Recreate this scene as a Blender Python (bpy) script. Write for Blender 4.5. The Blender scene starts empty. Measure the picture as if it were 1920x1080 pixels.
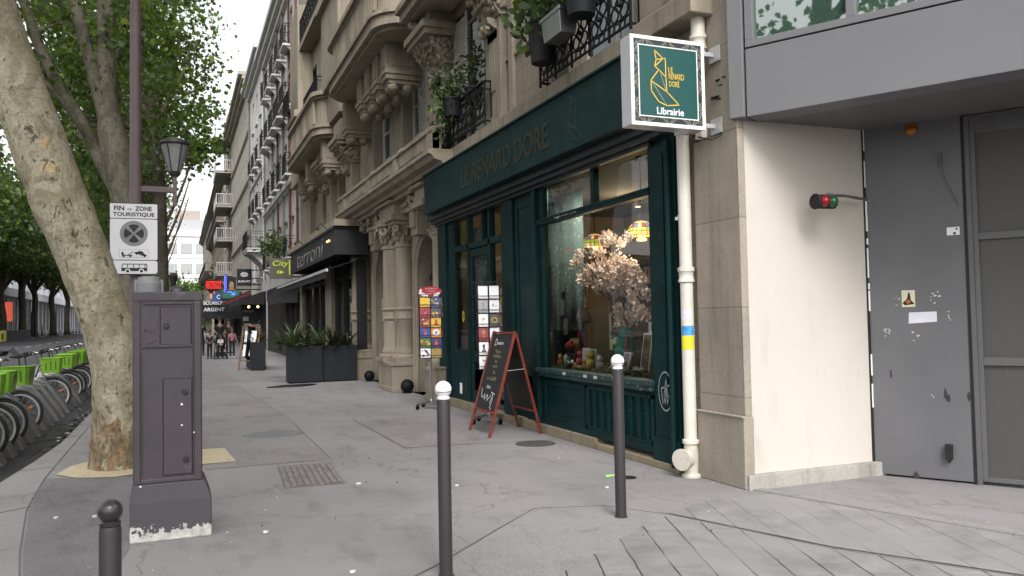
import bpy, bmesh, math, random
import numpy as np
from math import sin, cos, pi, radians
from mathutils import Matrix, Vector, Euler
random.seed(7)
SC = bpy.context.scene
COL = SC.collection
MW = {}          # object name -> matrix of its top-level root

# ------------------------------------------------------------------ mesh builder
class MB:
    def __init__(s): s.v=[]; s.f=[]; s.mi=[]
    def add(s, vs, fs, mi=0):
        o=len(s.v); s.v+= [tuple(map(float,p)) for p in vs]
        for f in fs: s.f.append(tuple(i+o for i in f)); s.mi.append(mi)
        return s
    def box(s,x0,x1,y0,y1,z0,z1,mi=0):
        return s.add([(x,y,z) for x in (x0,x1) for y in (y0,y1) for z in (z0,z1)],
            [(0,1,3,2),(4,6,7,5),(0,4,5,1),(2,3,7,6),(0,2,6,4),(1,5,7,3)],mi)
    def obox(s,c,size,R=None,mi=0):
        hx,hy,hz=[k/2 for k in size]; R=R or Matrix.Identity(3); c=Vector(c)
        return s.add([c+R@Vector((x,y,z)) for x in (-hx,hx) for y in (-hy,hy) for z in (-hz,hz)],
            [(0,1,3,2),(4,6,7,5),(0,4,5,1),(2,3,7,6),(0,2,6,4),(1,5,7,3)],mi)
    def bar(s,p0,p1,w,h=None,mi=0):
        p0=Vector(p0);p1=Vector(p1);d=p1-p0;h=h or w
        return s.obox((p0+p1)/2,(w,h,d.length),d.to_track_quat('Z','Y').to_matrix(),mi)
    def tube(s,pts,r,n=8,mi=0,cap=True):
        pts=[Vector(p) for p in pts]; rs=r if isinstance(r,(list,tuple)) else [r]*len(pts)
        vs=[];fs=[];a=None
        for i,p in enumerate(pts):
            t=(pts[min(i+1,len(pts)-1)]-pts[max(i-1,0)]).normalized()
            if a is None: a=t.orthogonal().normalized()
            a=(a-t*a.dot(t)); a=a.normalized() if a.length>1e-6 else t.orthogonal().normalized()
            b=t.cross(a)
            vs+=[p+(a*cos(2*pi*k/n)+b*sin(2*pi*k/n))*rs[i] for k in range(n)]
        for i in range(len(pts)-1):
            for k in range(n): fs.append((i*n+k,i*n+(k+1)%n,(i+1)*n+(k+1)%n,(i+1)*n+k))
        if cap: fs.append(tuple(range(n))[::-1]); fs.append(tuple(range((len(pts)-1)*n,len(pts)*n)))
        return s.add(vs,fs,mi)
    def cyl(s,p0,p1,r0,r1=None,n=16,mi=0): return s.tube([p0,p1],[r0,r0 if r1 is None else r1],n,mi)
    def lathe(s,prof,o=(0,0,0),n=24,mi=0,R=None):
        vs=[];fs=[];o=Vector(o)
        for r,z in prof:
            for k in range(n):
                p=Vector((r*cos(2*pi*k/n),r*sin(2*pi*k/n),z))
                vs.append(o+(R@p if R else p))
        m=len(prof)
        for i in range(m-1):
            for k in range(n): fs.append((i*n+k,i*n+(k+1)%n,(i+1)*n+(k+1)%n,(i+1)*n+k))
        if prof[0][0]>1e-5: fs.append(tuple(range(n))[::-1])
        if prof[-1][0]>1e-5: fs.append(tuple(range((m-1)*n,m*n)))
        return s.add(vs,fs,mi)
    def sphere(s,c,r,nu=16,nv=10,sc=(1,1,1),mi=0,R=None):
        vs=[];fs=[];c=Vector(c)
        for j in range(nv+1):
            t=pi*j/nv
            for i in range(nu):
                p=Vector((r*sc[0]*sin(t)*cos(2*pi*i/nu),r*sc[1]*sin(t)*sin(2*pi*i/nu),r*sc[2]*cos(t)))
                vs.append(c+(R@p if R else p))
        for j in range(nv):
            for i in range(nu): fs.append((j*nu+i,(j+1)*nu+i,(j+1)*nu+(i+1)%nu,j*nu+(i+1)%nu))
        return s.add(vs,fs,mi)
    def prism(s,poly,ax,a0,a1,mi=0):
        def P(p,a): return (a,p[0],p[1]) if ax=='x' else ((p[0],a,p[1]) if ax=='y' else (p[0],p[1],a))
        n=len(poly)
        return s.add([P(p,a0) for p in poly]+[P(p,a1) for p in poly],
            [tuple(range(n))[::-1],tuple(range(n,2*n))]+[(i,(i+1)%n,n+(i+1)%n,n+i) for i in range(n)],mi)
    def quad(s,a,b,c,d,mi=0): return s.add([a,b,c,d],[(0,1,2,3)],mi)
    def torus(s,c,R_,r,n=28,m=8,M3=None,mi=0,a0=0,a1=2*pi):
        full=abs(a1-a0-2*pi)<1e-4
        pts=[]
        for i in range(n+(0 if full else 1)):
            t=a0+(a1-a0)*i/n; p=Vector((R_*cos(t),R_*sin(t),0)); pts.append(Vector(c)+(M3@p if M3 else p))
        if full: pts+= [pts[0]]
        return s.tube(pts,r,m,mi,cap=not full)
    def build(s,name,mats,parent=None,smooth=None,bevel=0,loc=None,recalc=True,M=None,**pr):
        me=bpy.data.meshes.new(name)
        V=s.v
        if M is not None: V=[tuple(M@Vector(p)) for p in V]
        if parent is not None:
            Mi=MW[parent.name].inverted()
            if Mi!=Matrix.Identity(4): V=[tuple(Mi@Vector(p)) for p in V]
        elif loc is not None: V=[(p[0]-loc[0],p[1]-loc[1],p[2]-loc[2]) for p in V]
        me.from_pydata(V,[],s.f)
        if not isinstance(mats,(list,tuple)): mats=[mats]
        for m in mats: me.materials.append(m)
        me.polygons.foreach_set('material_index',s.mi)
        if recalc:
            b=bmesh.new(); b.from_mesh(me); bmesh.ops.recalc_face_normals(b,faces=b.faces); b.to_mesh(me); b.free()
        if smooth:
            me.shade_smooth(); me.set_sharp_from_angle(angle=radians(smooth))
        me.update()
        return link(name,me,parent,loc if parent is None else None,bevel,**pr)

def link(name,me,parent=None,loc=None,bevel=0,**pr):
    o=bpy.data.objects.new(name,me); COL.objects.link(o)
    if parent is not None: o.parent=parent; MW[o.name]=MW[parent.name]
    else:
        if loc is not None: o.location=loc
        MW[o.name]=Matrix.Translation(loc) if loc is not None else Matrix.Identity(4)
    if bevel:
        b=o.modifiers.new('Bevel','BEVEL'); b.width=bevel; b.segments=2; b.limit_method='ANGLE'; b.angle_limit=radians(40); b.harden_normals=False
    for k,v in pr.items(): o[k]=v
    return o
def tag(o,label,cat,group=None,kind=None):
    if label: o['label']=label
    if cat: o['category']=cat
    if group: o['group']=group
    if kind: o['kind']=kind
    return o
def thing(name,label,cat,loc=(0,0,0),rz=0,group=None,M=None):
    o=bpy.data.objects.new(name,None); COL.objects.link(o); o.empty_display_size=.2
    if M is None: M=Matrix.Translation(loc)@Matrix.Rotation(rz,4,'Z')
    o.matrix_world=M; o.location=M.to_translation(); o.rotation_euler=M.to_euler()
    MW[o.name]=M
    return tag(o,label,cat,group)
def struct(name,mb,mats,**k):
    o=mb.build(name,mats,**k); o['kind']='structure'; return o
def copyobj(o,parent=None,loc=None,rz=None,label=None):
    c=o.copy(); COL.objects.link(c)
    if parent is not None: c.parent=parent
    if loc is not None: c.location=loc
    if rz is not None: c.rotation_euler=(0,0,rz)
    if label: c['label']=label
    MW[c.name]=Matrix.Translation(c.location)@c.rotation_euler.to_matrix().to_4x4() if parent is None else MW.get(parent.name,Matrix.Identity(4))
    for ch in list(o.children): copyobj(ch,c)
    return c

# orientation helpers: text / marks lying in a plane. faceX: reads facing -X ; faceY: reads facing -Y
def faceX(x,y,z): return Matrix(((0,0,-1,x),(-1,0,0,y),(0,1,0,z),(0,0,0,1)))
def faceY(x,y,z): return Matrix(((1,0,0,x),(0,0,-1,y),(0,1,0,z),(0,0,0,1)))
def text(name,body,M,w,h,mat,parent,thick=.004,align='CENTER',shear=0,bold=.012):
    cu=bpy.data.curves.new(name,'FONT'); cu.body=body; cu.size=1; cu.extrude=.5; cu.align_x=align; cu.resolution_u=3; cu.shear=shear; cu.offset=bold
    ob=bpy.data.objects.new(name,cu)
    me=bpy.data.meshes.new_from_object(ob)
    bpy.data.objects.remove(ob); bpy.data.curves.remove(cu)
    co=np.empty(len(me.vertices)*3); me.vertices.foreach_get('co',co); co=co.reshape(-1,3)
    mn=co.min(0); mx=co.max(0)
    co[:,0]=(co[:,0]-(mn[0]+mx[0])/2)*(w/max(mx[0]-mn[0],1e-6)); co[:,1]=(co[:,1]-(mn[1]+mx[1])/2)*(h/max(mx[1]-mn[1],1e-6)); co[:,2]=(co[:,2]+.5)*thick
    MM=(MW[parent.name].inverted()@M) if parent else M
    Mn=np.array(MM); co=co@Mn[:3,:3].T+Mn[:3,3]
    me.vertices.foreach_set('co',co.ravel().astype(np.float32)); me.update()
    me.materials.clear(); me.materials.append(mat)
    return link(name,me,parent)
def strokes(mb,lines,M,w,t=.002,mi=0):
    for pl in lines:
        for a,b in zip(pl,pl[1:]):
            a=Vector((a[0],a[1],0));b=Vector((b[0],b[1],0));d=b-a
            if d.length<1e-6: continue
            d.normalize(); n=Vector((-d.y,d.x,0))*w/2; a=a-d*w*.3; b=b+d*w*.3; up=Vector((0,0,t))
            q=[a-n,b-n,b+n,a+n]
            mb.add([M@p for p in q]+[M@(p+up) for p in q],[(3,2,1,0),(4,5,6,7),(0,1,5,4),(1,2,6,5),(2,3,7,6),(3,0,4,7)],mi)
def scribble(rng,x0,y0,w,h,n):
    pts=[]
    for i in range(n+1):
        pts.append((x0+w*i/n+rng.uniform(-.3,.3)*w/n, y0+rng.choice((0,.35,.6,1))*h*rng.uniform(.6,1)))
    return pts

# ------------------------------------------------------------------ materials
def nt(name):
    m=bpy.data.materials.new(name); m.use_nodes=True; t=m.node_tree; t.nodes.clear()
    out=t.nodes.new('ShaderNodeOutputMaterial'); b=t.nodes.new('ShaderNodeBsdfPrincipled'); t.links.new(b.outputs[0],out.inputs[0])
    return m,t,b,out
def N(t,typ,**k):
    n=t.nodes.new('ShaderNode'+typ)
    for a,v in k.items():
        if a in n.inputs: n.inputs[a].default_value=v
        else: setattr(n,a,v)
    return n
def ramp(t,fac,stops):
    r=t.nodes.new('ShaderNodeValToRGB'); e=r.color_ramp.elements
    while len(e)<len(stops): e.new(.5)
    for i,(p,c) in enumerate(stops): e[i].position=p; e[i].color=(c[0],c[1],c[2],1) if isinstance(c,(tuple,list)) else (c,c,c,1)
    t.links.new(fac,r.inputs[0]); return r.outputs[0]
def mix(t,fac,a,b,bt='MIX'):
    n=t.nodes.new('ShaderNodeMix'); n.data_type='RGBA'; n.blend_type=bt
    for v,i in ((fac,0),(a,6),(b,7)):
        if hasattr(v,'is_linked'): t.links.new(v,n.inputs[i])
        elif i==0: n.inputs[0].default_value=v
        else: n.inputs[i].default_value=(v[0],v[1],v[2],1)
    return n.outputs[2]
def coords(t,scale=(1,1,1),rot=(0,0,0),out='Object'):
    tc=t.nodes.new('ShaderNodeTexCoord'); mp=t.nodes.new('ShaderNodeMapping'); mp.inputs['Scale'].default_value=scale; mp.inputs['Rotation'].default_value=rot
    t.links.new(tc.outputs[out],mp.inputs[0]); return mp.outputs[0]
def noise(t,vec,scale,detail=4,rough=.55,dist=0):
    n=N(t,'TexNoise',Scale=scale,Detail=detail,Roughness=rough,Distortion=dist); t.links.new(vec,n.inputs['Vector']); return n.outputs['Fac']
def bump(t,b,h,strength=.3,dist=.01):
    n=N(t,'Bump',Strength=strength,Distance=dist); t.links.new(h,n.inputs['Height']); t.links.new(n.outputs[0],b.inputs['Normal'])
def mul(c,k): return tuple(x*k for x in c)
def mat(name,c,rough=.6,metal=0,var=.12,vs=6,bmp=0,bs=60,dirt=None,ds=3,spec=.5,dsoft=.08):
    """plain painted/coated surface with a gentle tone variation, optional bump and worn flecks (dirt colour)"""
    if max(c)<.5: c=mul(c,.76)
    m,t,b,o=nt(name); v=coords(t)
    col=ramp(t,noise(t,v,vs),[(.3,mul(c,1-var)),(.7,mul(c,1+var))])
    if dirt: 
        col=mix(t,ramp(t,noise(t,v,ds,7,.68),[(.60,0.),(.60+dsoft,1.)]),col,dirt)
    t.links.new(col,b.inputs['Base Color']); b.inputs['Roughness'].default_value=rough; b.inputs['Metallic'].default_value=metal
    b.inputs['Specular IOR Level'].default_value=spec
    if bmp: bump(t,b,noise(t,v,bs,3),bmp,.01)
    return m
def emit(name,c,s,base=None):
    m,t,b,o=nt(name); b.inputs['Base Color'].default_value=(*(base or c),1); b.inputs['Emission Color'].default_value=(*c,1); b.inputs['Emission Strength'].default_value=s; b.inputs['Roughness'].default_value=.4
    return m
def glass(name,tint=(.85,.9,.88),base_t=.92,rough=.02,ior=1.5,dark=None):
    m,t,b,o=nt(name); t.nodes.remove(b)
    tr=N(t,'BsdfTransparent'); tr.inputs[0].default_value=(*mul(tint,base_t),1); gl=N(t,'BsdfGlossy',Roughness=rough); gl.inputs[0].default_value=(1,1,1,1)
    fr=N(t,'Fresnel',IOR=ior)
    v=coords(t); bp=N(t,'Bump',Strength=.04,Distance=.02); t.links.new(noise(t,v,1.3,2),bp.inputs['Height']); t.links.new(bp.outputs[0],gl.inputs['Normal'])
    mx=N(t,'MixShader'); t.links.new(fr.outputs[0],mx.inputs[0]); t.links.new(gl.outputs[0],mx.inputs[2])
    if dark is not None:
        d=N(t,'BsdfDiffuse'); d.inputs[0].default_value=(*dark,1); m2=N(t,'MixShader'); m2.inputs[0].default_value=.6; t.links.new(tr.outputs[0],m2.inputs[1]); t.links.new(d.outputs[0],m2.inputs[2]); t.links.new(m2.outputs[0],mx.inputs[1])
    else: t.links.new(tr.outputs[0],mx.inputs[1])
    t.links.new(mx.outputs[0],o.inputs[0]); return m
def stone(name,c,bw=.9,bh=.36,mortar=.72,plane='x',var=.16,jt=.008,streak=.35,bmp=.25):
    c=mul(c,.86); m,t,b,o=nt(name); tc=t.nodes.new('ShaderNodeTexCoord'); sp=N(t,'SeparateXYZ'); t.links.new(tc.outputs['Object'],sp.inputs[0]); cb=N(t,'CombineXYZ')
    t.links.new(sp.outputs['Y' if plane=='x' else 'X'],cb.inputs[0]); t.links.new(sp.outputs['Z'],cb.inputs[1])
    br=N(t,'TexBrick',Scale=1.,**{'Mortar Size':jt,'Mortar Smooth':.3,'Brick Width':bw,'Row Height':bh,'Bias':0.}); br.inputs['Color1'].default_value=(.93,.93,.93,1); br.inputs['Color2'].default_value=(1.05,1.04,1.02,1); br.inputs['Mortar'].default_value=(mortar,)*3+(1,)
    t.links.new(cb.outputs[0],br.inputs['Vector'])
    v=coords(t); base=ramp(t,noise(t,v,1.1,6,.62),[(.28,mul(c,1-var)),(.5,c),(.74,mul(c,1+var*.7))])
    col=mix(t,1.,base,br.outputs['Color'],'MULTIPLY')
    vs=coords(t,(3.2,3.2,.35)); st=ramp(t,noise(t,vs,1.3,6,.65),[(.48,1.),(.75,1-streak)])
    col=mix(t,1.,col,st,'MULTIPLY')
    fine=ramp(t,noise(t,v,38,3),[(.25,.86),(.7,1.06)]); col=mix(t,1.,col,fine,'MULTIPLY')
    t.links.new(col,b.inputs['Base Color']); b.inputs['Roughness'].default_value=.88; b.inputs['Specular IOR Level'].default_value=.25
    h=mix(t,.5,br.outputs['Color'],noise(t,v,24,4)); bump(t,b,h,bmp,.012)
    return m
def asphalt(name,c,var=.18,stain=.3):
    c=mul(c,.90); m,t,b,o=nt(name); v=coords(t)
    base=ramp(t,noise(t,v,.55,7,.62,.4),[(.3,mul(c,1-var)),(.52,c),(.75,mul(c,1+var*.8))])
    vs=coords(t,(1.,.45,1),(0,0,.5)); s=ramp(t,noise(t,vs,2.6,8,.7),[(.52,1.),(.72,1-stain)]); col=mix(t,1.,base,s,'MULTIPLY')
    g=ramp(t,noise(t,v,140,2,.7),[(.25,.55),(.55,1.),(.8,1.4)]); col=mix(t,1.,col,g,'MULTIPLY')
    for sc_,r0,k_,cc_ in ((4.3,.055,.75,mul(c,.38)),(3.1,.04,.8,mul(c,.5)),(2.6,.05,.55,mul(c,1.75))):
        spk=N(t,'TexVoronoi',Scale=sc_); t.links.new(v,spk.inputs['Vector']); sp=ramp(t,spk.outputs['Distance'],[(r0*.6,k_),(r0,0.)]); col=mix(t,sp,col,cc_)
    dm=ramp(t,noise(t,coords(t,(1.1,4.,1),(0,0,-.35)),2.1,7,.72),[(.60,0.),(.66,.6)]); col=mix(t,dm,col,mul(c,.62))
    pm=ramp(t,noise(t,coords(t,(1.,1.6,1),(0,0,.8)),3.4,8,.74),[(.655,0.),(.70,.5)]); col=mix(t,pm,col,mul(c,1.45))
    ck=N(t,'TexVoronoi',Scale=.42,feature='DISTANCE_TO_EDGE'); wv=t.nodes.new('ShaderNodeVectorMath'); wv.operation='MULTIPLY_ADD'; wv.inputs[1].default_value=(.5,.5,.5); nz=N(t,'TexNoise',Scale=2.2,Detail=6.); t.links.new(v,nz.inputs['Vector']); t.links.new(nz.outputs['Color'],wv.inputs[0]); t.links.new(v,wv.inputs[2]); t.links.new(wv.outputs[0],ck.inputs['Vector'])
    col=mix(t,ramp(t,ck.outputs['Distance'],[(.0015,.55),(.004,0.)]),col,mul(c,.4))
    t.links.new(col,b.inputs['Base Color']); b.inputs['Roughness'].default_value=.85; b.inputs['Specular IOR Level'].default_value=.3
    bump(t,b,noise(t,v,160,3,.7),.5,.006)
    return m
def bark(name,c1,c2,c3,s=1.):
    """plane tree bark: smooth olive skin, pale and ochre peeled plates, small dark flakes, rough brown foot"""
    m,t,b,o=nt(name); v=coords(t,(s,s,s*.55)); vh=coords(t,(s*.7,s*.7,s*2.2))
    n1=noise(t,v,3.2,7,.62,.8); n2=noise(t,v,6.5,6,.62,.5); n3=noise(t,coords(t),30,4,.65); n4=noise(t,v,13,5,.7,.6); n5=noise(t,vh,2.2,5,.6,.3)
    col=ramp(t,n1,[(.30,mul(c1,.68)),(.42,mul(c1,.92)),(.50,c1),(.53,c2),(.60,mul(c2,1.1)),(.63,mul(c1,.95)),(.8,c1)])
    col=mix(t,ramp(t,n2,[(.64,0.),(.65,1.)]),col,c3)
    n6=noise(t,coords(t,(s,s,s*.6)),24,3,.6,.3); dk=mix(t,1.,ramp(t,n4,[(.615,0.),(.635,1.)]),ramp(t,n6,[(.655,0.),(.67,1.)]),'ADD'); col=mix(t,mix(t,.15,dk,(0,0,0)),col,mul(c1,.32))
    ring=ramp(t,n5,[(.485,0.),(.495,.35),(.505,0.)]); col=mix(t,ring,col,mul(c1,.45))
    tc=t.nodes.new('ShaderNodeTexCoord'); sp=N(t,'SeparateXYZ'); t.links.new(tc.outputs['Object'],sp.inputs[0]); mr=N(t,'MapRange'); mr.inputs[1].default_value=1.5; mr.inputs[2].default_value=.1; mr.inputs[3].default_value=-.15; mr.inputs[4].default_value=.22; t.links.new(sp.outputs['Z'],mr.inputs[0])
    ad=N(t,'Math',operation='ADD'); t.links.new(n2,ad.inputs[0]); t.links.new(mr.outputs[0],ad.inputs[1])
    col=mix(t,ramp(t,ad.outputs[0],[(.60,0.),(.66,.85)]),col,ramp(t,noise(t,v,16,6,.7),[(.35,mul(c1,.22)),(.5,(c1[0]*.55,c1[1]*.42,c1[2]*.38)),(.65,(c1[0]*1.2,c1[1]*.85,c1[2]*.6))]))
    col=mix(t,.55,col,ramp(t,n3,[(.3,.5),(.6,1.12)]),'MULTIPLY')
    t.links.new(col,b.inputs['Base Color']); b.inputs['Roughness'].default_value=.85; b.inputs['Specular IOR Level'].default_value=.2
    h=mix(t,.5,mix(t,.5,dk,n2),mix(t,.6,n3,ring)); bump(t,b,h,.8,.035); return m
def leafmat(name,stops,trans=.4):
    m,t,b,o=nt(name); g=N(t,'NewGeometry'); n_=noise(t,coords(t),1.1,3,.6); a_=N(t,'MapRange'); a_.inputs[1].default_value=.32; a_.inputs[2].default_value=.68; a_.inputs[3].default_value=-.38; a_.inputs[4].default_value=.38; t.links.new(n_,a_.inputs[0]); ad=N(t,'Math',operation='ADD',use_clamp=True); t.links.new(g.outputs['Random Per Island'],ad.inputs[0]); t.links.new(a_.outputs[0],ad.inputs[1]); col=ramp(t,ad.outputs[0],stops)
    b.inputs['Roughness'].default_value=.5; t.links.new(col,b.inputs['Base Color'])
    tl=N(t,'BsdfTranslucent'); c2=mix(t,.35,col,(.36,.5,.035)); t.links.new(c2,tl.inputs[0]); mx=N(t,'MixShader'); mx.inputs[0].default_value=trans
    t.links.new(b.outputs[0],mx.inputs[1]); t.links.new(tl.outputs[0],mx.inputs[2]); t.links.new(mx.outputs[0],o.inputs[0]); return m

MT={}
MT['pave']=asphalt('pavement_asphalt',(.285,.271,.274)); MT['pave_dark']=asphalt('pavement_old_asphalt',(.195,.189,.194),.3,.3)
MT['pave_pink']=asphalt('pavement_pinkish_asphalt',(.272,.252,.253)); MT['pave_pale']=asphalt('pavement_pale_asphalt',(.290,.279,.281))
MT['road']=asphalt('road_asphalt',(.055,.055,.06)); MT['kerb']=asphalt('kerb_granite',(.30,.29,.285),.14,.25)
MT['resin']=asphalt('tree_pit_resin',(.56,.47,.32),.12,.12); MT['white_line']=mat('road_paint',(.5,.5,.5),.7,dirt=(.15,.15,.15),ds=9)
MT['stone']=stone('facade_stone',(.335,.29,.235)); MT['stone_plain']=stone('carved_stone',(.325,.28,.22),3,.9,.85,streak=.45)
MT['stone_quoin']=stone('quoin_stone',(.37,.325,.27),3,.78,.7,streak=.3,bmp=.5); MT['stone_step']=stone('step_stone',(.30,.255,.18),1.3,.6,.6,streak=.5,bmp=.5)
MT['plinth']=stone('grey_plinth_stone',(.42,.40,.37),5,2,.9,'y',streak=.5,bmp=.6)
def plaster(name,c):
    m,t,b,o=nt(name); v=coords(t); col=ramp(t,noise(t,v,1.1,5),[(.3,mul(c,.96)),(.7,mul(c,1.03))])
    sm=ramp(t,noise(t,coords(t,(3.,3.,.8)),1.5,7,.66),[(.56,0.),(.74,.55)]); tc=t.nodes.new('ShaderNodeTexCoord'); sp=N(t,'SeparateXYZ'); t.links.new(tc.outputs['Object'],sp.inputs[0])
    lo=ramp(t,sp.outputs['Z'],[(.0,1.),(.5,.75),(.85,.25),(1.,.12)]); mr=N(t,'MapRange'); mr.inputs[1].default_value=.1; mr.inputs[2].default_value=2.2; t.links.new(sp.outputs['Z'],mr.inputs[0]); lo=ramp(t,mr.outputs[0],[(.0,1.),(.45,.7),(.8,.25),(1.,.1)])
    col=mix(t,mix(t,1.,sm,lo,'MULTIPLY'),col,mul(c,.66))
    mk=ramp(t,noise(t,coords(t,(9.,9.,2.2)),2.2,4,.6),[(.70,0.),(.72,.5)]); col=mix(t,mix(t,1.,mk,lo,'MULTIPLY'),col,mul(c,.5))
    t.links.new(col,b.inputs['Base Color']); b.inputs['Roughness'].default_value=.92; b.inputs['Specular IOR Level'].default_value=.2
    bump(t,b,mix(t,.5,noise(t,v,45,3),noise(t,v,7,4)),.35,.012); return m
MT['plaster']=plaster('white_plaster',(.52,.478,.432))
MT['green']=mat('dark_green_paint',(.0050,.029,.030),.5,var=.25,vs=3,bmp=.05,bs=30,dirt=(.009,.036,.037),ds=5,spec=.14); MT['green_chip']=mat('worn_green_paint',(.012,.05,.048),.45,var=.25,dirt=(.4,.42,.4),ds=14)
MT['gold']=mat('dull_gold_lettering',(.043,.04,.026),.6,spec=.2); MT['glass']=glass('shop_glass'); MT['wglass']=glass('dark_window_glass',(.5,.55,.55),.6,dark=(.02,.022,.025))
MT['refl_glass']=glass('green_tinted_glass',(.5,.7,.6),.8,dark=(.07,.14,.105),ior=3.2)
MT['iron']=mat('black_iron',(.009,.009,.010),.6,var=.2,spec=.2); MT['pipe']=mat('cream_pipe_paint',(.60,.565,.50),.5,var=.05,dirt=(.5,.46,.38),ds=4)
MT['pipe_dirty']=mat('dirty_pipe_paint',(.52,.49,.42),.6,var=.1,dirt=(.22,.17,.11),ds=7,dsoft=.15); MT['cast']=mat('dark_bollard_paint',(.040,.034,.037),.42,var=.12,bmp=.05,bs=120); MT['white_paint']=mat('white_ball_paint',(.82,.82,.80),.4,var=.03)
MT['cab']=mat('purple_grey_cabinet_paint',(.058,.047,.055),.5,var=.14,vs=4,bmp=.16,bs=70,dirt=(.085,.072,.08),ds=5); MT['cabbase']=mat('worn_base_paint',(.055,.047,.052),.6,var=.2,bmp=.3,bs=40,dirt=(.62,.60,.57),ds=3.2)
MT['black']=mat('matt_black',(.008,.008,.008),.7); MT['steel']=mat('brushed_steel',(.42,.42,.43),.35,.9,var=.1); MT['alu']=mat('pale_aluminium',(.55,.55,.56),.45,.4,var=.05)
MT['gpanel']=mat('grey_coated_panel',(.20,.20,.21),.42,var=.06,vs=.8,dirt=(.15,.15,.155),ds=1.8,dsoft=.3); MT['gdark']=mat('grey_metal_wall',(.165,.165,.175),.5,var=.12,vs=1.1,dirt=(.115,.113,.115),ds=2.6,dsoft=.22,bmp=.06,bs=9); MT['gframe']=mat('grey_gate_frame',(.125,.125,.13),.5,var=.06)
MT['soffit']=mat('grey_soffit',(.16,.16,.16),.55,var=.06)
MT['red_wood']=mat('red_stained_wood',(.22,.032,.016),.5,var=.3,vs=14,dirt=(.34,.075,.03),ds=6); MT['board']=mat('blackboard',(.006,.006,.0065),.6,var=.4,vs=5,dirt=(.015,.015,.016),ds=3)
MT['chalk']=mat('chalk_white',(.6,.6,.6),.9); MT['chalk_y']=mat('chalk_yellow',(.30,.27,.10),.9); MT['wood']=mat('oak_wood',(.20,.10,.045),.55,var=.3,vs=12)
MT['white']=mat('white_card',(.75,.75,.77),.6,var=.03); MT['wire']=mat('dark_wire',(.03,.03,.032),.4,.6)
MT['slate']=mat('slate_planter',(.015,.017,.023),.6,var=.15,vs=3,spec=.3); MT['cream']=mat('cream_render',(.42,.38,.33),.9,var=.08,vs=.7); MT['whiter']=mat('white_render',(.50,.485,.465),.9,var=.08,vs=.6,dirt=(.44,.42,.40),ds=.9)
MT['zinc']=mat('zinc_roof',(.22,.23,.25),.5,.2); MT['redpipe']=mat('red_pipe_paint',(.15,.03,.03),.5); MT['greypipe']=mat('grey_pipe_paint',(.2,.19,.18),.5)
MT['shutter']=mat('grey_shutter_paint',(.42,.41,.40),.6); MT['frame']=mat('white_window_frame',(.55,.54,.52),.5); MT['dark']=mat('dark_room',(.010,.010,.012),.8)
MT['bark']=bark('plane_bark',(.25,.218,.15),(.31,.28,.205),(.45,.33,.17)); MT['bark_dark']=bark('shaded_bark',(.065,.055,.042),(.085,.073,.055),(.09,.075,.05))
MT['bark_mid']=bark('half_shaded_bark',(.105,.094,.07),(.135,.122,.093),(.16,.13,.08)); MT['leaf']=leafmat('plane_leaves',[(0,(.014,.034,.008)),(.45,(.036,.075,.012)),(.82,(.075,.14,.018)),(1,(.15,.235,.03))]); MT['leaf_dark']=leafmat('shaded_plane_leaves',[(0,(.010,.026,.006)),(.5,(.026,.055,.010)),(.85,(.05,.095,.014)),(1,(.10,.16,.022))],.3); MT['leaf2']=leafmat('bright_leaves',[(0,(.05,.11,.02)),(1,(.13,.22,.05))]); MT['leaf3']=leafmat('dark_plant_leaves',[(0,(.012,.03,.010)),(.8,(.03,.065,.018)),(1,(.10,.17,.03))],.25); MT['leaf4']=leafmat('grey_green_plant',[(0,(.02,.03,.018)),(1,(.07,.09,.045))],.2)  # bark_mid: shade on the second tree's stems put into the colour
# ------------------------------------------------------------------ camera, light, sky
yaw,pit,rol=radians(22.35),radians(2.15),radians(1.1)
fw=Vector((sin(yaw)*cos(pit),cos(yaw)*cos(pit),sin(pit))); rt=Vector((cos(yaw),-sin(yaw),0)); up=rt.cross(fw)
r2=rt*cos(rol)-up*sin(rol); u2=up*cos(rol)+rt*sin(rol)
cam=bpy.data.cameras.new('camera'); cam.sensor_width=36; cam.lens=36*1520/1920; cam.clip_end=3000; cam.clip_start=.05
co=bpy.data.objects.new('camera',cam); COL.objects.link(co)
co.matrix_world=Matrix(((r2.x,u2.x,-fw.x,0),(r2.y,u2.y,-fw.y,0),(r2.z,u2.z,-fw.z,1.5),(0,0,0,1)))
SC.camera=co
SUN_EL,SUN_AZ=radians(46),radians(192)      # azimuth from +Y towards +X
w=bpy.data.worlds.new('World'); SC.world=w; w.use_nodes=True; wt=w.node_tree; wt.nodes.clear()
wo=wt.nodes.new('ShaderNodeOutputWorld'); bg=wt.nodes.new('ShaderNodeBackground'); bg.inputs[1].default_value=.15
sk=wt.nodes.new('ShaderNodeTexSky'); sk.sky_type='NISHITA'; sk.sun_disc=False; sk.sun_elevation=SUN_EL; sk.sun_rotation=SUN_AZ; sk.air_density=1.3; sk.dust_density=4.; sk.ozone_density=1.
hs=wt.nodes.new('ShaderNodeHueSaturation'); hs.inputs['Saturation'].default_value=.10; hs.inputs['Value'].default_value=1.
wt.links.new(sk.outputs[0],hs.inputs['Color']); wt.links.new(hs.outputs[0],bg.inputs[0]); wt.links.new(bg.outputs[0],wo.inputs[0])
sl=bpy.data.lights.new('sun','SUN'); sl.energy=.9; sl.angle=radians(25); sl.color=(1,.965,.92)
so=bpy.data.objects.new('sun',sl); COL.objects.link(so)
sd=Vector((sin(SUN_AZ)*cos(SUN_EL),cos(SUN_AZ)*cos(SUN_EL),sin(SUN_EL))); so.rotation_euler=sd.to_track_quat('Z','Y').to_euler(); so.location=(0,0,40)
SC.view_settings.view_transform='Standard'; SC.view_settings.look='None'; SC.view_settings.exposure=1.15; SC.view_settings.gamma=1
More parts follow.
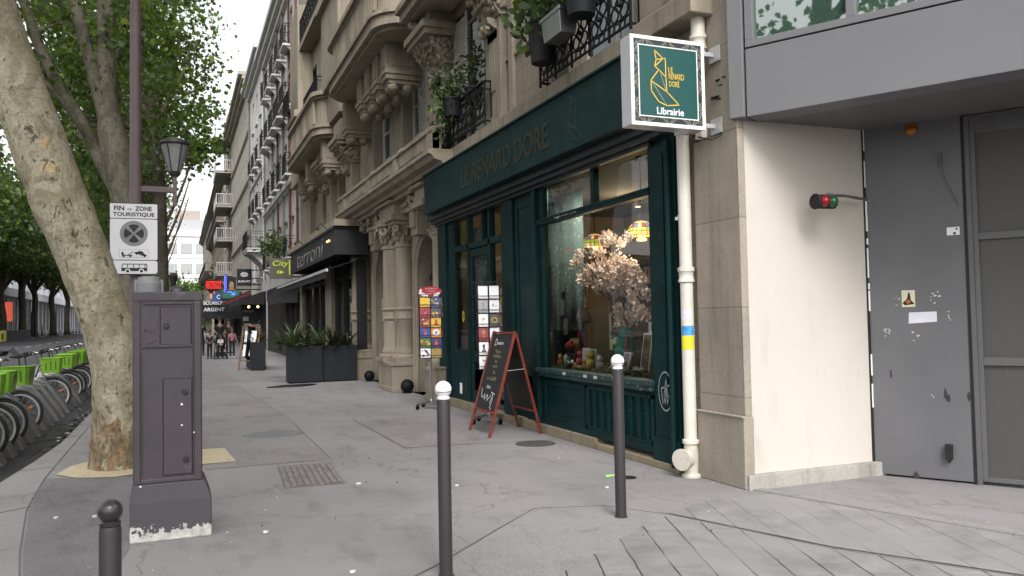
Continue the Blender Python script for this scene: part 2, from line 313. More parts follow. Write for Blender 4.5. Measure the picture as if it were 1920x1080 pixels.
SC.render.engine='CYCLES'; SC.cycles.max_bounces=8; SC.cycles.diffuse_bounces=3; SC.cycles.transparent_max_bounces=12; SC.cycles.caustics_reflective=False; SC.cycles.caustics_refractive=False
SC.cycles.use_denoising=True; SC.cycles.sample_clamp_indirect=6

# ------------------------------------------------------------------ ground
def sheet(name,poly,z,m,**k):
    b=MB(); b.add([(x,y,z) for x,y in poly],[tuple(range(len(poly)))]); o=struct(name,b,m,recalc=False,**k)
    if o.data.polygons[0].normal.z<0: o.data.flip_normals()
    return o
sheet('ground',[(-1500,-1500),(1500,-1500),(1500,1500),(-1500,1500)],-.2,MT['road'])
sheet('road',[(-20.5,-30),(-1.0,-30),(-1.0,260),(-20.5,260)],-.14,MT['road'])
inner=[(-.2,3),(-.6,4.6),(-.91,5.74),(-1.0,6.32),(-1.18,7.78),(-1.25,9.3),(-1.27,13.7),(-1.26,260)]
outer=[(-1.42,260),(-1.42,12.),(-1.5,10.6),(-1.62,9.2),(-1.95,7),(-2.4,5),(-3,2),(-3,-4),(-.2,-4)]
b=MB(); P2=inner[::-1]+[(-.2,-4)]
kp=inner+outer
b.prism(kp,'z',-.2,0); struct('kerb',b,MT['kerb'])
b=MB()
for y in (11.2,12.6,14.1,15.6,17.1,18.7,20.3,22.): b.box(-1.42,-1.27,y,y+.012,-.05,.003)
b.bar((-1.55,9.9,.002),(-1.25,9.98,.002),.008,.004); b.bar((-1.95,7.3,.002),(-1.15,7.9,.002),.008,.004)
struct('kerb_joints',b,mat('kerb_joint',(.13,.125,.12),.9))
sheet('pavement',[(12,-6),(12,260),(-1.26,260),(-1.27,13.7),(-1.25,9.3),(-1.18,7.78),(-1.0,6.32),(-.91,5.74),(-.6,4.6),(-.2,3),(-.2,-6)],0,MT['pave'])
sheet('pavement_patch',[(-1.23,9.25),(-.42,9.0),(-.3,6.7),(-.32,6.05),(-.42,5.2),(-.35,4.2),(-.58,4.6),(-.88,5.74),(-.97,6.32),(-1.15,7.78)],.004,MT['pave_dark'])
sheet('pavement_patch',[(.25,9.0),(1.5,9.02),(1.58,13.1),(1.5,16.8),(-1.1,17.2),(-1.1,10.9),(.25,10.8)],.004,MT['pave_pink'])
sheet('pavement_patch',[(2.45,9.35),(3.3,9.3),(4.3,11.4),(4.3,12.3),(2.5,12.3)],.004,MT['pave_pink'])
sheet('pavement_patch',[(1.55,17.2),(4.3,17.2),(4.3,18.6),(1.6,18.8)],.004,MT['pave_pale'])
sheet('pavement_patch',[(-1.2,20),(1.4,20),(1.3,33),(-1.2,33)],.004,MT['pave_pink'])
sheet('pavement_patch',[(1.42,4.78),(2.57,5.89),(3.09,5.74),(3.39,5.28),(3.82,4.05),(4.33,3.2),(5.,2.),(5,-2),(.3,-2),(-.2,3.3)],.004,MT['pave_pale'])
# worn joint line round the lowered kerb
b=MB(); jl=[(.2,3.75),(.8,4.28),(1.46,4.83),(2.1,5.45),(2.57,5.89),(3.09,5.74),(3.39,5.28),(3.62,4.7),(3.82,4.05),(4.33,3.2),(5.,2.)]
strokes(b,[jl],Matrix.Translation((0,0,.006)),.010,.001); strokes(b,[[(3.33,3.69),(3.3,3.6)],[(1.53,9.0),(1.58,13.)],[(2.45,9.3),(2.45,12.4)],[(2.5,9.33),(4.3,9.1)],[(3.0,17.2),(3.3,20.4)],[(1.6,13.2),(1.3,20)]],Matrix.Translation((0,0,.005)),.008,.001)
strokes(b,[[(x_+.01,y_) for x_,y_ in inner[:7]]],Matrix.Translation((0,0,.006)),.007,.001)
struct('pavement_joint',b,mat('dark_joint',(.15,.143,.142),.9))
# small stone setts of the driveway
m,t,bs_,o_=nt('driveway_setts'); tc=t.nodes.new('ShaderNodeTexCoord'); mp=t.nodes.new('ShaderNodeMapping'); mp.inputs['Rotation'].default_value=(0,0,radians(-69.5)); t.links.new(tc.outputs['Object'],mp.inputs[0])
v=coords(t); dn=N(t,'TexNoise',Scale=6.,Detail=3.); t.links.new(v,dn.inputs['Vector'])
br=N(t,'TexBrick',Scale=1.,offset=0.,**{'Mortar Size':.006,'Mortar Smooth':.2,'Brick Width':60.,'Row Height':.215}); br.inputs['Color1'].default_value=(.262,.252,.252,1); br.inputs['Color2'].default_value=(.235,.226,.227,1); br.inputs['Mortar'].default_value=(.055,.051,.049,1)
b2_=N(t,'TexBrick',Scale=1.,**{'Mortar Size':.006,'Mortar Smooth':.4,'Brick Width':.42,'Row Height':.215}); b2_.inputs['Color1'].default_value=(1,1,1,1); b2_.inputs['Color2'].default_value=(.84,.84,.84,1); b2_.inputs['Mortar'].default_value=(.72,.72,.72,1)
va=t.nodes.new('ShaderNodeVectorMath'); va.operation='MULTIPLY_ADD'; va.inputs[1].default_value=(.02,.02,0); t.links.new(dn.outputs['Color'],va.inputs[0]); t.links.new(mp.outputs[0],va.inputs[2]); t.links.new(va.outputs[0],br.inputs['Vector']); t.links.new(va.outputs[0],b2_.inputs['Vector'])
c=mix(t,1.,mix(t,1.,br.outputs['Color'],b2_.outputs['Color'],'MULTIPLY'),ramp(t,noise(t,v,3.2,7,.65),[(.3,.72),(.65,1.15)]),'MULTIPLY'); c=mix(t,ramp(t,noise(t,v,1.3,3),[(.45,0.),(.62,.75)]),c,(.235,.227,.227)); t.links.new(c,bs_.inputs['Base Color']); bs_.inputs['Roughness'].default_value=.85
bump(t,bs_,mix(t,.35,br.outputs['Color'],noise(t,v,30,4)),.8,.015); MT['setts']=m
sheet('driveway_setts',[(2.05,4.33),(3.2,5.16),(3.37,5.22),(3.8,4.05),(4.31,3.2),(4.9,2.),(4.9,-1),(2.0,-1),(1.6,3.)],.008,MT['setts'])
m2=MT['setts'].copy(); m2.name='worn_setts'; MT['setts2']=m2
for n in m2.node_tree.nodes:
    if n.type=='TEX_BRICK': n.inputs['Mortar'].default_value=(.13,.125,.122,1) if n.inputs['Brick Width'].default_value>5 else (.92,.92,.92,1)
    if n.type=='BUMP': n.inputs['Strength'].default_value=.25
sheet('worn_setts',[(3.42,5.3),(3.9,5.5),(4.55,5.45),(5.,3.9),(5.7,2.),(5.05,2.),(4.36,3.22),(3.85,4.08)],.007,m2)
b=MB(); b.prism([(4.5,5.66),(4.6,5.66),(5.3,3.6),(5.95,2.),(5.82,2.),(5.17,3.6)],'z',-.05,.012); struct('driveway_kerb',b,MT['kerb'])
sheet('tree_pit',[(-1.16,9.42),(-1.08,9.9),(-.9,10.25),(-.5,10.55),(.5,10.42),(.57,9.36),(.26,9.34),(-.3,9.12),(-.6,8.98),(-.95,9.12)],.009,MT['resin'])
# road paint
b=MB()
for i in range(26):
    y=28+i*6.2
    b.box(-8.45,-8.33,y,y+3.,-.14,-.136); b.box(-12.1,-11.98,y+1.5,y+4.2,-.14,-.136)
struct('road_markings',b,MT['white_line'])
b=MB(); b.prism([(-60,-30),(-20.5,-30),(-20.5,300),(-60,300)],'z',-.2,0); struct('far_pavement',b,MT['pave_dark'])
# things set in the pavement
t_=thing('drain_cover','ribbed square iron cover full of grit set in the pavement','drain cover',(1.18,8.2,0),radians(-3))
b=MB(); b.box(-.27,.27,-.58,.58,-.02,.006); b.build('cover_frame',mat('worn_iron',(.16,.14,.135),.8,dirt=(.08,.075,.07),ds=8),None,None,MW and 0).parent=t_
b=MB()
for i in range(9):
    for j in range(3):
        x=-.24+i*.06; b.box(x-.021,x+.021,-.55+j*.37,-.55+j*.37+.345,.006,.012)
b.build('cover_plate',mat('cover_ribs',(.235,.21,.20),.85,var=.35,vs=14,dirt=(.1,.09,.085),ds=11)).parent=t_
def manhole(label,x,y,r,m):
    q=thing('manhole_cover',label,'manhole cover',(x,y,0)); b=MB(); b.lathe([(r,-.02),(r,.006),(r*.9,.007),(r*.9,.004),(0,.004)],(0,0,0),32); b.build('cover_rim',m,smooth=30).parent=q
    b=MB(); b.lathe([(r*.86,.0),(r*.86,.008),(0,.008)],(0,0,0),32)
    for k in range(-3,4):
        for j in range(-3,4):
            if (k*k+j*j)<10: b.box(k*r*.22-.018*r/.2,k*r*.22+.018*r/.2,j*r*.22-.018*r/.2,j*r*.22+.018*r/.2,.008,.0125)
    b.build('cover_plate',m,smooth=30).parent=q
miron=mat('manhole_iron',(.12,.115,.115),.6,.3,dirt=(.2,.19,.19),ds=9)
manhole('round patterned iron manhole cover in front of the red chalkboard',3.93,8.92,.24,miron)
manhole('tiny round iron cover at the foot of the white downpipe',3.86,6.62,.07,MT['black'])
b=MB(); b.lathe([(.40,.0),(.38,.011),(.1,.012),(0,.012)],(0,0,0),30); o=b.build('filled_hole',mat('smooth_grey_fill',(.20,.20,.21),.6,dirt=(.1,.1,.105),ds=3)); o.location=(1.16,11.35,0); o.scale=(1,.95,1); o['kind']='structure'
# litter
rng=random.Random(3); b=MB(); b2=MB(); b3=MB()
for i in range(42):
    x,y=rng.uniform(-.3,4.2),rng.uniform(3.5,16)
    if rng.random()<.6: x=rng.gauss(1.4,1.2); y=rng.gauss(7,1.6)
    if not(-1<x<4.3): continue
    s=rng.uniform(.003,.008)*(1 if rng.random()<.9 else 2.0); a=rng.uniform(0,pi); q=b if rng.random()<.55 else b3
    q.prism([(x+s*cos(a+k)*rng.uniform(.4,1),y+s*sin(a+k)*rng.uniform(.4,1)) for k in (0,1.3,2.6,3.9,5.1)],'z',.004,.014)
for i in range(7): 
    x,y=[(.57,6.1),(1.52,7.5),(3.45,6.3),(.95,4.9),(-.9,7.3),(-.62,7.2),(2.3,7)][i]; s=.02; a=i*1.3
    b.prism([(x+s*cos(a+k)*rng.uniform(.5,1.3),y+s*sin(a+k)*rng.uniform(.3,.8)) for k in (0,1.3,2.6,3.9,5.1)],'z',.004,.018)
tag(b.build('litter',mat('grey_white_scrap',(.60,.6,.6),.8)),'scattered pale scraps of litter on the pavement','litter',kind='stuff')
tag(b3.build('leaf_litter',mat('dry_leaf',(.11,.075,.04),.8)),'small dry leaf bits on the pavement','litter',kind='stuff')
b=MB()
for i in range(900):
    x=-1.43-abs(rng.gauss(0,.16)); y=rng.uniform(8,40); s=rng.uniform(.02,.07); a=rng.uniform(0,6)
    z=-.135+rng.uniform(0,.02); b.add([(x+s*cos(a),y+s*sin(a),z),(x+s*.6*cos(a+1.5),y+s*.6*sin(a+1.5),z+rng.uniform(0,.03)),(x-s*cos(a),y-s*sin(a),z),(x+s*.6*cos(a-1.5),y+s*.6*sin(a-1.5),z)],[(0,1,2,3)],0 if rng.random()<.85 else 1)
tag(b.build('gutter_leaves',[mat('brown_leaf',(.055,.042,.03),.8,var=.4),mat('pale_scrap',(.5,.48,.46),.8)],recalc=False),'dead leaves and scraps lying in the gutter','litter',kind='stuff')
b=MB(); b.prism([(3.68,6.72),(3.77,6.75),(3.84,6.72),(3.88,6.77),(3.79,6.79),(3.72,6.81)],'z',.004,.008); tag(b.build('paint_splash',mat('green_spray',(.3,.72,.18),.8)),'bright green sprayed paint mark on the pavement beside the step','paint mark')
# ------------------------------------------------------------------ wall helpers (street facades face -X)
def wallx(mb,x,y0,y1,z0,z1,holes=(),t=.35,mi=0):
    ys=sorted({y0,y1,*[k for h in holes for k in h[:2] if y0<k<y1]}); zs=sorted({z0,z1,*[k for h in holes for k in h[2:] if z0<k<z1]})
    def solid(i,j):
        if not(0<=i<len(ys)-1 and 0<=j<len(zs)-1): return True
        cy=(ys[i]+ys[i+1])/2;cz=(zs[j]+zs[j+1])/2
        return not any(h[0]<cy<h[1] and h[2]<cz<h[3] for h in holes)
    for i in range(len(ys)-1):
        for j in range(len(zs)-1):
            a,b_,c,d=ys[i],ys[i+1],zs[j],zs[j+1]
            if solid(i,j): mb.quad((x,a,c),(x,a,d),(x,b_,d),(x,b_,c),mi)
            else:
                if solid(i-1,j) : mb.quad((x,a,c),(x+t,a,c),(x+t,a,d),(x,a,d),mi)
                if solid(i+1,j) : mb.quad((x,b_,c),(x,b_,d),(x+t,b_,d),(x+t,b_,c),mi)
                if solid(i,j-1) : mb.quad((x,a,c),(x,b_,c),(x+t,b_,c),(x+t,a,c),mi)
                if solid(i,j+1) : mb.quad((x,a,d),(x+t,a,d),(x+t,b_,d),(x,b_,d),mi)
    return mb
_wc={}
def window(parent,y0,y1,z0,z1,x,fm,muntin=2,pane=None,fw_=.06):
    """casement window as a part (frame) with its pane and a sub-part; identical sizes share meshes"""
    k=(round(y1-y0,3),round(z1-z0,3),fm.name,muntin)
    if k not in _wc:
        W,H=y1-y0,z1-z0; b=MB()
        b.box(0,.06,0,fw_,0,H); b.box(0,.06,W-fw_,W,0,H); b.box(0,.06,fw_,W-fw_,0,fw_); b.box(0,.06,fw_,W-fw_,H-fw_,H); b.box(-.012,.055,W/2-.035,W/2+.035,fw_,H-fw_)
        for i in range(1,muntin+1): 
            z=H*i/(muntin+1); b.box(.006,.045,fw_,W/2-.035,z-.014,z+.014); b.box(.006,.045,W/2+.035,W-fw_,z-.014,z+.014)
        p=MB(); p.quad((.04,fw_,fw_),(.04,fw_,H-fw_),(.04,W-fw_,H-fw_),(.04,W-fw_,fw_))
        _wc[k]=(b,p,None)
    b,p,src=_wc[k]
    if src is None:
        o=MB(); o.v=b.v;o.f=b.f;o.mi=b.mi; f=o.build('window',fm); q=p.build('pane',pane or MT['wglass'],recalc=False); q.parent=f
        _wc[k]=(b,p,f); f.parent=parent
    else: f=copyobj(src,parent)
    Mi=MW[parent.name].inverted(); f.location=Mi@Vector((x,y0,z0)); MW[f.name]=MW[parent.name]
    return f
def scroll_railing(mb,x,y0,y1,z0,z1,step=.11,scr=True,ends=True,xe=None):
    """wrought iron guard: top rail, bottom rail, uprights and scrolls"""
    r=.011; mb.bar((x,y0,z1),(x,y1,z1),.045,.025); mb.bar((x,y0,z0+.06),(x,y1,z0+.06),.022); mb.bar((x,y0,z1-.12),(x,y1,z1-.12),.018); mb.bar((x,y0,z0+.16),(x,y1,z0+.16),.018)
    L=y1-y0; n=max(2,int(L/.42)); w=L/n
    R3=Matrix(((0,0,1),(1,0,0),(0,1,0)))
    for i in range(n+1): mb.bar((x,y0+i*w,z0),(x,y0+i*w,z1),.024)
    for i in range(n):
        c=y0+(i+.5)*w
        if scr:
            hz=(z0+.16+z1-.12)/2; hh=(z1-.12-z0-.16)/2
            for k,(dy,dz,rr) in enumerate(((-.22,.5,.26),(.22,.5,.26),(-.22,-.5,.26),(.22,-.5,.26),(0,0,.36))):
                mb.torus((x,c+dy*w,hz+dz*hh),min(rr*w,hh*.45),r,14,5,R3)
            mb.torus((x,c,hz),w*.46,r*.8,16,5,R3); mb.sphere((x,c,hz),.03,8,6)
            for j in range(4): mb.torus((x,c+(j-1.5)*w/4,z1-.06),w/9,.007,10,4,R3); mb.torus((x,c+(j-1.5)*w/4,z0+.11),w/9,.007,10,4,R3)
        else:
            for j in range(1,4): mb.bar((x,y0+(i+j/4)*w,z0),(x,y0+(i+j/4)*w,z1),.016)
    if ends and xe:
        for y in (y0,y1):
            mb.bar((x,y,z1),(xe,y,z1),.04,.025); mb.bar((x,y,z0+.06),(xe,y,z0+.06),.022); mb.bar(((x+xe)/2,y,z0),((x+xe)/2,y,z1),.018); mb.bar((x,y,z1-.12),(xe,y,z1-.12),.018)
    return mb

# ------------------------------------------------------------------ the ornate stone building
sb=thing('stone_building','ornate beige stone building with columns, corbels and iron balconies above the green bookshop','building',(4.5,5.72,0))
XF=4.5
H=[(6.56,14.35,-1,3.42),(14.35,20.95,-1,3.72),(20.95,30.6,-1,3.9),(7.35,8.95,4.45,7.4),(11.62,13.4,4.45,6.75),(15.25,17.0,4.8,6.75),(18.2,19.8,4.8,6.75),(23.2,24.6,4.6,6.6),(26.2,27.6,4.6,6.6),(29.2,30.4,4.6,6.6)]
for y in (7.4,11.8,15.4,17.4,22.6,26.0,28.6,30.6): H.append((y,y+1.25,8.3,10.6)); H.append((y,y+1.25,11.8,13.6))
b=wallx(MB(),XF,5.72,33.,0,15,H); b.quad((XF,5.72,0),(XF,5.72,15),(9,5.72,15),(9,5.72,0)); b.quad((XF,33,0),(9,33,0),(9,33,15),(XF,33,15)); b.quad((XF,5.72,15),(XF,33,15),(9,33,15),(9,5.72,15))
b.build('wall',MT['stone'],sb,recalc=False)
# quoin pier between downpipe and plaster, weathered base course
b=MB(); b.box(4.485,4.56,5.705,6.36,.62,4.45); b.box(4.455,4.56,5.69,6.37,0,.62); b.box(4.44,4.5,5.69,6.37,.605,.625)
b.build('corner_pier',MT['stone_quoin'],sb,bevel=.008)
# ledge over the shop and string course
b=MB(); b.box(4.27,4.5,7.0,13.95,4.2,4.40); b.box(4.31,4.5,7.0,13.95,4.12,4.2)
b.box(4.25,4.5,6.0,7.0,4.22,4.43); b.box(4.33,4.5,6.0,7.0,4.43,4.75); b.build('ledge',MT['stone_plain'],sb,bevel=.012)
b=MB(); b.box(4.465,4.5,9.35,11.3,5.28,5.33); b.box(4.44,4.5,9.3,9.55,4.4,7.6); b.box(4.44,4.5,10.62,10.78,4.42,7.2); b.box(4.45,4.5,7.1,7.3,4.4,7.6)
b.build('wall_panel',MT['stone_plain'],sb,bevel=.01)
for y0,y1,z0,z1 in [h for h in H[3:]]: window(sb,y0+.02,y1-.02,z0+.02,z1-.02,XF+(.22 if z0<5 else .2),MT['frame'],2)
b=MB()   # folded white louvred shutter at the left jamb of the first-floor window
for i in range(36): b.obox((4.50,13.06,4.7+i*.055),(.02,.62,.05),Euler((0,radians(35),0)).to_matrix())
b.box(4.485,4.515,12.72,12.77,4.5,6.7); b.box(4.485,4.515,13.35,13.4,4.5,6.7); b.build('shutter',mat('white_shutter',(.55,.53,.50),.6),sb)
b=MB()
for i in range(40): b.obox((4.52,15.5,4.85+i*.045),(.02,.45,.03),Euler((0,radians(35),0)).to_matrix())
b.build('shutter',MT['shutter'],sb)
# ---- carved ground floor with columns and arches
b=MB()
def arch(mb,x0,x1,ya,yb,za,zb,oa,ob,zs):
    """wall slab ya..yb with an arched opening oa..ob springing at zs"""
    c=(oa+ob)/2; r=(ob-oa)/2; pts=[(ya,za),(oa,za),(oa,zs)]+[(c-r*cos(pi*k/12),zs+r*sin(pi*k/12)) for k in range(1,12)]+[(ob,zs),(ob,za),(yb,za),(yb,zb),(ya,zb)]
    n=len(pts); mb.add([(x0,p,q) for p,q in pts]+[(x1,p,q) for p,q in pts],[tuple(range(n)),tuple(range(n,2*n))[::-1]]+[(i,n+i,n+(i+1)%n,(i+1)%n) for i in range(n)])
arch(b,4.62,4.95,14.35,17.6,0,3.75,14.9,16.5,2.4); arch(b,4.62,4.95,17.6,20.95,0,3.75,18.5,20.4,2.4)
b.build('arcade_wall',MT['stone_plain'],sb,smooth=30)
for oa,ob in ((14.9,16.5),(18.5,20.4)):
    c=(oa+ob)/2; r=(ob-oa)/2; b=MB()
    for r_,x_ in ((r+.12,4.60),(r+.03,4.635)): b.tube([(x_,c-r_,0)]+[(x_,c-r_*cos(pi*k/14),2.4+r_*sin(pi*k/14)) for k in range(15)]+[(x_,c+r_,0)],.045,8)
    b.build('arch_moulding',MT['stone_plain'],sb,smooth=40)
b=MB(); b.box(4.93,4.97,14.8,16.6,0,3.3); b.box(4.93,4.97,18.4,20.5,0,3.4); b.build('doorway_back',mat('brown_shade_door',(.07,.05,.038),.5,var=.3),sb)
b=MB(); b.box(4.9,4.93,15.66,15.74,0,3.2); b.box(4.9,4.93,19.3,19.5,0,3.3); b.box(4.9,4.93,14.9,16.5,2.35,2.45); b.build('door_post',MT['black'],sb)
def column(x,y,r,z0,z1,zc):
    q=MB()
    q.box(x-r*1.45,x+r*1.45,y-r*1.45,y+r*1.45,z0,z0+.08)
    q.lathe([(r*1.4,0),(r*1.42,.03),(r*1.3,.07),(r*1.12,.09),(r*1.16,.12),(r*1.12,.16),(r*1.02,.19),(r,.26),(r,.80),(r*1.08,.82),(r*1.15,.85),(r*1.08,.88),(r*1.04,.90),(r*1.04,1.0),(r*1.14,1.02),(r*1.2,1.05),(r*1.1,1.08),(r*1.0,1.1),(r*.96,z1-z0-.12),(r*1.08,z1-z0-.1),(r*1.08,z1-z0-.05),(r*.94,z1-z0-.03),(r*.94,z1-z0)],(x,y,z0+.08),24)
    q.box(x-r*1.1,x+r*.6,y-r*.32,y+r*.32,z0+.86,z0+1.36)
    c=q.build('column',MT['stone_plain'],sb,smooth=40)
    k=MB(); zt=z1+.08; hc=zc-zt; k.lathe([(r*.94,0),(r*1.0,hc*.3),(r*1.25,hc*.75),(r*1.45,hc*.85)],(x,y,zt),20)
    k.box(x-r*1.55,x+r*1.55,y-r*1.55,y+r*1.55,zc-.07,zc)
    R3=Matrix(((0,0,1),(1,0,0),(0,1,0)))
    for sx in (-1,1):
        for sy in (-1,1):
            R4=Matrix.Rotation(radians(45*sx*sy),3,'Z')@R3
            for rr in (.34,.2): k.torus((x+sx*r*1.2,y+sy*r*1.2,zc-.07-r*.42),r*rr,r*.11,14,6,R4)
    for lvl,(zz,rr,nn) in enumerate(((.18,1.0,10),(.42,1.12,10))):
        for i in range(nn):
            a=2*pi*(i+lvl*.5)/nn; k.sphere((x+r*rr*cos(a),y+r*rr*sin(a),zt+hc*zz),r*.22,8,6,(1,1,1.7)); k.sphere((x+r*(rr+.14)*cos(a),y+r*(rr+.14)*sin(a),zt+hc*(zz+.15)),r*.15,6,5)
    for i in range(4):
        a=pi/2*i; k.sphere((x+r*1.45*cos(a),y+r*1.45*sin(a),zc-.12),r*.2,8,6)
    k.build('capital',MT['stone_plain'],c,smooth=40)
column(4.42,17.62,.25,.62,3.1,3.62); column(4.5,17.02,.2,.62,3.1,3.62); column(4.42,21.15,.25,.62,3.1,3.62); column(4.56,14.62,.15,.62,3.12,3.62)
b=MB()
for x0,ya,yb in ((4.12,16.72,17.95),(4.15,20.8,21.5),(4.3,14.32,14.85)): 
    b.box(x0,4.95,ya,yb,0,.6); b.box(x0-.03,4.95,ya-.03,yb+.03,.545,.62); b.box(x0-.02,4.95,ya-.02,yb+.02,0,.1)
b.build('pedestal',MT['stone_plain'],sb,bevel=.012)
# corbels with scrolls above the capitals, frieze, cornice and parapet
b=MB()
for y0,y1 in ((14.3,15.05),(16.65,18.0),(20.75,21.6)):
    b.box(4.12,4.6,y0,y1,3.62,3.74); b.box(4.18,4.6,y0+.05,y1-.05,3.74,4.02); b.box(4.08,4.6,y0-.03,y1+.03,3.98,4.04)
for y in (15.7,19.45): b.box(4.35,4.62,y-.22,y+.22,3.2,3.75); b.box(4.30,4.62,y-.17,y+.17,3.35,3.75); b.box(4.26,4.62,y-.26,y+.26,3.68,3.76)
b.box(4.36,4.62,14.0,21.6,3.74,4.04)
b.build('frieze',MT['stone_plain'],sb,bevel=.012)
b=MB()
for i in range(5): b.sphere((4.3,15.35+.05*i,3.85+.02*i),.05,8,6); b.sphere((4.33,16.1+.35*i*.3,3.88),.045,8,6)
for y in (17.3,17.05,17.6,15.7,19.45,20.2,18.6):
    for k in range(7): b.sphere((4.27+rng.uniform(-.03,.04),y+rng.uniform(-.13,.13),3.86+rng.uniform(-.1,.1)),.05,7,5)
b.build('carved_ornament',MT['stone_plain'],sb,smooth=60)
b=MB()
prof=[(4.5,4.02),(4.22,4.02),(4.2,4.08),(4.1,4.1),(4.07,4.16),(3.94,4.19),(3.9,4.26),(3.84,4.28),(3.84,4.34),(3.92,4.36),(4.5,4.36)]
b.prism(prof,'y',12.88,21.7); b.build('cornice',MT['stone_plain'],sb)
b=MB(); b.box(3.93,4.06,12.95,21.6,4.36,4.66); b.box(3.89,4.10,12.92,21.65,4.66,4.74)
for y0 in (12.95,15.3,17.7,20.6): b.box(3.905,4.09,y0,y0+.28,4.36,4.73)
for k in range(3):
    for j in range(4): b.box(3.915,3.93,13.5+k*2.4+j*.42,13.5+k*2.4+j*.42+.36,4.43,4.60)
for y0 in (15.05,17.5): 
    for j in range(4): b.sphere((3.9,y0-.35+j*.09,4.70),.04,7,5)
b.build('parapet',MT['stone_plain'],sb,bevel=.008)
# first floor piers with carved capitals
def upper_pier(y0,y1,x0,z0,zcap,ztop,lean=.35):
    b=MB(); b.box(x0,4.55,y0,y1,z0,zcap); b.box(x0-.03,4.55,y0-.03,y1+.03,z0,z0+.12); b.box(x0-.015,x0,y0+.18,y1-.18,z0+.5,zcap-.35); p=b.build('pier',MT['stone_plain'],sb,bevel=.01)
    k=MB(); d=lean
    k.prism([(4.55,zcap),(x0-.02,zcap),(x0-.05,zcap+.07),(x0-.08,zcap+.09),(x0-d*.7,zcap+.42),(x0-d,zcap+.46),(4.55,zcap+.46)],'y',y0-.05,y1+.05)
    k.box(x0-d-.05,4.55,y0-.16,y1+.16,zcap+.46,zcap+.56); k.box(x0-d-.10,4.55,y0-.2,y1+.2,zcap+.56,zcap+.68); k.box(x0-d+.05,4.55,y0-.08,y1+.08,zcap+.68,ztop)
    for i in range(46):
        u=rng.random(); yy=rng.uniform(y0-.06,y1+.06); k.sphere((x0-.04-d*.75*u,yy,zcap+.08+.36*u),rng.uniform(.035,.075),7,5)
        k.sphere((rng.uniform(x0-d*u,4.5),y0-.06,zcap+.1+.34*u),rng.uniform(.03,.06),7,5)
    R3=Matrix(((0,0,1),(1,0,0),(0,1,0)))
    for yy in (y0+.12,(y0+y1)/2,y1-.12): k.torus((x0-d*.62,yy,zcap+.3),.085,.028,14,6,R3)
    for i in range(16): k.sphere((x0+.03-rng.uniform(0,.16),(y0+y1)/2+rng.uniform(-.17,.17),zcap-.14+rng.uniform(-.1,.08)),rng.uniform(.04,.08),8,6)
    k.prism([(4.5,zcap-.02),(x0-.16,zcap-.02),(x0-.14,zcap-.1),(x0,zcap-.18),(x0,zcap-.3),(4.5,zcap-.3)],'y',(y0+y1)/2-.2,(y0+y1)/2+.2)
    k.build('capital',MT['stone_plain'],p,smooth=50)
upper_pier(13.45,14.3,4.33,4.36,6.0,7.3); upper_pier(10.95,11.55,4.38,4.4,5.98,7.2,.28)
upper_pier(21.5,22.4,4.28,4.36,5.75,6.9); upper_pier(24.9,25.7,4.3,4.36,5.75,6.9)
# balcony over the first-floor window (seen from below, coffered)
b=MB(); b.box(3.75,4.5,11.0,14.3,6.92,7.2); b.box(3.68,4.5,10.9,14.35,7.08,7.2); b.box(3.85,4.42,11.3,12.55,6.88,6.92); b.box(3.85,4.42,12.7,13.9,6.88,6.92); b.build('balcony_slab',MT['stone_plain'],sb,bevel=.01)
b=MB()
for i in range(14): b.sphere((3.9+i*.04,13.95+rng.uniform(-.06,.06),6.72+rng.uniform(-.1,.1)+i*.012),rng.uniform(.05,.1),8,6); b.sphere((3.98+rng.uniform(-.05,.05),13.98,6.95+.05*i),.06,7,5)
b.build('carved_console',MT['stone_plain'],sb,smooth=60)
# bowed stone balconies carried on corbels
def bow(y0,y1,x0,zb,zt,parap,R=.7):
    def outline(d): 
        X=x0-d; r=R+d*.5
        return [(4.5,y0-d)]+[(4.5-(4.5-X)*0 - (4.5-X-r) - r*sin(pi/2*k/8), y0-d+r-r*cos(pi/2*k/8)) for k in range(9)]+[(4.5-(4.5-X-r)-r*cos(pi/2*k/8), y1+d-r+r*sin(pi/2*k/8)) for k in range(9)]+[(4.5,y1+d)]
    b=MB(); b.prism(outline(-.1),'z',zb-.08,zb); b.prism(outline(0),'z',zb,zt-.06); b.prism(outline(.05),'z',zt-.06,zt); b.build('balcony_slab',MT['stone_plain'],sb)
    b=MB(); b.prism(outline(-.08),'z',zt,zt+.14); b.prism(outline(-.14),'z',zt+.14,zt+parap-.12); b.prism(outline(.03),'z',zt+parap-.12,zt+parap); b.prism(outline(-.04),'z',zt+parap-.18,zt+parap-.12)
    n=int((y1-y0-2*R)/.16)
    for i in range(n):
        y=y0+R+i*.16
        if i%9<6: b.cyl((x0+.10,y,zt+.14),(x0+.10,y,zt+parap-.18),.05,.05,8)
        elif i%9==7: b.box(x0+.06,x0+.2,y-.2,y+.2,zt+.14,zt+parap-.18)
    b.build('balustrade',MT['stone_plain'],sb)
bow(14.55,20.5,3.42,7.08,7.34,.98); bow(23.0,29.6,3.55,6.85,7.1,1.0)
def corbel(y,z0,z1,x0):
    b=MB(); b.box(x0,4.5,y-.22,y+.22,z0+.22,z1); b.box(x0+.06,4.5,y-.18,y+.18,z0+.14,z0+.22); b.box(x0-.03,4.5,y-.25,y+.25,z0+.32,z0+.40); b.box(x0-.012,x0,y-.14,y+.14,z0+.48,z1-.1); b.box(x0+.08,4.4,y-.235,y-.22,z0+.48,z1-.1)
    for dx in (.16,.46):
        for dy in (-.1,.1): b.sphere((x0+dx,y+dy,z0+.08),.115,10,7,(1,.9,.8))
    b.build('corbel',MT['stone_plain'],sb,bevel=.008)
for i,y in enumerate((15.7,16.5,17.3,18.1)): corbel(y,6.05,7.0,3.78)
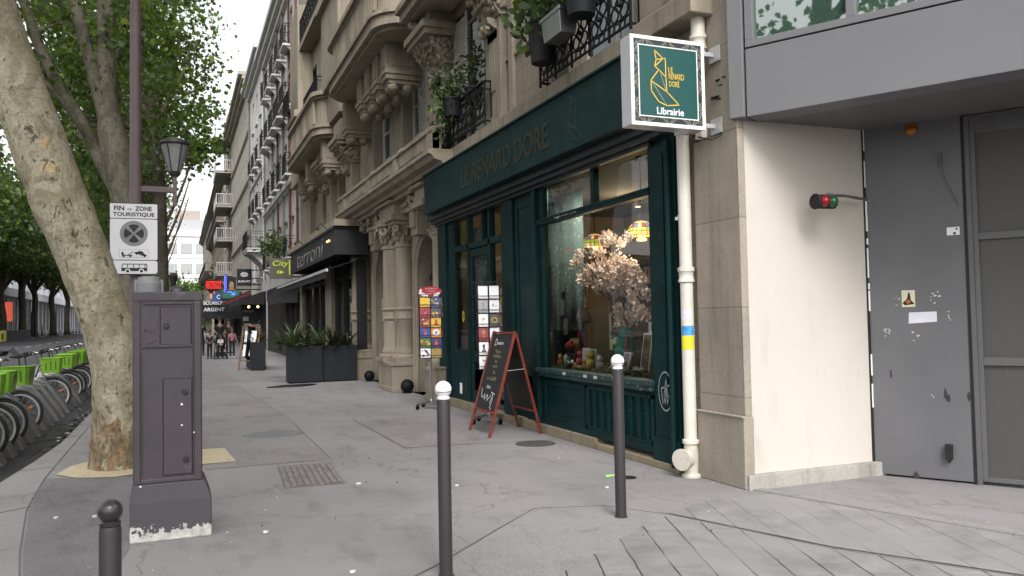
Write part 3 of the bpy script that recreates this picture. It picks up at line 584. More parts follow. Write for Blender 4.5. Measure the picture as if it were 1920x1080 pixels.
corbel(20.2,5.95,7.0,3.85); corbel(23.7,5.75,6.8,3.85); corbel(26.8,5.75,6.8,3.85); corbel(28.9,5.75,6.8,3.9)
# canted bays above the balconies, cornices and iron guards
b=MB()
b.prism([(4.5,21.2),(3.95,21.5),(3.95,24.2),(4.5,24.5)],'z',7.1,13.); b.prism([(4.5,21.0),(3.8,21.4),(3.8,24.3),(4.5,24.7)],'z',8.0,8.25); b.prism([(4.5,21.0),(3.8,21.4),(3.8,24.3),(4.5,24.7)],'z',10.6,10.85)
b.prism([(4.5,29.4),(4.0,29.7),(4.0,31.8),(4.5,32.1)],'z',6.6,13.); b.prism([(4.5,29.2),(3.85,29.6),(3.85,31.9),(4.5,32.3)],'z',8.9,9.15)
b.build('bay',MT['stone_plain'],sb,bevel=.01)
b=MB(); b.box(4.1,4.5,25.,33.,8.3,8.5); b.box(4.05,4.5,25.,33.,11.3,11.5); b.box(4.15,4.5,5.9,14.4,7.95,8.15); b.build('string_course',MT['stone_plain'],sb,bevel=.01)
for args in ((4.26,7.05,9.28,4.42,5.04,4.46),(4.26,11.3,13.42,4.42,5.08,4.46),(4.1,26.,29.,8.5,9.35,4.45),(3.7,29.9,31.6,9.15,9.95,None),(4.06,25.4,29.5,11.5,12.3,4.45)):
    b=MB(); scroll_railing(b,*args[:5],xe=args[5]); b.build('balcony_railing',MT['iron'],sb)
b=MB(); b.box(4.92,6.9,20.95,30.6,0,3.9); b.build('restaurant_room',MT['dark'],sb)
b=MB(); b.box(8.4,8.5,5.8,14.4,0,4.1); b.build('room_back',mat('ochre_wall',(.25,.19,.09),.9),sb)
# ------------------------------------------------------------------ green bookshop front
G_=MT['green']
sf=thing('shopfront','dark green bookshop front with gold lettered fascia and tall display window','shopfront',(4.45,6.6,0))
b=MB(); b.box(4.09,4.40,6.93,14.02,3.405,4.07); b.box(4.06,4.42,6.9,14.05,4.07,4.10); b.box(4.085,4.40,6.92,14.03,3.385,3.405); b.build('fascia',G_,sb and sf,bevel=.006)
t_=text('lettering','LE RENARD DORÉ',faceX(4.088,10.33,3.735),3.24,.40,MT['gold'],sf,.004)
# faint fox emblem on the fascia
FOX=[[(.0,.95),(.16,.78),(.24,.78),(.24,.42),(.245,.16),(.0,.30)],[(.0,.95),(.03,.80),(.01,.66),(.16,.78)],[(.02,.755),(.16,.775)],[(.01,.66),(.10,.60),(-.08,.42),(-.08,.24),(.06,.03),(.22,-.05),(.48,-.05),(.25,.16)],[(.10,.60),(.24,.48)],[(-.08,.42),(.25,.16)],[(-.06,.36),(.22,-.05)],[(.12,.58),(.22,.2)]]
b=MB(); strokes(b,[[(-p[0]*0+(p[0]-.2)*.62,(p[1]-.45)*.55) for p in l] for l in FOX],faceX(4.088,8.0,3.74),.012); b.build('emblem',mat('faint_emblem',(.0065,.033,.033),.45),sf)
b=MB(); b.box(4.22,4.45,6.62,14.3,3.30,3.405); b.box(4.28,4.46,6.62,14.3,3.24,3.32); b.box(4.34,4.46,6.9,14.2,3.2,3.26); b.build('shutter_box',mat('black_green',(.004,.012,.013),.5),sf,bevel=.006)
def panelled(mb,x,y0,y1,z0,z1,rec=.02,fr=.07):
    mb.box(x+rec,x+.12,y0,y1,z0,z1); 
    for a in ((y0,y0+fr,z0,z1),(y1-fr,y1,z0,z1),(y0+fr,y1-fr,z0,z0+fr),(y0+fr,y1-fr,z1-fr,z1)): mb.box(x,x+rec+.002,*a)
b=MB(); b.box(4.40,4.6,6.56,7.0,.04,3.3); b.box(4.385,4.42,6.74,6.97,.75,3.1); b.box(4.37,4.62,6.54,7.01,.04,.3); b.build('pilaster',G_,sf,bevel=.006)
b=MB(); b.box(4.43,4.6,9.85,11.12,.12,3.3); panelled(b,4.405,10.0,10.55,.85,3.1); b.box(4.38,4.44,10.62,10.95,.15,3.25); b.box(4.36,4.44,10.60,10.97,.12,.42); b.box(4.37,4.44,10.6,10.97,3.0,3.08); panelled(b,4.41,10.0,10.55,.2,.78); b.box(4.36,4.5,9.78,9.9,.12,3.3); b.build('pilaster',G_,sf,bevel=.005)
b=MB(); b.box(4.43,4.6,13.5,14.32,.12,3.3); b.box(4.385,4.44,13.75,14.2,.14,3.25); b.box(4.37,4.44,13.73,14.22,.12,.42); b.build('pilaster',G_,sf,bevel=.006)
w_=MB(); x0,x1=4.42,4.5
w_.box(x0,x1,6.98,7.06,.8,3.3); w_.box(x0,x1,9.66,9.80,.8,3.3); w_.box(x0,x1,7.06,9.66,3.2,3.3); w_.box(4.385,x1,7.0,9.78,2.72,2.80); w_.box(4.37,x1,7.0,9.78,2.765,2.785); w_.box(x0,x1,8.23,8.31,2.80,3.2)
wf=w_.build('display_window',G_,sf,bevel=.005)
b=MB(); b.quad((4.46,7.06,.86),(4.46,7.06,2.74),(4.46,9.66,2.74),(4.46,9.66,.86)); b.quad((4.46,7.06,2.8),(4.46,7.06,3.2),(4.46,8.23,3.2),(4.46,8.23,2.8)); b.quad((4.46,8.31,2.8),(4.46,8.31,3.2),(4.46,9.66,3.2),(4.46,9.66,2.8)); b.build('pane',MT['glass'],wf,recalc=False)
b=MB(); b.box(4.34,4.52,6.98,9.82,.79,.85); b.box(4.36,4.5,6.99,9.81,.74,.79); b.build('sill',MT['green_chip'],wf,bevel=.008)
b=MB(); b.box(4.43,4.6,7.0,9.8,.12,.76); panelled(b,4.405,8.55,9.7,.2,.7); b.box(4.40,4.44,7.0,9.8,.12,.2); b.build('kick_panel',G_,sf,bevel=.005)
b=MB(); b.box(4.415,4.432,7.05,8.45,.2,.68); 
for i in range(9): b.box(4.385,4.42,7.12+i*.16,7.15+i*.16,.22,.66); b.sphere((4.382,7.135+i*.16,.5),.016,8,6)
for y in (7.03,8.45): b.box(4.395,4.43,y,y+.05,.2,.7)
b.box(4.395,4.43,7.03,8.5,.66,.70); b.box(4.395,4.43,7.03,8.5,.2,.24); b.build('vent_grille',G_,sf,bevel=.003)
# entrance: side light, door leaf, right light, upper lights
d_=MB()
for y in (11.12,11.68,12.68,13.42): d_.box(4.44,4.54,y,y+.08,.13,3.26)
d_.box(4.44,4.54,11.2,13.42,2.66,2.76); d_.box(4.44,4.54,11.2,13.42,3.2,3.27); d_.box(4.44,4.54,11.99,12.07,2.76,3.2)
df=d_.build('entrance_frame',G_,sf,bevel=.005)
b=MB(); b.box(4.45,4.53,12.76,13.42,.13,.95); panelled(b,4.44,12.8,13.4,.3,.88); b.box(4.44,4.53,12.76,13.42,.92,.99); b.build('side_panel',G_,df,bevel=.004)
b=MB(); b.quad((4.49,12.76,.99),(4.49,12.76,2.66),(4.49,13.42,2.66),(4.49,13.42,.99)); b.quad((4.49,12.07,2.76),(4.49,12.07,3.2),(4.49,13.42,3.2),(4.49,13.42,2.76)); b.quad((4.49,11.2,2.76),(4.49,11.2,3.2),(4.49,11.99,3.2),(4.49,11.99,2.76)); b.quad((4.49,11.2,.4),(4.49,11.2,2.66),(4.49,11.68,2.66),(4.49,11.68,.4)); b.box(4.46,4.52,11.2,11.68,.13,.4); b.build('pane',MT['glass'],df,recalc=False)
b=MB(); b.box(4.46,4.51,11.77,11.89,.14,2.64); b.box(4.46,4.51,12.56,12.67,.14,2.64); b.box(4.46,4.51,11.89,12.56,.14,.95); b.box(4.46,4.51,11.89,12.56,2.52,2.64); panelled(b,4.445,11.92,12.54,.3,.85,.015,.05); dd=b.build('door',G_,sf,bevel=.004)
b=MB(); b.quad((4.485,11.89,.95),(4.485,11.89,2.52),(4.485,12.56,2.52),(4.485,12.56,.95)); b.build('pane',MT['glass'],dd,recalc=False)
b=MB(); b.tube([(4.46,11.83,.95),(4.40,11.83,.97),(4.40,11.83,1.3),(4.46,11.83,1.32)],.012,8); b.build('handle',MT['steel'],dd,smooth=40)
b=MB(); b.box(4.425,4.44,13.1,13.19,.24,.42); b.build('switch_plate',MT['white_paint'],sf,bevel=.004)
b=MB(); b.prism([(4.36,-.02),(4.6,-.02),(4.6,.135),(4.36,.135)],'y',10.3,14.33); b.prism([(4.36,-.02),(4.6,-.02),(4.6,.12),(4.36,.12)],'y',8.25,10.29); b.prism([(4.36,-.02),(4.6,-.02),(4.6,.075),(4.36,.07)],'y',6.55,8.24); b.build('stone_step',MT['stone_step'],sf,bevel=.01)
b=MB(); b.cyl((4.36,6.62,.05),(4.36,6.62,3.2),.03,.03,10); b.build('green_pipe',G_,sf,smooth=40)
b=MB(); b.torus((0,0,0),.15,.006,28,6,None,0); strokes(b,[scribble(random.Random(5),-.09,-.1,.18,.2,7),[(-.05,-.08),(.02,.1),(.06,-.06)],[(-.09,.02),(.09,.05)]],Matrix.Identity(4),.012); b.build('graffiti_tag',mat('white_marker',(.35,.38,.38),.7),sf,M=faceX(4.383,6.78,.76)@Matrix.Diagonal((.8,1.25,.3,1)))
b=MB(); 
for i in range(9): b.box(4.382,4.386,8.6+i*.07+rng.uniform(0,.03),8.62+i*.07+rng.uniform(.01,.04),2.735+rng.uniform(0,.02),2.765)
for y in (8.1,8.35,8.9): b.box(4.332,4.34,y,y+.07,.80,.835)
b.build('paint_chip',MT['alu'],sf)
# ---- interior
m_wall=mat('warm_shop_wall',(.40,.31,.19),.9); m_floor=mat('shop_floor',(.10,.07,.045),.6)
b=MB(); b.quad((4.55,5.9,.05),(8.39,5.9,.05),(8.39,14.3,.05),(4.55,14.3,.05),1); b.quad((4.55,5.9,3.5),(8.39,5.9,3.5),(8.39,14.3,3.5),(4.55,14.3,3.5),2); b.quad((4.55,5.9,0),(8.39,5.9,0),(8.39,5.9,3.5),(4.55,5.9,3.5)); b.quad((4.55,14.3,0),(8.39,14.3,0),(8.39,14.3,3.5),(4.55,14.3,3.5)); b.box(8.36,8.39,5.9,14.3,0,3.5)
b.build('shop_room',[m_wall,m_floor,mat('dim_ceiling',(.13,.12,.105),.9)],sf,recalc=False)
b=MB(); b.box(4.5,5.2,7.02,9.78,.78,.84); b.build('display_shelf',MT['wood'],sf)
b=MB(); b.box(5.25,5.29,7.0,9.98,.84,1.62); o=b.build('display_partition',mat('kraft_board',(.15,.105,.05),.8)); tag(o,'brown board partition closing the back of the window display','partition')
# moss
b=MB()
for i in range(420): b.sphere((rng.uniform(4.52,5.15),rng.uniform(7.06,9.7),.84+rng.uniform(-.01,.03)),rng.uniform(.02,.045),6,4)
tag(b.build('display_moss',mat('moss',(.06,.07,.022),.95,var=.5,vs=20)),'green moss spread over the floor of the shop window','moss',kind='stuff')
# floral curtain
m,t,bs_,o_=nt('floral_curtain'); v=coords(t); vo=N(t,'TexVoronoi',Scale=12.); t.links.new(v,vo.inputs['Vector']); vo2=N(t,'TexVoronoi',Scale=6.5); t.links.new(v,vo2.inputs['Vector'])
c=mix(t,ramp(t,noise(t,coords(t,(4,4,4)),7,4),[(.62,0.),(.66,.8)]),(.125,.20,.19),(.06,.10,.085)); c=mix(t,ramp(t,vo.outputs['Distance'],[(.19,1.),(.24,0.)]),c,(.50,.44,.38)); c=mix(t,ramp(t,vo2.outputs['Distance'],[(.17,1.),(.21,0.)]),c,(.36,.05,.04)); c=mix(t,ramp(t,vo2.outputs['Distance'],[(.035,1.),(.05,0.)]),c,(.6,.45,.15)); t.links.new(c,bs_.inputs['Base Color']); bs_.inputs['Roughness'].default_value=.9; MT['floral']=m
def curtain(label,y0,y1,z0,z1,x):
    b=MB(); n=40
    for f_ in (0,):
        vs=[(x+.008*sin(i*.5)+.003*sin(i*2.3),y0+(y1-y0)*i/n,z) for z in (z0,z1) for i in range(n+1)]
        b.add(vs,[(i,i+1,n+2+i,n+1+i) for i in range(n)])
    o=b.build('curtain',MT['floral'],smooth=60,recalc=False); s_=o.modifiers.new('Solidify','SOLIDIFY'); s_.thickness=.004; return tag(o,label,'curtain')
curtain('sage green floral curtain hanging behind the left part of the display window',10.0,11.1,.5,3.3,5.2)
curtain('sage green floral curtain seen through the narrow light beside the door',12.75,13.5,.6,3.1,4.8)
for (y,z,l_) in ((10.5,2.0,'highest'),(10.56,1.66,'middle'),(10.45,1.38,'lowest')): b=MB(); b.box(5.14,5.143,y,y+.12,z-.13,z+.1); tag(b.build('curtain_note',mat('pale_note',(.30,.33,.33),.8)),f'{l_} of the pale paper notes pinned to the floral curtain','note')
# tiffany lamps
cols=[('amber',(1,.50,.10)),('lime',(.36,.42,.05)),('cream',(1,.66,.24)),('red',(.40,.02,.02)),('blue',(.12,.16,.36))]
EM=[emit('lamp_glass_'+n,c,.5) for n,c in cols]+[emit('lamp_lead',(0,0,0),0,(.01,.01,.01))]
def tiffany(label,x,y,z,s,seed):
    q=thing('hanging_lamp',label,'lamp',(x,y,z)); r_=random.Random(seed); b=MB(); n=18; prof=[(.02,.17),(.07,.155),(.12,.12),(.16,.07),(.185,.02),(.19,-.03)]
    for i in range(len(prof)-1):
        for k in range(n):
            a0=2*pi*(k+.04)/n;a1=2*pi*(k+.96)/n;(ra,za),(rb,zb)=prof[i],prof[i+1]; mi=(0 if i<1 else 2) if i<3 else 1
            if i==2: mi=3 if k%3==0 else (4 if k%3==1 else 2)
            if i==1: mi=2 if r_.random()<.7 else 0
            if i==3: mi=1 if r_.random()<.75 else 2
            if i==4: mi=1 if r_.random()<.5 else 0
            za-=.004; b.add([(ra*s*cos(a0),ra*s*sin(a0),za*s),(rb*s*cos(a0),rb*s*sin(a0),zb*s),(rb*s*cos(a1),rb*s*sin(a1),zb*s),(ra*s*cos(a1),ra*s*sin(a1),za*s)],[(0,1,2,3)],mi)
    o=b.build('lamp_shade',EM[:5]); o.parent=q
    b=MB()
    for (ra,za) in prof: b.torus((0,0,za*s),ra*s,.0035,n,5)
    for k in range(n): b.tube([(ra*s*cos(2*pi*k/n),ra*s*sin(2*pi*k/n),za*s) for ra,za in prof],.0035,5)
    b.build('lead_frame',EM[5]).parent=q
    b=MB(); b.sphere((0,0,-.03*s),.05*s,12,8); b.lathe([(.06,-.09),(.07,-.07),(.05,-.06)],(0,0,0),14); b.build('bulb',emit('lamp_bulb',(1,.7,.28),.9)).parent=q
    b=MB(); b.cyl((0,0,.16*s),(0,0,3.5-z),.008,.008,6); b.lathe([(.05,3.44-z),(.05,3.5-z)],(0,0,0),14); b.build('cord',MT['black']).parent=q
    l=bpy.data.lights.new('lamp_light','POINT'); l.energy=5; l.color=(1,.72,.38); l.shadow_soft_size=.08; lo=bpy.data.objects.new('lamp_light',l); COL.objects.link(lo); lo.location=(x,y,z-.2)
tiffany('hanging stained glass lamp with red squares, right side of the window',5.35,8.72,2.53,1.0,1)
tiffany('hanging stained glass lamp half hidden behind the blossoms',5.6,10.42,2.55,1.0,4)
for xx,yy,sl_ in ((7.0,8.3,'back of the bookshop on the near side'),(7.0,11.5,'back of the bookshop behind the door'),(5.45,8.25,'front above the blossom tree, added to light the display'),(5.46,9.75,'front before the floral curtain, added to light the curtain')):
    added_front=xx<6; xx=4.66 if added_front else xx  # front pair is added to brighten the curtain and window display
    q=thing('spotlight','small warm ceiling spotlight glowing at the '+sl_,'spotlight',(xx,yy,3.3)); b=MB(); b.lathe([(.05,0),(.06,.1),(.02,.12),(.02,.2)],(0,0,0),14); b.build('housing',MT['black']).parent=q
    b=MB(); b.lathe([(0,-.002),(.045,-.002)],(0,0,0),14); b.build('bulb',emit('spot_glow',(1,.7,.3),3)).parent=q
    l=bpy.data.lights.new('fill_light','SPOT' if added_front else 'POINT'); l.energy=42 if added_front else 20; l.color=(1,.88,.72) if added_front else (1,.76,.48); l.shadow_soft_size=.1; lo=bpy.data.objects.new('fill_light',l); COL.objects.link(lo); lo.location=(xx-(0 if added_front else .2),yy,3.22 if added_front else 3.1)
    if added_front: l.spot_size=radians(150); l.spot_blend=.7; lo.rotation_euler=(radians(16) if yy>9 else 0,radians(-18),0)
# blossom tree
bt=thing('blossom_tree','artificial tree with pale pink blossoms in the bookshop window','artificial tree',(4.95,8.76,.84)); r_=random.Random(11)
b=MB(); tips=[]
b.tube([(0,0,0),(.01,.02,.4),(.0,.05,.8),(-.01,.08,.95)],[.03,.026,.022,.02],8)
for i in range(11):
    a=i*2.4; L=r_.uniform(.25,.5); p=[(-.01,.08,.85+i*.01)]; d=Vector((cos(a)*.55,sin(a)*1.0,r_.uniform(.25,1.0))).normalized()
    for k in range(1,4): p.append(tuple(Vector(p[-1])+d*L/3*1.3+Vector((0,0,.02*k)))); tips.append(p[-1])
    b.tube(p,[.014,.01,.007,.004],6)
b.build('trunk',mat('blossom_bark',(.08,.06,.045),.8)).parent=bt
for k in range(1,11): tips.append((r_.uniform(-.1,.1),-.85*k/10+.12,.98+.3*sin(k*.9)-.02*k))
b=MB()
cl=[(c_[0],c_[1],c_[2]) for c_ in tips]+[(r_.gauss(0,.1),.05+r_.gauss(0,.25),1.2+r_.gauss(0,.17)) for i in range(26)]+[(0,-.55+r_.gauss(0,.12),1.0+r_.gauss(0,.1)) for i in range(8)]+[(0,-.5+r_.gauss(0,.1),.72+r_.gauss(0,.07)) for i in range(5)]+[(0,.1+r_.gauss(0,.1),1.62+r_.gauss(0,.06)) for i in range(5)]
for c_ in cl:
    for j in range(46):
        p=Vector(c_)+Vector((r_.gauss(0,.032),r_.gauss(0,.042),r_.gauss(0,.036))); s_=r_.uniform(.016,.034); R=Euler((r_.uniform(0,6),r_.uniform(0,6),r_.uniform(0,6))).to_matrix()
        b.add([p+R@Vector((s_*cos(q)*(1 if i%2 else .6),s_*sin(q)*(1 if i%2 else .6),.3*s_*(i%2))) for i,q in enumerate([k*pi/4 for k in range(8)])],[tuple(range(8))])
b.build('blossom',mat('blossom_petals',(.86,.71,.63),.8,var=.15,vs=9),recalc=False).parent=bt
# bookcases at the back, books are too blurred to count
for (x0,x1,y0,y1,lab) in ((7.95,8.32,6.4,13.9,'tall dark bookcase along the back of the bookshop'),(6.3,6.6,7.0,9.3,'dark bookcase standing behind the window partition')):
    q=thing('bookcase',lab,'bookcase',(x1,y0,.05)); b=MB(); L=y1-y0; D=x1-x0; T_=2.5 if x0>7 else 2.1
    b.box(-.02,0,0,L,0,T_)
    for k in range(int(T_/.4)+1): b.box(-D,0,0,L,k*.4,k*.4+.03)
    for k in range(int(L/1.1)+1): b.box(-D,0,k*1.1,k*1.1+.03,0,T_)
    b.build('shelf_frame',mat('dark_shelf_wood',(.07,.04,.02),.6)).parent=q
bk=[mat('book_cover',c,.6) for c in ((.35,.30,.24),(.30,.05,.04),(.06,.09,.2),(.35,.2,.06),(.05,.12,.09),(.45,.42,.38))]; b=MB()
for (x0,y0,L,T_) in ((8.0,6.43,7.4,6),(6.34,7.03,2.2,5)):
    for k in range(T_):
        y=y0
        while y<y0+L-.1:
            wv=rng.uniform(.02,.06); 
            if rng.random()<.88: b.box(x0,x0+.2,y,y+wv,.09+k*.4,.09+k*.4+rng.uniform(.2,.33),rng.randrange(6))
            y+=wv+.003
tag(b.build('shelved_books',bk),'blurred rows of books on the shelves inside the bookshop','books',kind='stuff')
# things shown in the window
def simple(name,label,cat,mb,mats,loc,rz=0,**k):
    o=mb.build(name,mats,**k); o.location=loc; o.rotation_euler=(0,0,rz); return tag(o,label,cat)
def plush(label,loc,cap,belly,body,s=1.):
    q=thing('plush_toy',label,'plush toy',loc); b=MB(); b.sphere((0,0,.085),.075,16,10,(.9,1,1.15)); b.sphere((0,0,.2),.055,14,10)
    for sg in (-1,1): b.sphere((0,sg*.035,.255),.016,8,6,(1,.7,1.6)); b.sphere((-.02,sg*.075,.1),.024,8,6,(1,.7,1.8)); b.sphere((-.05,sg*.035,.012),.026,8,6,(1.3,1,.6))
    b.build('body',body,smooth=60).parent=q
    b=MB(); b.sphere((-.028,0,.08),.06,14,10,(.8,.95,1.15)); b.build('belly',belly,smooth=60).parent=q
    b=MB(); 
    for sg in (-1,1): b.sphere((-.05,sg*.02,.21),.008,8,6)
    b.build('eye',MT['black']).parent=q
    b=MB(); b.lathe([(.056,.215),(.05,.245),(.03,.262),(0,.266)],(0,0,0),14); b.build('cap',cap,smooth=50).parent=q
    q.scale=(s,)*3
felt=lambda n,c: mat(n,c,.95,bmp=.4,bs=90)
plush('round plush toy with cream belly and red cap, far left of the window',(4.7,9.48,.85),felt('red_felt',(.3,.02,.02)),felt('cream_felt',(.5,.45,.33)),felt('charcoal_felt',(.03,.03,.035)),1.25)
plush('small yellow plush chick with yellow cap beside the green box',(4.72,8.98,.85),felt('yellow_felt2',(.5,.38,.1)),felt('yellow_felt',(.55,.45,.16)),felt('yellow_felt3',(.5,.38,.1)),.8)
plush('tiny pink plush toy on the wooden slice',(4.72,9.25,.88),felt('pink_felt2',(.45,.12,.14)),felt('pink_felt3',(.5,.2,.22)),felt('pink_felt',(.42,.08,.1)),.7)
b=MB(); b.box(0,.05,0,.2,0,.3); b.prism([(0,.30),(.05,.30),(.025,.36)],'y',0,.2); b.box(-.003,0,.05,.15,.07,.22,1); simple('paper_bag','brown paper bag with white label leaning in the window','paper bag',b,[mat('kraft_paper',(.28,.18,.10),.85),MT['white']],(4.78,9.42,.86),radians(8))
b=MB(); b.box(0,.03,0,.13,0,.25); b.box(-.002,0,.02,.11,.03,.22,1); simple('notebook','pale grey notebook standing beside the green card','notebook',b,[MT['white'],mat('pale_grey_paper',(.6,.62,.62),.7)],(4.75,9.05,.86),radians(14))
b=MB(); b.box(0,.012,0,.11,0,.24); b.box(-.002,.0,.01,.1,.01,.23,1); simple('green_card','bright green card standing in the shop window','card',b,[MT['white'],mat('bright_green_card',(.22,.46,.06),.6)],(4.78,8.93,.86),radians(5))
b=MB(); b.lathe([(.2,0),(.21,.02),(.2,.035),(.0,.036)],(0,0,0),24); simple('wooden_slice','round wooden slice used as a display plinth','wooden slice',b,MT['wood'],(4.78,9.15,.86),smooth=30)
q=thing('backpack','teal child backpack with pink straps propped in the window','backpack',(4.9,8.42,.95)); b=MB(); b.sphere((0,0,.2),.17,18,12,(.6,1,1.3)); b.sphere((-.07,0,.12),.11,14,10,(.6,1,.8)); b.build('body',felt('teal_cloth',(.03,.26,.20)),smooth=60).parent=q
b=MB(); b.tube([(-.08,-.13,.04),(-.1,-.18,.14),(-.08,-.17,.25),(-.02,-.10,.34)],.018,8); b.tube([(-.05,-.15,.05),(-.02,-.24,-.04),(.0,-.2,-.1)],.014,6); b.build('strap',felt('pink_strap',(.36,.03,.09)),smooth=60).parent=q
b=MB(); b.sphere((-.1,.07,.29),.075,14,10,(.5,1,1.1)); b.build('patch',MT['white'],smooth=60).parent=q
b=MB(); b.sphere((-.12,.05,.345),.055,10,8,(.5,1.4,.8)); b.sphere((-.14,.08,.3),.013,8,6); b.sphere((-.14,.04,.29),.013,8,6); b.build('patch_trim',MT['black'],smooth=60).parent=q
q=thing('hanging_bag','small beige drawstring bag hanging from a cord in the window','bag',(4.75,9.16,1.42)); b=MB(); b.lathe([(0,0),(.08,.005),(.105,.05),(.1,.12),(.06,.16),(.07,.2)],(0,0,0),18); b.build('body',felt('beige_cloth',(.24,.19,.15)),smooth=60).parent=q
b=MB(); b.tube([(0,-.05,.18),(0,-.02,.36),(0,0,.46)],.006,6); b.tube([(0,.05,.18),(0,.02,.36),(0,0,.46)],.006,6); b.cyl((0,0,.46),(0,0,1.6),.003,.003,5); b.build('cord',mat('pale_cord',(.35,.3,.25),.8)).parent=q
q=thing('art_print','framed pale print with a tan drawing behind the hanging bag','picture',(5.1,8.98,1.08)); b=MB(); b.box(0,.015,-.17,.17,0,.46); b.build('frame',mat('print_paper',(.50,.47,.40),.7)).parent=q
b=MB(); b.box(-.004,0,-.11,.11,.1,.38); b.build('drawing',mat('tan_drawing',(.33,.22,.13),.8,var=.6,vs=18)).parent=q
b=MB(); b.prism([(-.01,0),(.02,0),(.10,.42),(.07,.43)],'y',-.07,.07); b.prism([(-.016,.02),(-.01,.0),(.068,.40),(.062,.41)],'y',-.055,.055,1); simple('book','white book with dark picture cover on a stand, right of window','book',b,[MT['white'],mat('dark_cover',(.12,.09,.05),.6,var=.8,vs=14)],(4.75,7.75,.88),radians(12))
b=MB(); b.box(0,.1,-.07,.07,0,.13); b.box(-.002,0,-.03,.03,.03,.1,1); simple('white_box','small white gift box above the dark picture book','box',b,[MT['white'],MT['black']],(4.86,7.72,1.30),radians(20))
b=MB(); b.prism([(0,0),(.02,0),(.09,.22),(.07,.22)],'y',-.08,.08); b.prism([(-.004,.03),(.0,.0),(.07,.2),(.066,.21)],'y',-.06,.06,1); simple('greeting_card','lilac and white card leaning low near the right window edge','card',b,[MT['white'],mat('lilac_print',(.32,.29,.38),.7,var=.5,vs=25)],(4.62,8.0,.87))
b=MB(); b.box(0,.012,-.08,.08,0,.22); simple('greeting_card','white card at the right edge of the display window','card',b,MT['white'],(4.75,7.42,1.2),radians(10))
def figurine(label,y,z,x,c1,c2,h):
    q=thing('figurine',label,'figurine',(x,y,.87),0); k=h/.14; b=MB(); b.lathe([(.02*k,0),(.036*k,.01*k),(.04*k,.04*k),(.03*k,.075*k),(.018*k,.085*k)],(0,0,0),14); b.sphere((0,.012*k,.03*k),.014*k,8,6); b.build('body',c1,smooth=60).parent=q
    b=MB(); b.sphere((0,0,.105*k),.03*k,12,8); b.sphere((-.006*k,-.02*k,.13*k),.01*k,8,6,(1,1,1.8)); b.sphere((-.006*k,.02*k,.13*k),.01*k,8,6,(1,1,1.8)); b.build('head',c2,smooth=60).parent=q
for a in (('small orange figurine between the paper bag and red-capped toy',9.62,.87,4.62,(.45,.14,.03),(.5,.3,.1),.15),('white and mauve figurine in front of the backpack',8.5,.87,4.6,(.42,.38,.48),(.5,.48,.5),.17),('pale green figurine right of the blossom tree foot',8.25,.87,4.64,(.16,.3,.12),(.3,.4,.2),.13),('dark teal figurine beside the wooden slice',9.34,.87,4.6,(.03,.16,.16),(.05,.22,.2),.13),('cream figurine near the dark picture book',7.9,.87,4.58,(.5,.45,.33),(.5,.4,.28),.14),('rosy figurine at the right end of the moss',7.3,.87,4.62,(.45,.14,.16),(.5,.3,.26),.15),('mustard figurine in front of the green card',8.86,.87,4.58,(.42,.30,.05),(.45,.34,.1),.11)): figurine(*a[:4],felt('figurine_a',a[4]),felt('figurine_b',a[5]),a[6])
r_=random.Random(31)
for y,l_ in ((9.2,'white flower tuft in the moss left of the tree foot'),(8.1,'white flower tuft in the moss right of the tree foot'),(7.6,'white flower tuft in the moss below the white box')):
    q=thing('flower_tuft',l_,'flowers',(4.58,y,.86)); b=MB(); [b.tube([(0,0,0),(r_.uniform(-.03,.03),r_.uniform(-.06,.06),.06)],.003,4) for k in range(7)]; b.build('stem',MT['leaf3']).parent=q; b=MB(); [b.sphere((r_.uniform(-.04,.04),r_.uniform(-.08,.08),r_.uniform(.05,.09)),r_.uniform(.012,.02),6,4,(1,1,.6)) for k in range(12)]; b.build('blossom',mat('tuft_white',(.6,.58,.52),.8)).parent=q
# goods seen through the door
b=MB(); b.box(5.5,5.9,11.3,13.0,.9,.94); b.box(5.5,5.9,11.3,13.0,1.75,1.79); b.box(5.5,5.9,11.3,13.0,2.2,2.24); b.box(5.5,5.54,11.3,13.0,.05,2.6); b.box(5.9,5.93,11.3,13.,.05,2.6); simple('shop_shelf','wooden shelf unit seen through the bookshop door','shelf',b,MT['wood'],(0,0,0))
for i,(lab,c,y) in enumerate((('blue printed tote bag hanging inside the bookshop door',(.03,.08,.35),12.28),('crimson tote bag hanging inside the door beside the blue one',(.30,.02,.05),12.0),('grey tote bag hanging behind the right door light',(.25,.22,.2),11.55))):
    q=thing('tote_bag',lab,'tote bag',(4.95,y,1.55)); b=MB(); b.prism([(-.13,0),(.13,0),(.15,.42),(-.15,.42)],'x',-.02,.02); b.build('body',mat('tote_cloth',c,.9,var=.6,vs=12),bevel=.008).parent=q
    b=MB(); b.tube([(0,-.08,.42),(0,-.05,.6),(0,.05,.6),(0,.08,.42)],.01,6); b.build('handle',mat('tote_strap',mul(c,.7),.9)).parent=q
q=thing('window_decal','small yellow and red round sticker on the side light glass','sticker',(4.478,13.1,1.55)); b=MB(); b.prism([(.055*cos(k*.524),.1*sin(k*.524)) for k in range(12)],'x',0,.003); b.build('backing',mat('yellow_sticker',(.5,.45,.06),.6)).parent=q
b=MB(); b.prism([(-.02,-.05),(.025,-.03),(.03,.03),(0,.06),(-.03,.02)],'x',-.002,0); b.build('motif',mat('red_sticker',(.4,.04,.03),.6)).parent=q
b=MB(); b.lathe([(0,0),(.14,.0),(.16,.1),(.1,.35),(.07,.45),(.05,.6),(0,.66)],(0,0,0),16); simple('vase','dark grey and white floor ornament behind the side light','ornament',b,mat('grey_ornament',(.2,.2,.21),.6,var=.9,vs=4),(4.68,13.1,.62),smooth=60)
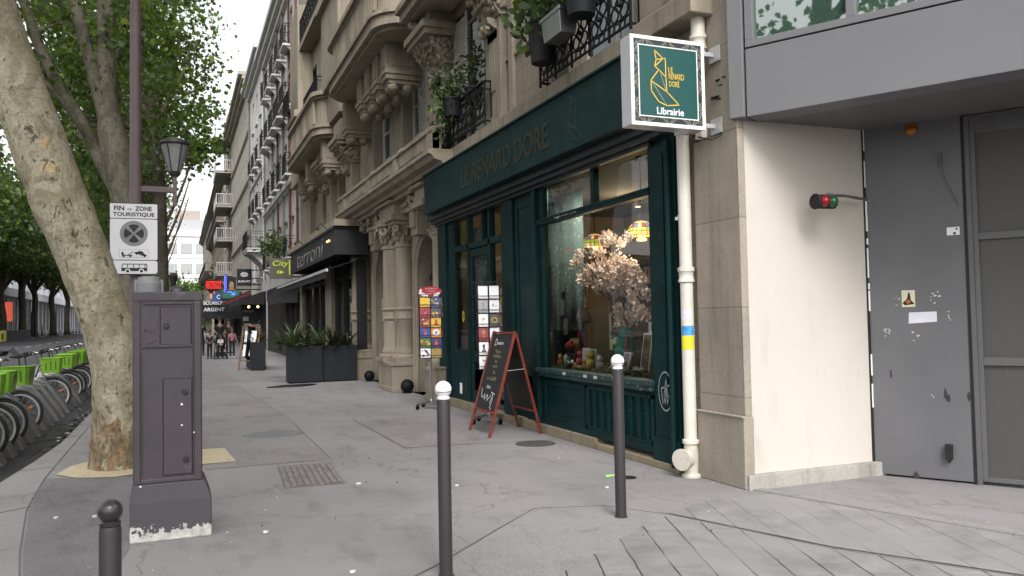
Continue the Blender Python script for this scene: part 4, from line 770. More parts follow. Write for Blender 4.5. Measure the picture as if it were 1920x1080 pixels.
# ------------------------------------------------------------------ bollards
def bollard(label,x,y,h,r,ball,white):
    q=thing('bollard',label,'bollard',(x,y,0)); b=MB(); zb=h-2*ball
    b.lathe([(r*1.25,-.05),(r*1.25,.006),(r,.012),(r,zb-.03),(r*.92,zb-.012),(r*.8,zb-.01)],(0,0,0),28); b.build('post',MT['cast'],smooth=40).parent=q
    b=MB()
    prof=[(r*.8,zb-.012),(r*.95,zb-.008),(r*.95,zb+.004),(r*.7,zb+.010)]
    for k in range(1,15):
        a=-pi/2+pi*k/14; 
        if ball*cos(a)<r*.66 and a<0: continue
        prof.append((max(ball*cos(a),1e-6),zb+ball+ball*sin(a)))
    b.lathe(prof,(0,0,0),28); b.build('ball',MT['white_paint'] if white else mat('glossy_dark_paint',(.045,.042,.044),.28,.3),smooth=50).parent=q
    if white:
        b=MB(); b.torus((0,0,zb+ball*.72),ball*.975,.0018,40,5,None,0,radians(200),radians(330)); b.build('ball_crack',MT['black']).parent=q
bollard('dark bollard with white ball top standing nearest the camera mid pavement',1.44,4.60,1.14,.0395,.049,True)
bollard('dark bollard with white ball top in front of the shop vent and step',3.05,5.36,1.215,.041,.05,True)
bollard('short plain dark bollard with dark ball near the kerb and cabinet',-.26,3.68,.80,.042,.047,False)
def ballguard(label,x,y,r=.14):
    q=thing('ball_guard',label,'ball guard',(x,y,0)); b=MB(); b.sphere((0,0,r*1.05),r,20,14); b.build('ball',MT['iron'],smooth=60).parent=q
    b=MB(); b.lathe([(r*.7,0),(r*.7,.03),(r*.5,.05)],(0,0,0),18); b.build('foot',MT['iron'],smooth=40).parent=q
ballguard('black iron ball at the foot of the stone portal beside the planters',4.40,20.2,.13); ballguard('black iron ball between the column pedestal and the card rack',4.36,16.4,.14)
# ------------------------------------------------------------------ street cabinet
q=thing('street_cabinet','purple grey metal street cabinet on a worn plinth beside the plane tree','cabinet',(-.07,6.22,0)); 
def cx(px): return -.30+.07+(px-248)/289
def cz(py): return 1.73-(py-548)/266
b=MB(); b.add([(-.25,-.02,0),(.28,-.02,0),(.28,.40,0),(-.25,.40,0),(-.25,-.02,.27),(.28,-.02,.27),(.28,.40,.27),(-.25,.40,.27),(-.235,-.005,.40),(.235,-.005,.40),(.235,.38,.40),(-.235,.38,.40)],[(0,1,2,3),(0,4,5,1),(1,5,6,2),(2,6,7,3),(3,7,4,0),(4,8,9,5),(5,9,10,6),(6,10,11,7),(7,11,8,4),(8,11,10,9)])
m,t,bs_,o_=nt('chipped_plinth_paint'); v=coords(t); tc=t.nodes.new('ShaderNodeTexCoord'); sp=N(t,'SeparateXYZ'); t.links.new(tc.outputs['Object'],sp.inputs[0])
ma=N(t,'MapRange'); ma.inputs[1].default_value=.02; ma.inputs[2].default_value=.17; ma.inputs[3].default_value=.22; ma.inputs[4].default_value=-.16; t.links.new(sp.outputs['Z'],ma.inputs[0])
ad=N(t,'Math',operation='ADD'); t.links.new(noise(t,v,9,6,.65),ad.inputs[0]); t.links.new(ma.outputs[0],ad.inputs[1]); fac=ramp(t,ad.outputs[0],[(.57,0.),(.58,1.)])
c=mix(t,fac,(.058,.05,.056),ramp(t,noise(t,v,25,5),[(.3,(.30,.29,.27)),(.6,(.52,.505,.48))])); t.links.new(c,bs_.inputs['Base Color']); bs_.inputs['Roughness'].default_value=.7; bump(t,bs_,mix(t,.5,fac,noise(t,v,40,4)),.4,.01)
b.build('plinth',m,bevel=.012).parent=q
C_=MT['cab']; b=MB(); b.box(-.23,.22,0,.36,.40,1.67); b.box(-.235,.226,-.008,.37,1.67,1.735); b.box(-.225,-.18,-.01,.01,.40,1.67); b.box(.165,.215,-.01,.01,.40,1.67); b.box(-.2,.19,-.004,.01,.40,.43); b.build('body',C_,bevel=.006).parent=q
def cdoor(x0,x1,z0,z1,locks):
    b=MB(); b.box(x0,x1,-.012,.0,z0,z1); d=b.build('door',C_,bevel=.003); d.parent=q
    b=MB(); g=.006
    for a in ((x0-g,x0,z0-g,z1+g),(x1,x1+g,z0-g,z1+g),(x0,x1,z0-g,z0),(x0,x1,z1,z1+g)): b.box(a[0],a[1],-.003,.001,a[2],a[3])
    b.build('door_gap',MT['black']).parent=q
    for (x,z) in locks:
        b=MB(); b.cyl((x,-.012,z),(x,-.024,z),.017,.017,14); b.cyl((x,-.024,z),(x,-.032,z),.009,.008,10); b.torus((x,-.024,z),.016,.004,14,6,Matrix(((1,0,0),(0,0,1),(0,1,0)))); l=b.build('lock',MT['cast'],smooth=40); l.parent=d
cdoor(cx(300),cx(357),cz(646),cz(577),[(cx(311),cz(611))]); cdoor(cx(305),cx(358),cz(888),cz(711),[(cx(345),cz(735)),(cx(347),cz(861))])
b=MB(); b.box(-.172,.158,-.016,.0,cz(650),cz(646)); b.box(-.16,.16,-.014,0,cz(570),cz(567)); b.box(.16,.164,-.014,0,.45,1.62); b.box(-.176,-.172,-.014,0,.45,1.3); b.build('trim',C_).parent=q
b=MB(); r_=random.Random(8)
strokes(b,[[(cx(262),cz(640)),(cx(270),cz(612)),(cx(283),cz(622)),(cx(292),cz(606))],[(cx(268),cz(650)),(cx(290),cz(632))]],Matrix(((1,0,0,0),(0,0,1,-.0125),(0,1,0,0),(0,0,0,1))),.006,-.001)
strokes(b,[[(cx(250),cz(563)),(cx(315),cz(566))],[(cx(300),cz(590)),(cx(318),cz(574)),(cx(328),cz(580))],[(cx(335),cz(578)),(cx(356),cz(590))]],Matrix(((1,0,0,0),(0,0,1,-.0135),(0,1,0,0),(0,0,0,1))),.004,-.001)
b.build('pink_marker_smear',mat('pink_smear',(.125,.06,.082),.7,var=.5,vs=30)).parent=q
b=MB()
for (x,z,s) in ((cx(339),cz(758),.009),(cx(339),cz(797),.007),(cx(362),cz(812),.006),(cx(262),cz(905),.008)): b.prism([(x-s,z-s*.6),(x+s,z-s*.8),(x+s*.7,z+s*.5),(x-.2*s,z+s)],'y',-.015,-.0125)
b.build('paint_chip',MT['white']).parent=q
b=MB(); b.lathe([(.085,0),(.085,.07),(.078,.075),(.072,.11),(.05,.118),(.0,.12)],(-.13,.2,1.735),28); b.box(-.225,-.205,.18,.22,1.735,1.83); b.box(-.055,-.035,.18,.22,1.735,1.83); b.build('vent_cap',mat('pale_grey_plastic',(.24,.24,.25),.5),smooth=40).parent=q
b=MB(); b.sphere((.055,.2,1.735),.055,20,12); b.build('dome',mat('blue_grey_dome',(.06,.06,.075),.35,.3),smooth=60).parent=q
# ------------------------------------------------------------------ lamp post and traffic sign
q=thing('lamp_post','tall purple brown lamp post with a side lantern rising behind the sign','street lamp',(-.50,11.2,0)); mp_=mat('lamp_post_paint',(.15,.105,.112),.5,var=.1)
b=MB(); b.lathe([(.16,0),(.16,.5),(.13,.6),(.085,.7),(.075,2.2),(.068,3.4),(.058,7.5),(.05,9)],(0,0,0),20); b.build('post',mp_,smooth=40).parent=q
b=MB(); b.box(.05,.47,-.03,.03,3.19,3.26); b.box(.43,.48,-.028,.028,3.02,3.42); b.build('arm',mp_,bevel=.005).parent=q
la=MB(); la.lathe([(.045,3.40),(.07,3.43),(.075,3.46),(.05,3.47)],(.455,0,0),16); la.lathe([(.175,3.80),(.19,3.82),(.17,3.86),(.08,3.895),(0,3.9)],(.455,0,0),24)
for k in range(6):
    a=k*pi/3; la.bar((.455+.078*cos(a),.078*sin(a),3.46),(.455+.172*cos(a),.172*sin(a),3.81),.01)
l_=la.build('lantern',MT['cast'],smooth=40); l_.parent=q
b=MB(); b.lathe([(.07,3.465),(.165,3.80)],(.455,0,0),24); b.build('lantern_glass',mat('frosted_lantern',(.30,.31,.31),.2),smooth=60,recalc=False).parent=l_
b=MB(); b.cyl((0,0,8.9),(1.6,0,9.2),.04,.03,8); b.build('arm',mp_).parent=q
q=thing('traffic_sign','white sign reading FIN DE ZONE TOURISTIQUE on the lamp post','sign',(-.515,11.05,2.13)); W,Hh=.56,.895; ww,bk_=mat('sign_white',(.66,.66,.68),.4,var=.02),mat('sign_black',(.012,.012,.014),.5); gr_=mat('sign_grey',(.26,.26,.28),.5)
def rrect(x0,x1,z0,z1,r):
    p=[]
    for (cx_,cz_,a0) in ((x1-r,z0+r,-90),(x1-r,z1-r,0),(x0+r,z1-r,90),(x0+r,z0+r,180)):
        for k in range(5): a=radians(a0+k*22.5); p.append((cx_+r*cos(a),cz_+r*sin(a)))
    return p
b=MB(); b.prism(rrect(-W/2,W/2,0,Hh,.045),'y',0,.03); b.box(-.05,.05,.03,.1,.1,.8); b.build('back_panel',bk_).parent=q
b=MB()
for z0,z1 in ((.012,.176),(.186,.692),(.702,.883)): b.prism(rrect(-W/2+.013,W/2-.013,z0,z1,.012 if z0>.1 else .03),'y',-.003,0)
b.build('face',ww).parent=q
MW[q.name]=Matrix.Translation((-.515,11.05,2.13)); F=lambda x,z: faceY(-.515+x,11.05-.0035,2.13+z)
text('lettering','FIN',F(-.165,.825),.115,.058,bk_,q,.002,bold=.03); text('lettering','DE',F(-.047,.812),.045,.026,bk_,q,.002); text('lettering','ZONE',F(.11,.825),.19,.058,bk_,q,.002,bold=.03); text('lettering','TOURISTIQUE',F(0,.746),.47,.058,bk_,q,.002,bold=.03)
b=MB()
def ring(mb,cx_,cz_,r0,r1,y0,y1,a0=0,a1=360,n=40,mi=0):
    pts=[(cx_+r1*cos(radians(a0+(a1-a0)*k/n)),cz_+r1*sin(radians(a0+(a1-a0)*k/n))) for k in range(n+1)]; ins=[(cx_+r0*cos(radians(a0+(a1-a0)*k/n)),cz_+r0*sin(radians(a0+(a1-a0)*k/n))) for k in range(n+1)]
    for k in range(n): mb.prism([ins[k],pts[k],pts[k+1],ins[k+1]],'y',y0,y1,mi)
ring(b,0,.512,0,.158,-.005,-.003); 
for k in range(4): ring(b,.014*cos(radians(k*90)),.512+.014*sin(radians(k*90)),.0,.1,-.007,-.005,k*90-37,k*90+37,12,1)
b.build('no_stopping_mark',[gr_,bk_]).parent=q
b=MB()
P_=lambda pts,mi=0: b.prism(pts,'y',-.006,-.003,mi)
P_(rrect(-.165,.165,.215,.315,.012),1); P_(rrect(-.162,.162,.218,.312,.011),2); b.v=[(x,y-.001 if i>39 else y,z) for i,(x,y,z) in enumerate(b.v)]
P2_=lambda pts: b.prism(pts,'y',-.009,-.006,0)
P2_([(-.13,.235),(-.02,.235),(-.02,.247),(-.13,.247)]); P2_([(-.14,.24),(-.115,.24),(-.115,.27),(-.125,.29),(-.14,.27)]); P2_([(-.07,.245),(-.06,.245),(-.005,.285),(-.01,.293)]); ring(b,-.115,.232,0,.014,-.009,-.006,n=14); ring(b,-.04,.232,0,.014,-.009,-.006,n=14)
P2_([(.0,.28),(.04,.285),(.06,.298),(.10,.288),(.115,.262),(.145,.245),(.14,.232),(.1,.235),(.06,.252),(.01,.266)]); ring(b,.03,.262,0,.014,-.009,-.006,n=14); ring(b,.122,.233,0,.014,-.009,-.006,n=14)
b.build('tow_mark',[bk_,gr_,ww]).parent=q
b=MB(); P_([(-.14,.045),(.15,.045),(.15,.085),(-.14,.085)]); P_([(-.13,.128),(.15,.128),(.15,.137),(-.13,.137)])
for x in (-.14,-.075,-.01,.055,.12,.142): P_([(x,.085),(x+.008,.085),(x+.008+(.008 if x<-.1 else 0),.13),(x+(.008 if x<-.1 else 0),.13)])
ring(b,-.07,.045,.018,.032,-.0075,-.006,n=18,mi=1); ring(b,-.07,.045,0,.018,-.0085,-.006,n=18); ring(b,.085,.045,.018,.032,-.0075,-.006,n=18,mi=1); ring(b,.085,.045,0,.018,-.0085,-.006,n=18)
b.build('bus_mark',[bk_,ww]).parent=q
# ------------------------------------------------------------------ red chalkboard
q=thing('chalkboard','red framed A-board chalkboard standing in front of the bookshop','A-board',(4.0,10.05,0)); Y0,Y1=-.40,.35
for nm,xf,sg in (('front_leaf',-.38,1),('back_leaf',.335,-1)):
    b=MB()
    for y in (Y0,Y1): b.bar((xf,y,0),(0,y,1.33),.045,.028)
    b.bar((0+.004*sg*-1,Y0+.02,1.31),(0+.004*sg*-1,Y1-.02,1.31),.045,.028)
    zt=.30; b.bar((xf*(1-zt/1.33),Y0+.02,zt),(xf*(1-zt/1.33),Y1-.02,zt),.05,.024)
    fr=b.build(nm,MT['red_wood'],bevel=.004); fr.parent=q
    p0=Vector((xf*(1-.31/1.33),0,.31)); p1=Vector((xf*.03,0,1.29)); b=MB(); d=(p1-p0)
    R=Matrix(((0,d.normalized().x,0),(1,0,0),(0,d.normalized().z,0))); nrm=Vector((-d.z,0,d.x)).normalized()*sg
    b.add([p0+Vector((0,Y0+.02,0))+nrm*.006,p0+Vector((0,Y1-.02,0))+nrm*.006,p1+Vector((0,Y1-.02,0))+nrm*.006,p1+Vector((0,Y0+.02,0))+nrm*.006,p0+Vector((0,Y0+.02,0))-nrm*.006,p0+Vector((0,Y1-.02,0))-nrm*.006,p1+Vector((0,Y1-.02,0))-nrm*.006,p1+Vector((0,Y0+.02,0))-nrm*.006],[(0,1,2,3),(4,7,6,5),(0,4,5,1),(1,5,6,2),(2,6,7,3),(3,7,4,0)])
    b.build('board',MT['board']).parent=fr
    if sg==1:
        u=Vector((0,-1,0)); vv=d.normalized(); n_=u.cross(vv); o3=p0+n_*.0075
        Mt=Matrix(((u.x,vv.x,n_.x,o3.x),(u.y,vv.y,n_.y,o3.y),(u.z,vv.z,n_.z,o3.z),(0,0,0,1))); r_=random.Random(21)
        b=MB(); yb=MB()
        def wr(mb,x,y,w,h,n): 
            pts=[]; 
            for i in range(n*4+1): pts.append((x+w*i/(n*4)+.012*sin(i*1.9),y+h*(.5+.45*sin(i*1.57+r_.uniform(-.5,.5)))*r_.uniform(.6,1.1)))
            strokes(mb,[pts],Mt,.008,.0012)
        strokes(b,[[(-.17,.88),(-.17,.95),(-.12,.94),(-.1,.90),(-.13,.865),(-.18,.87)]],Mt,.010,.0012); wr(b,-.08,.875,.2,.045,5); wr(yb,-.1,.76,.2,.05,3); wr(yb,-.12,.69,.26,.06,5); wr(yb,-.04,.63,.1,.04,2); wr(yb,-.07,.56,.16,.05,3); wr(yb,0,.48,.06,.05,2); wr(yb,-.17,.40,.08,.04,2); wr(yb,-.05,.39,.22,.06,4); wr(b,-.1,.28,.14,.05,3); b_x=[(-.25,.27),(-.2,.16),(-.14,.15),(-.1,.2),(-.08,.13),(0,.2),(.02,.12),(.12,.2)]
        strokes(b,[b_x,[(.16,.24),(.2,.14),(.17,.05),(.22,.02)],[(.12,.24),(.24,.22)],[(.19,.2),(.13,.1)]],Mt,.010,.0012)
        b.build('chalk_writing',MT['chalk']).parent=fr; yb.build('chalk_writing',MT['chalk_y']).parent=fr
b=MB(); b.bar((-.145,Y0-.012,.83),(.125,Y0-.012,.85),.02,.006); b.bar((-.145,Y1+.012,.83),(.125,Y1+.012,.85),.02,.006); b.build('stay',MT['alu']).parent=q
# ------------------------------------------------------------------ card racks
def rack(label,x,y,rz,zb,zt,rows,w,header):
    q=thing('card_rack',label,'card rack',(x,y,0),rz)
    b=MB(); b.cyl((0,0,.14),(0,0,zt),.016,.016,10); b.build('pole',MT['steel'],smooth=40).parent=q
    b=MB(); 
    for k in range(4):
        a=k*pi/2+.5; b.bar((0,0,.125),(.27*cos(a),.27*sin(a),.09),.05,.03)
    b.cyl((0,0,.1),(0,0,.17),.04,.03,12); b.build('base',MT['steel']).parent=q
    for k in range(4):
        a=k*pi/2+.5; c_=Vector((.27*cos(a),.27*sin(a),.04)); b=MB(); b.torus(c_,.028,.013,16,8,Matrix.Rotation(.7,3,'Z')@Matrix(((1,0,0),(0,0,1),(0,1,0)))); b.cyl(c_+Vector((-.01,-.01,0)),c_+Vector((.01,.01,0)),.016,.016,10); b.box(c_.x-.02,c_.x+.02,c_.y-.02,c_.y+.02,.066,.085); b.build('caster',MT['iron'],smooth=40).parent=q
    b=MB(); h=w/2
    for z in [zb+(zt-zb)*i/rows for i in range(rows+1)]:
        for k in range(4):
            a=k*pi/2; R=Matrix.Rotation(a,3,'Z')
            for dz,dd in ((0,.0),(.05,.035)): b.bar(R@Vector((-h,-h-dd,z+dz)),R@Vector((h,-h-dd,z+dz)),.007)
            b.bar(R@Vector((-h,-h,z)),R@Vector((h,-h-.035,z)),.003); b.bar(R@Vector((0,-h-.035,z)),R@Vector((0,-h-.035,z+.05)),.003)
    for k in range(4):
        R=Matrix.Rotation(k*pi/2,3,'Z'); 
        for xx in (-h,0,h): b.bar(R@Vector((xx,-h,zb)),R@Vector((xx,-h,zt)),.005)
        b.bar(R@Vector((0,0,zb)),R@Vector((h,-h,zb)),.006); b.bar(R@Vector((0,0,zt)),R@Vector((h,-h,zt)),.006)
    b.build('wire_frame',MT['wire']).parent=q
    if header:
        b=MB(); pts=[(.20*cos(radians(a)),zt+.10+.085*sin(radians(a))) for a in range(0,360,15)]; b.prism(pts,'y',-.14,-.132); hd=b.build('header_board',mat('red_header',(.42,.012,.035),.5)); hd.parent=q
        b=MB()
        for (a,s_) in ((200,.05),(215,.045),(230,.05),(250,.035),(185,.03),(300,.035),(320,.045),(335,.03),(160,.03)): 
            px,pz=.165*cos(radians(a)),zt+.10+.07*sin(radians(a)); b.prism([(px+s_*cos(k*.7)*.7,pz+s_*.55*sin(k*.7)) for k in range(9)],'y',-.145,-.14)
        b.build('header_pattern',MT['white']).parent=hd
        Mh=MW[q.name]
        for j,s_ in enumerate(('Papillons','et Papillotes','cartes')): text('lettering',s_,Mh@faceY(.02,-.1455,zt+.145-j*.04),.2-.03*j,.022,mat('header_text',(.7,.4,.42),.6),q,.002)
    return q
ordn=['top','second','third','fourth','fifth','bottom']
def cards(rk,M,zb,zt,rows,w,cw,ch,spec,rname,group):
    for r_i in range(rows):
        for side in range(3):
            if side==2 and r_i>=rows: continue
            sp_=spec[(r_i*2+side)%len(spec)] if side<2 else spec[(r_i*2+5)%len(spec)]
            desc,base,mot,col=sp_; z=zt-(zt-zb)*(r_i+1)/rows+.012; b=MB(); s_=cw/2
            b.box(-s_,s_,-.004,0,0,ch); rr=random.Random(r_i*7+side)
            if mot=='dots':
                for k in range(12): u,v_=rr.uniform(-s_*.75,s_*.75),rr.uniform(ch*.15,ch*.85); g=rr.uniform(.012,.024); b.prism([(u+g*cos(j*pi/3),v_+g*sin(j*pi/3)) for j in range(6)],'y',-.0055,-.004,1+k%2)
            elif mot=='round':
                b.prism([(s_*.68*cos(j*pi/8),ch/2+s_*.68*sin(j*pi/8)) for j in range(16)],'y',-.0055,-.004,1); b.prism([(s_*.34*cos(j*pi/4),ch/2+s_*.34*sin(j*pi/4)) for j in range(8)],'y',-.007,-.0055,2)
            elif mot=='figure':
                b.prism([(-s_*.5,ch*.2),(s_*.5,ch*.2),(s_*.2,ch*.55),(s_*.3,ch*.75),(0,ch*.85),(-s_*.3,ch*.7),(-s_*.15,ch*.5)],'y',-.0055,-.004,1); b.prism([(-s_*.2,ch*.3),(s_*.25,ch*.3),(0,ch*.6)],'y',-.007,-.0055,2)
            elif mot=='small':
                for k in range(4): u,v_=rr.uniform(-s_*.35,s_*.35),ch*.55+rr.uniform(-.02,.02); b.prism([(u+.011*cos(j*pi/3),v_+.011*sin(j*pi/3)) for j in range(6)],'y',-.0055,-.004,1+k%2)
                b.box(-s_*.5,s_*.5,-.005,-.004,ch*.16,ch*.175,2)
            elif mot=='cross': b.box(-.006,.006,-.0055,-.004,ch*.2,ch*.8,1); b.prism([(.03*cos(j*pi/4),ch*.68+.03*sin(j*pi/4)) for j in range(8)],'y',-.006,-.004,1)
            elif mot=='plain': b.box(-s_*.8,s_*.8,-.0048,-.004,ch*.1,ch*.12,1)
            o=b.build('greeting_card',[mcard(base),mcard(col[0]),mcard(col[1])])
            R=Matrix.Rotation(radians(-7),4,'X'); xx=(-w/4,w/4,0)[side]
            if side<2: L=Matrix.Translation((xx,-w/2-.02,z))@R
            else: L=Matrix.Rotation(pi/2,4,'Z')@Matrix.Translation((-w/4,-w/2-.02,z))@R
            MM=M@L; o.location=MM.to_translation(); o.rotation_euler=MM.to_euler()
            pos=('left','right')[side]+' pocket' if side<2 else 'side pocket'
            tag(o,f"{desc} card, {pos} of the {ordn[r_i]} row, {rname}",'greeting card',group)
_mc={}
def mcard(c):
    if c not in _mc: _mc[c]=mat('card_ink',c,.45,var=.05)
    return _mc[c]
Yl=(.62,.40,.02);Rd=(.45,.03,.03);Bl=(.03,.06,.30);Gn=(.05,.20,.04);Wt=(.75,.75,.77);Or=(.60,.22,.03);Pu=(.10,.03,.16);Bk=(.03,.025,.025);Gd=(.38,.25,.06);Sk=(.12,.35,.45);Gy=(.3,.3,.32)
spec1=[('plain yellow',Yl,'plain',(Or,Or)),('dark blue speckled',Bl,'dots',(Gn,Yl)),('red figure',Rd,'figure',(Pu,Or)),('violet speckled',Pu,'dots',(Gn,Yl)),('red and purple speckled',(.3,.03,.05),'dots',(Pu,Yl)),('yellow red-figured',Yl,'figure',(Rd,Rd)),('blue figured',Bl,'figure',(Rd,Sk)),('orange round-motif',Or,'round',(Wt,Sk)),('green speckled',Gn,'dots',(Rd,Yl)),('navy figured',(.03,.02,.16),'figure',(Rd,Or)),('white and red speckled',Wt,'dots',(Rd,Sk)),('gold',Gd,'plain',(Yl,Yl))]
spec2=[('plain white',Wt,'plain',(Gy,Gy)),('white blank',Wt,'plain',(Gy,Gy)),('grey sketched',(.45,.44,.43),'figure',(Gy,(.38,.37,.36))),('white blue-dotted',Wt,'small',(Sk,Gy)),('white gold-dotted',Wt,'small',(Yl,Gd)),('dark gold-rosette',(.09,.075,.06),'round',(Gd,Bk)),('crimson gold-crossed',(.33,.025,.04),'cross',(Gd,Gd)),('white letter-marked',Wt,'small',(Bk,Gy)),('white black-figured',Wt,'figure',(Bk,Gy)),('pale grey',(.5,.5,.5),'plain',(Gy,Gy)),('white dotted',Wt,'small',(Rd,Gy)),('cream',(.6,.57,.5),'plain',(Gy,Gy))]
k1=rack('wire card rack with red oval header and colourful cards','x' and 3.95,13.3,radians(-14),.86,1.88,6,.36,True); cards(k1,MW[k1.name],.86,1.88,6,.36,.165,.155,spec1,'red-topped rack','cards on the red-topped rack')
k2=rack('wire card rack of white cards standing behind the red chalkboard',4.13,11.0,radians(-14),.78,1.98,6,.32,False); cards(k2,MW[k2.name],.78,1.98,6,.32,.135,.18,spec2,'rack behind the chalkboard','cards on the rack behind the chalkboard')
b=MB(); b.box(-.13,.13,-.13,.13,0,.62); b.box(-.15,.15,-.15,.15,.62,.66); b.box(-.14,.14,-.14,.14,0,.08); simple('stone_post','low stone post standing behind the red-topped card rack','post',b,MT['stone_plain'],(4.32,13.95,0),bevel=.01)
# ------------------------------------------------------------------ downpipe, blade sign, fixtures on the corner
q=thing('downpipe','cream painted cast iron downpipe at the corner of the bookshop','downpipe',(4.40,6.40,0)); r=.06; b=MB()
b.cyl((0,0,.33),(0,0,3.3),r,r,20); b.tube([(0,0,3.3),(0,-.04,3.45),(.01,-.2,3.7),(.02,-.26,3.9)],r,16); b.cyl((.02,-.26,3.88),(.02,-.26,9),r*1.08,r*1.08,20); b.build('pipe',MT['pipe'],smooth=50).parent=q
b=MB()
for x,y,z in ((0,0,1.86),(0,0,3.25),(.02,-.26,3.98)): b.lathe([(r,-.06),(r*1.25,-.05),(r*1.25,-.03),(r*1.12,-.02),(r*1.15,.04),(r*1.3,.05),(r*1.3,.085),(r,.09)],(x,y,z),20)
b.lathe([(r,.30),(r*1.3,.31),(r*1.3,.34),(r,.35)],(0,0,0),20); b.build('collar',MT['pipe'],smooth=40).parent=q
b=MB(); b.tube([(0,0,.33),(0,0,.2),(0,0,.02)],[r*1.02,r*1.15,r*1.05],18); b.lathe([(r*1.5,0),(r*1.5,.02),(r*1.1,.035)],(0,0,0),18); b.cyl((-.04,.0,.17),(-.12,-.03,.17),.085,.085,20); b.cyl((-.12,-.03,.17),(-.135,-.036,.17),.1,.1,20); b.build('boot',MT['pipe_dirty'],smooth=40).parent=q
b=MB(); b.box(-.02,.12,.055,.09,2.42,2.45); b.box(-.04,.02,.03,.1,2.40,2.43); b.build('bracket',MT['white_paint']).parent=q
def wrap(zb,zt,a0,a1,rr):
    b=MB(); n=14; vs=[(rr*cos(a0+(a1-a0)*i/n),rr*sin(a0+(a1-a0)*i/n),z) for z in (zb,zt) for i in range(n+1)]
    b.add(vs,[(i,i+1,n+2+i,n+1+i) for i in range(n)]); return b
q=thing('sticker','blue and yellow sticker wrapped round the white downpipe','sticker',(4.40,6.40,0)); wrap(1.31,1.40,radians(170),radians(300),.0615).build('upper_band',mat('sticker_blue',(.06,.28,.62),.5,var=.3,vs=30),smooth=60,recalc=False).parent=q; wrap(1.18,1.31,radians(170),radians(300),.0615).build('lower_band',mat('sticker_yellow',(.72,.58,.03),.5,var=.15,dirt=(.35,.3,.1),ds=25),smooth=60,recalc=False).parent=q
b=wrap(1.46,1.55,radians(175),radians(280),.0618); o=b.build('torn_sticker',mat('lilac_paper',(.6,.58,.66),.7,var=.15,vs=30),smooth=60,recalc=False); o.location=(4.40,6.40,0); tag(o,'torn lilac paper sticker on the downpipe above the yellow one','sticker')
q=thing('shop_sign','white framed green projecting sign with golden line-drawn fox','shop sign',(3.96,5.95,3.14)); 
gs=mat('sign_teal',(.006,.085,.078),.35,var=.04); bo=mat('sign_border_dark',(.02,.035,.035),.4); gy=mat('sign_yellow',(.72,.47,.06),.4,var=.03); wp=mat('bright_frame_white',(.86,.86,.87),.35,var=.02); MQ=MW[q.name]
b=MB(); b.box(-.375,.375,.006,.17,0,.78); b.build('case',mat('case_aluminium',(.52,.52,.54),.35,.3,var=.03),bevel=.006).parent=q
b=MB(); 
for a in ((-.378,.378,.75,.783),(-.378,.378,-.003,.03),(-.378,-.346,.03,.75),(.346,.378,.03,.75)): b.box(a[0],a[1],-.006,.01,a[2],a[3])
b.build('frame',wp,bevel=.003).parent=q
b=MB(); b.box(-.346,.346,-.001,.006,.03,.75); b.build('border_panel',bo).parent=q
b=MB(); b.box(-.29,.29,-.004,-.001,.085,.695); b.build('centre_panel',gs).parent=q
b=MB(); 
for a in ((-.295,.295,.695,.703),(-.295,.295,.077,.085),(-.303,-.295,.077,.703),(.295,.303,.077,.703)): b.box(a[0],a[1],-.006,-.001,a[2],a[3])
b.build('inner_line',wp).parent=q
FY=faceY(0,0,0)
def sgn(px,py):   # emblem drawing: position inside the centre panel
    u=(px-157)/508; v_=1-(py-(140+(px-148)*.116))/603; return (-.29+.58*u,.085+.61*v_)
L=[[(290,188),(365,262),(385,260),(387,425),(391,550),(500,670),(390,672),(318,635),(255,540),(253,450),(325,357),(288,330),(303,270),(290,188)],[(288,330),(365,262)],[(303,270),(365,262)],[(325,357),(387,425)],[(253,450),(391,552)]]
b=MB(); strokes(b,[[sgn(*p) for p in l] for l in L],faceY(0,-.0045,0),.0085); b.build('fox_emblem',gy).parent=q
b=MB(); strokes(b,[[sgn(*p) for p in l] for l in [[(338,385),(387,548)],[(265,465),(388,668)]]],faceY(0,-.0045,0),.005); b.build('fox_fold_lines',mat('pale_gold',(.45,.40,.22),.5)).parent=q
for s_,x0,x1,y0,y1 in (('LE',410,450,335,385),('RENARD',412,550,392,446),('DORÉ',414,505,445,512)):
    a=sgn(x0,y1-(0)); c_=sgn(x1,y0+(x1-x0)*.06); text('lettering',s_,MQ@faceY((a[0]+c_[0])/2,-.0045,(a[1]+c_[1])/2),c_[0]-a[0],abs(c_[1]-a[1])*.84,gy,q,.003,bold=0)
a=sgn(300,742); c_=sgn(540,705); text('lettering','Librairie',MQ@faceY((a[0]+c_[0])/2,-.0045,.135),c_[0]-a[0],.062,wp,q,.003)
b=MB(); b2=MB()
for side in range(4):
    R=Matrix.Rotation(side*pi/2,4,'Z'); hx,hz=(.345,.36) if side%2==0 else (.36,.345)
    for k in range(3):
        cx_=-.23+k*.23
        for j in range(-3,4):
            if j==0: continue
            ln=[(cx_+j*.008,-hz+.004),(cx_+j*.03,-hz+.045)]
            (strokes if True else 0)(b if (j+k)%2 else b2,[[((R@Vector((p[0],p[1],0))).x,(R@Vector((p[0],p[1],0))).y+.39) for p in ln]],faceY(0,-.0015,0),.0026)
for sx in (-1,1):
    for k in range(12):
        z=.08+k*.055; strokes(b if k%2 else b2,[[(sx*.343,z),(sx*.308,z+.05*(1 if k%3 else -1))]],faceY(0,-.0015,0),.0026)
b.build('fan_pattern',mat('pale_line',(.5,.5,.48),.5)).parent=q; b2.build('fan_pattern',mat('muted_gold',(.4,.34,.16),.5)).parent=q
b=MB(); 
for z in (.05,.70): b.box(.375,.506,.03,.07,z-.02,z+.02); b.box(.505,.52,-.06,.1,z-.07,z+.07)
b.build('bracket',MT['alu'],bevel=.003).parent=q
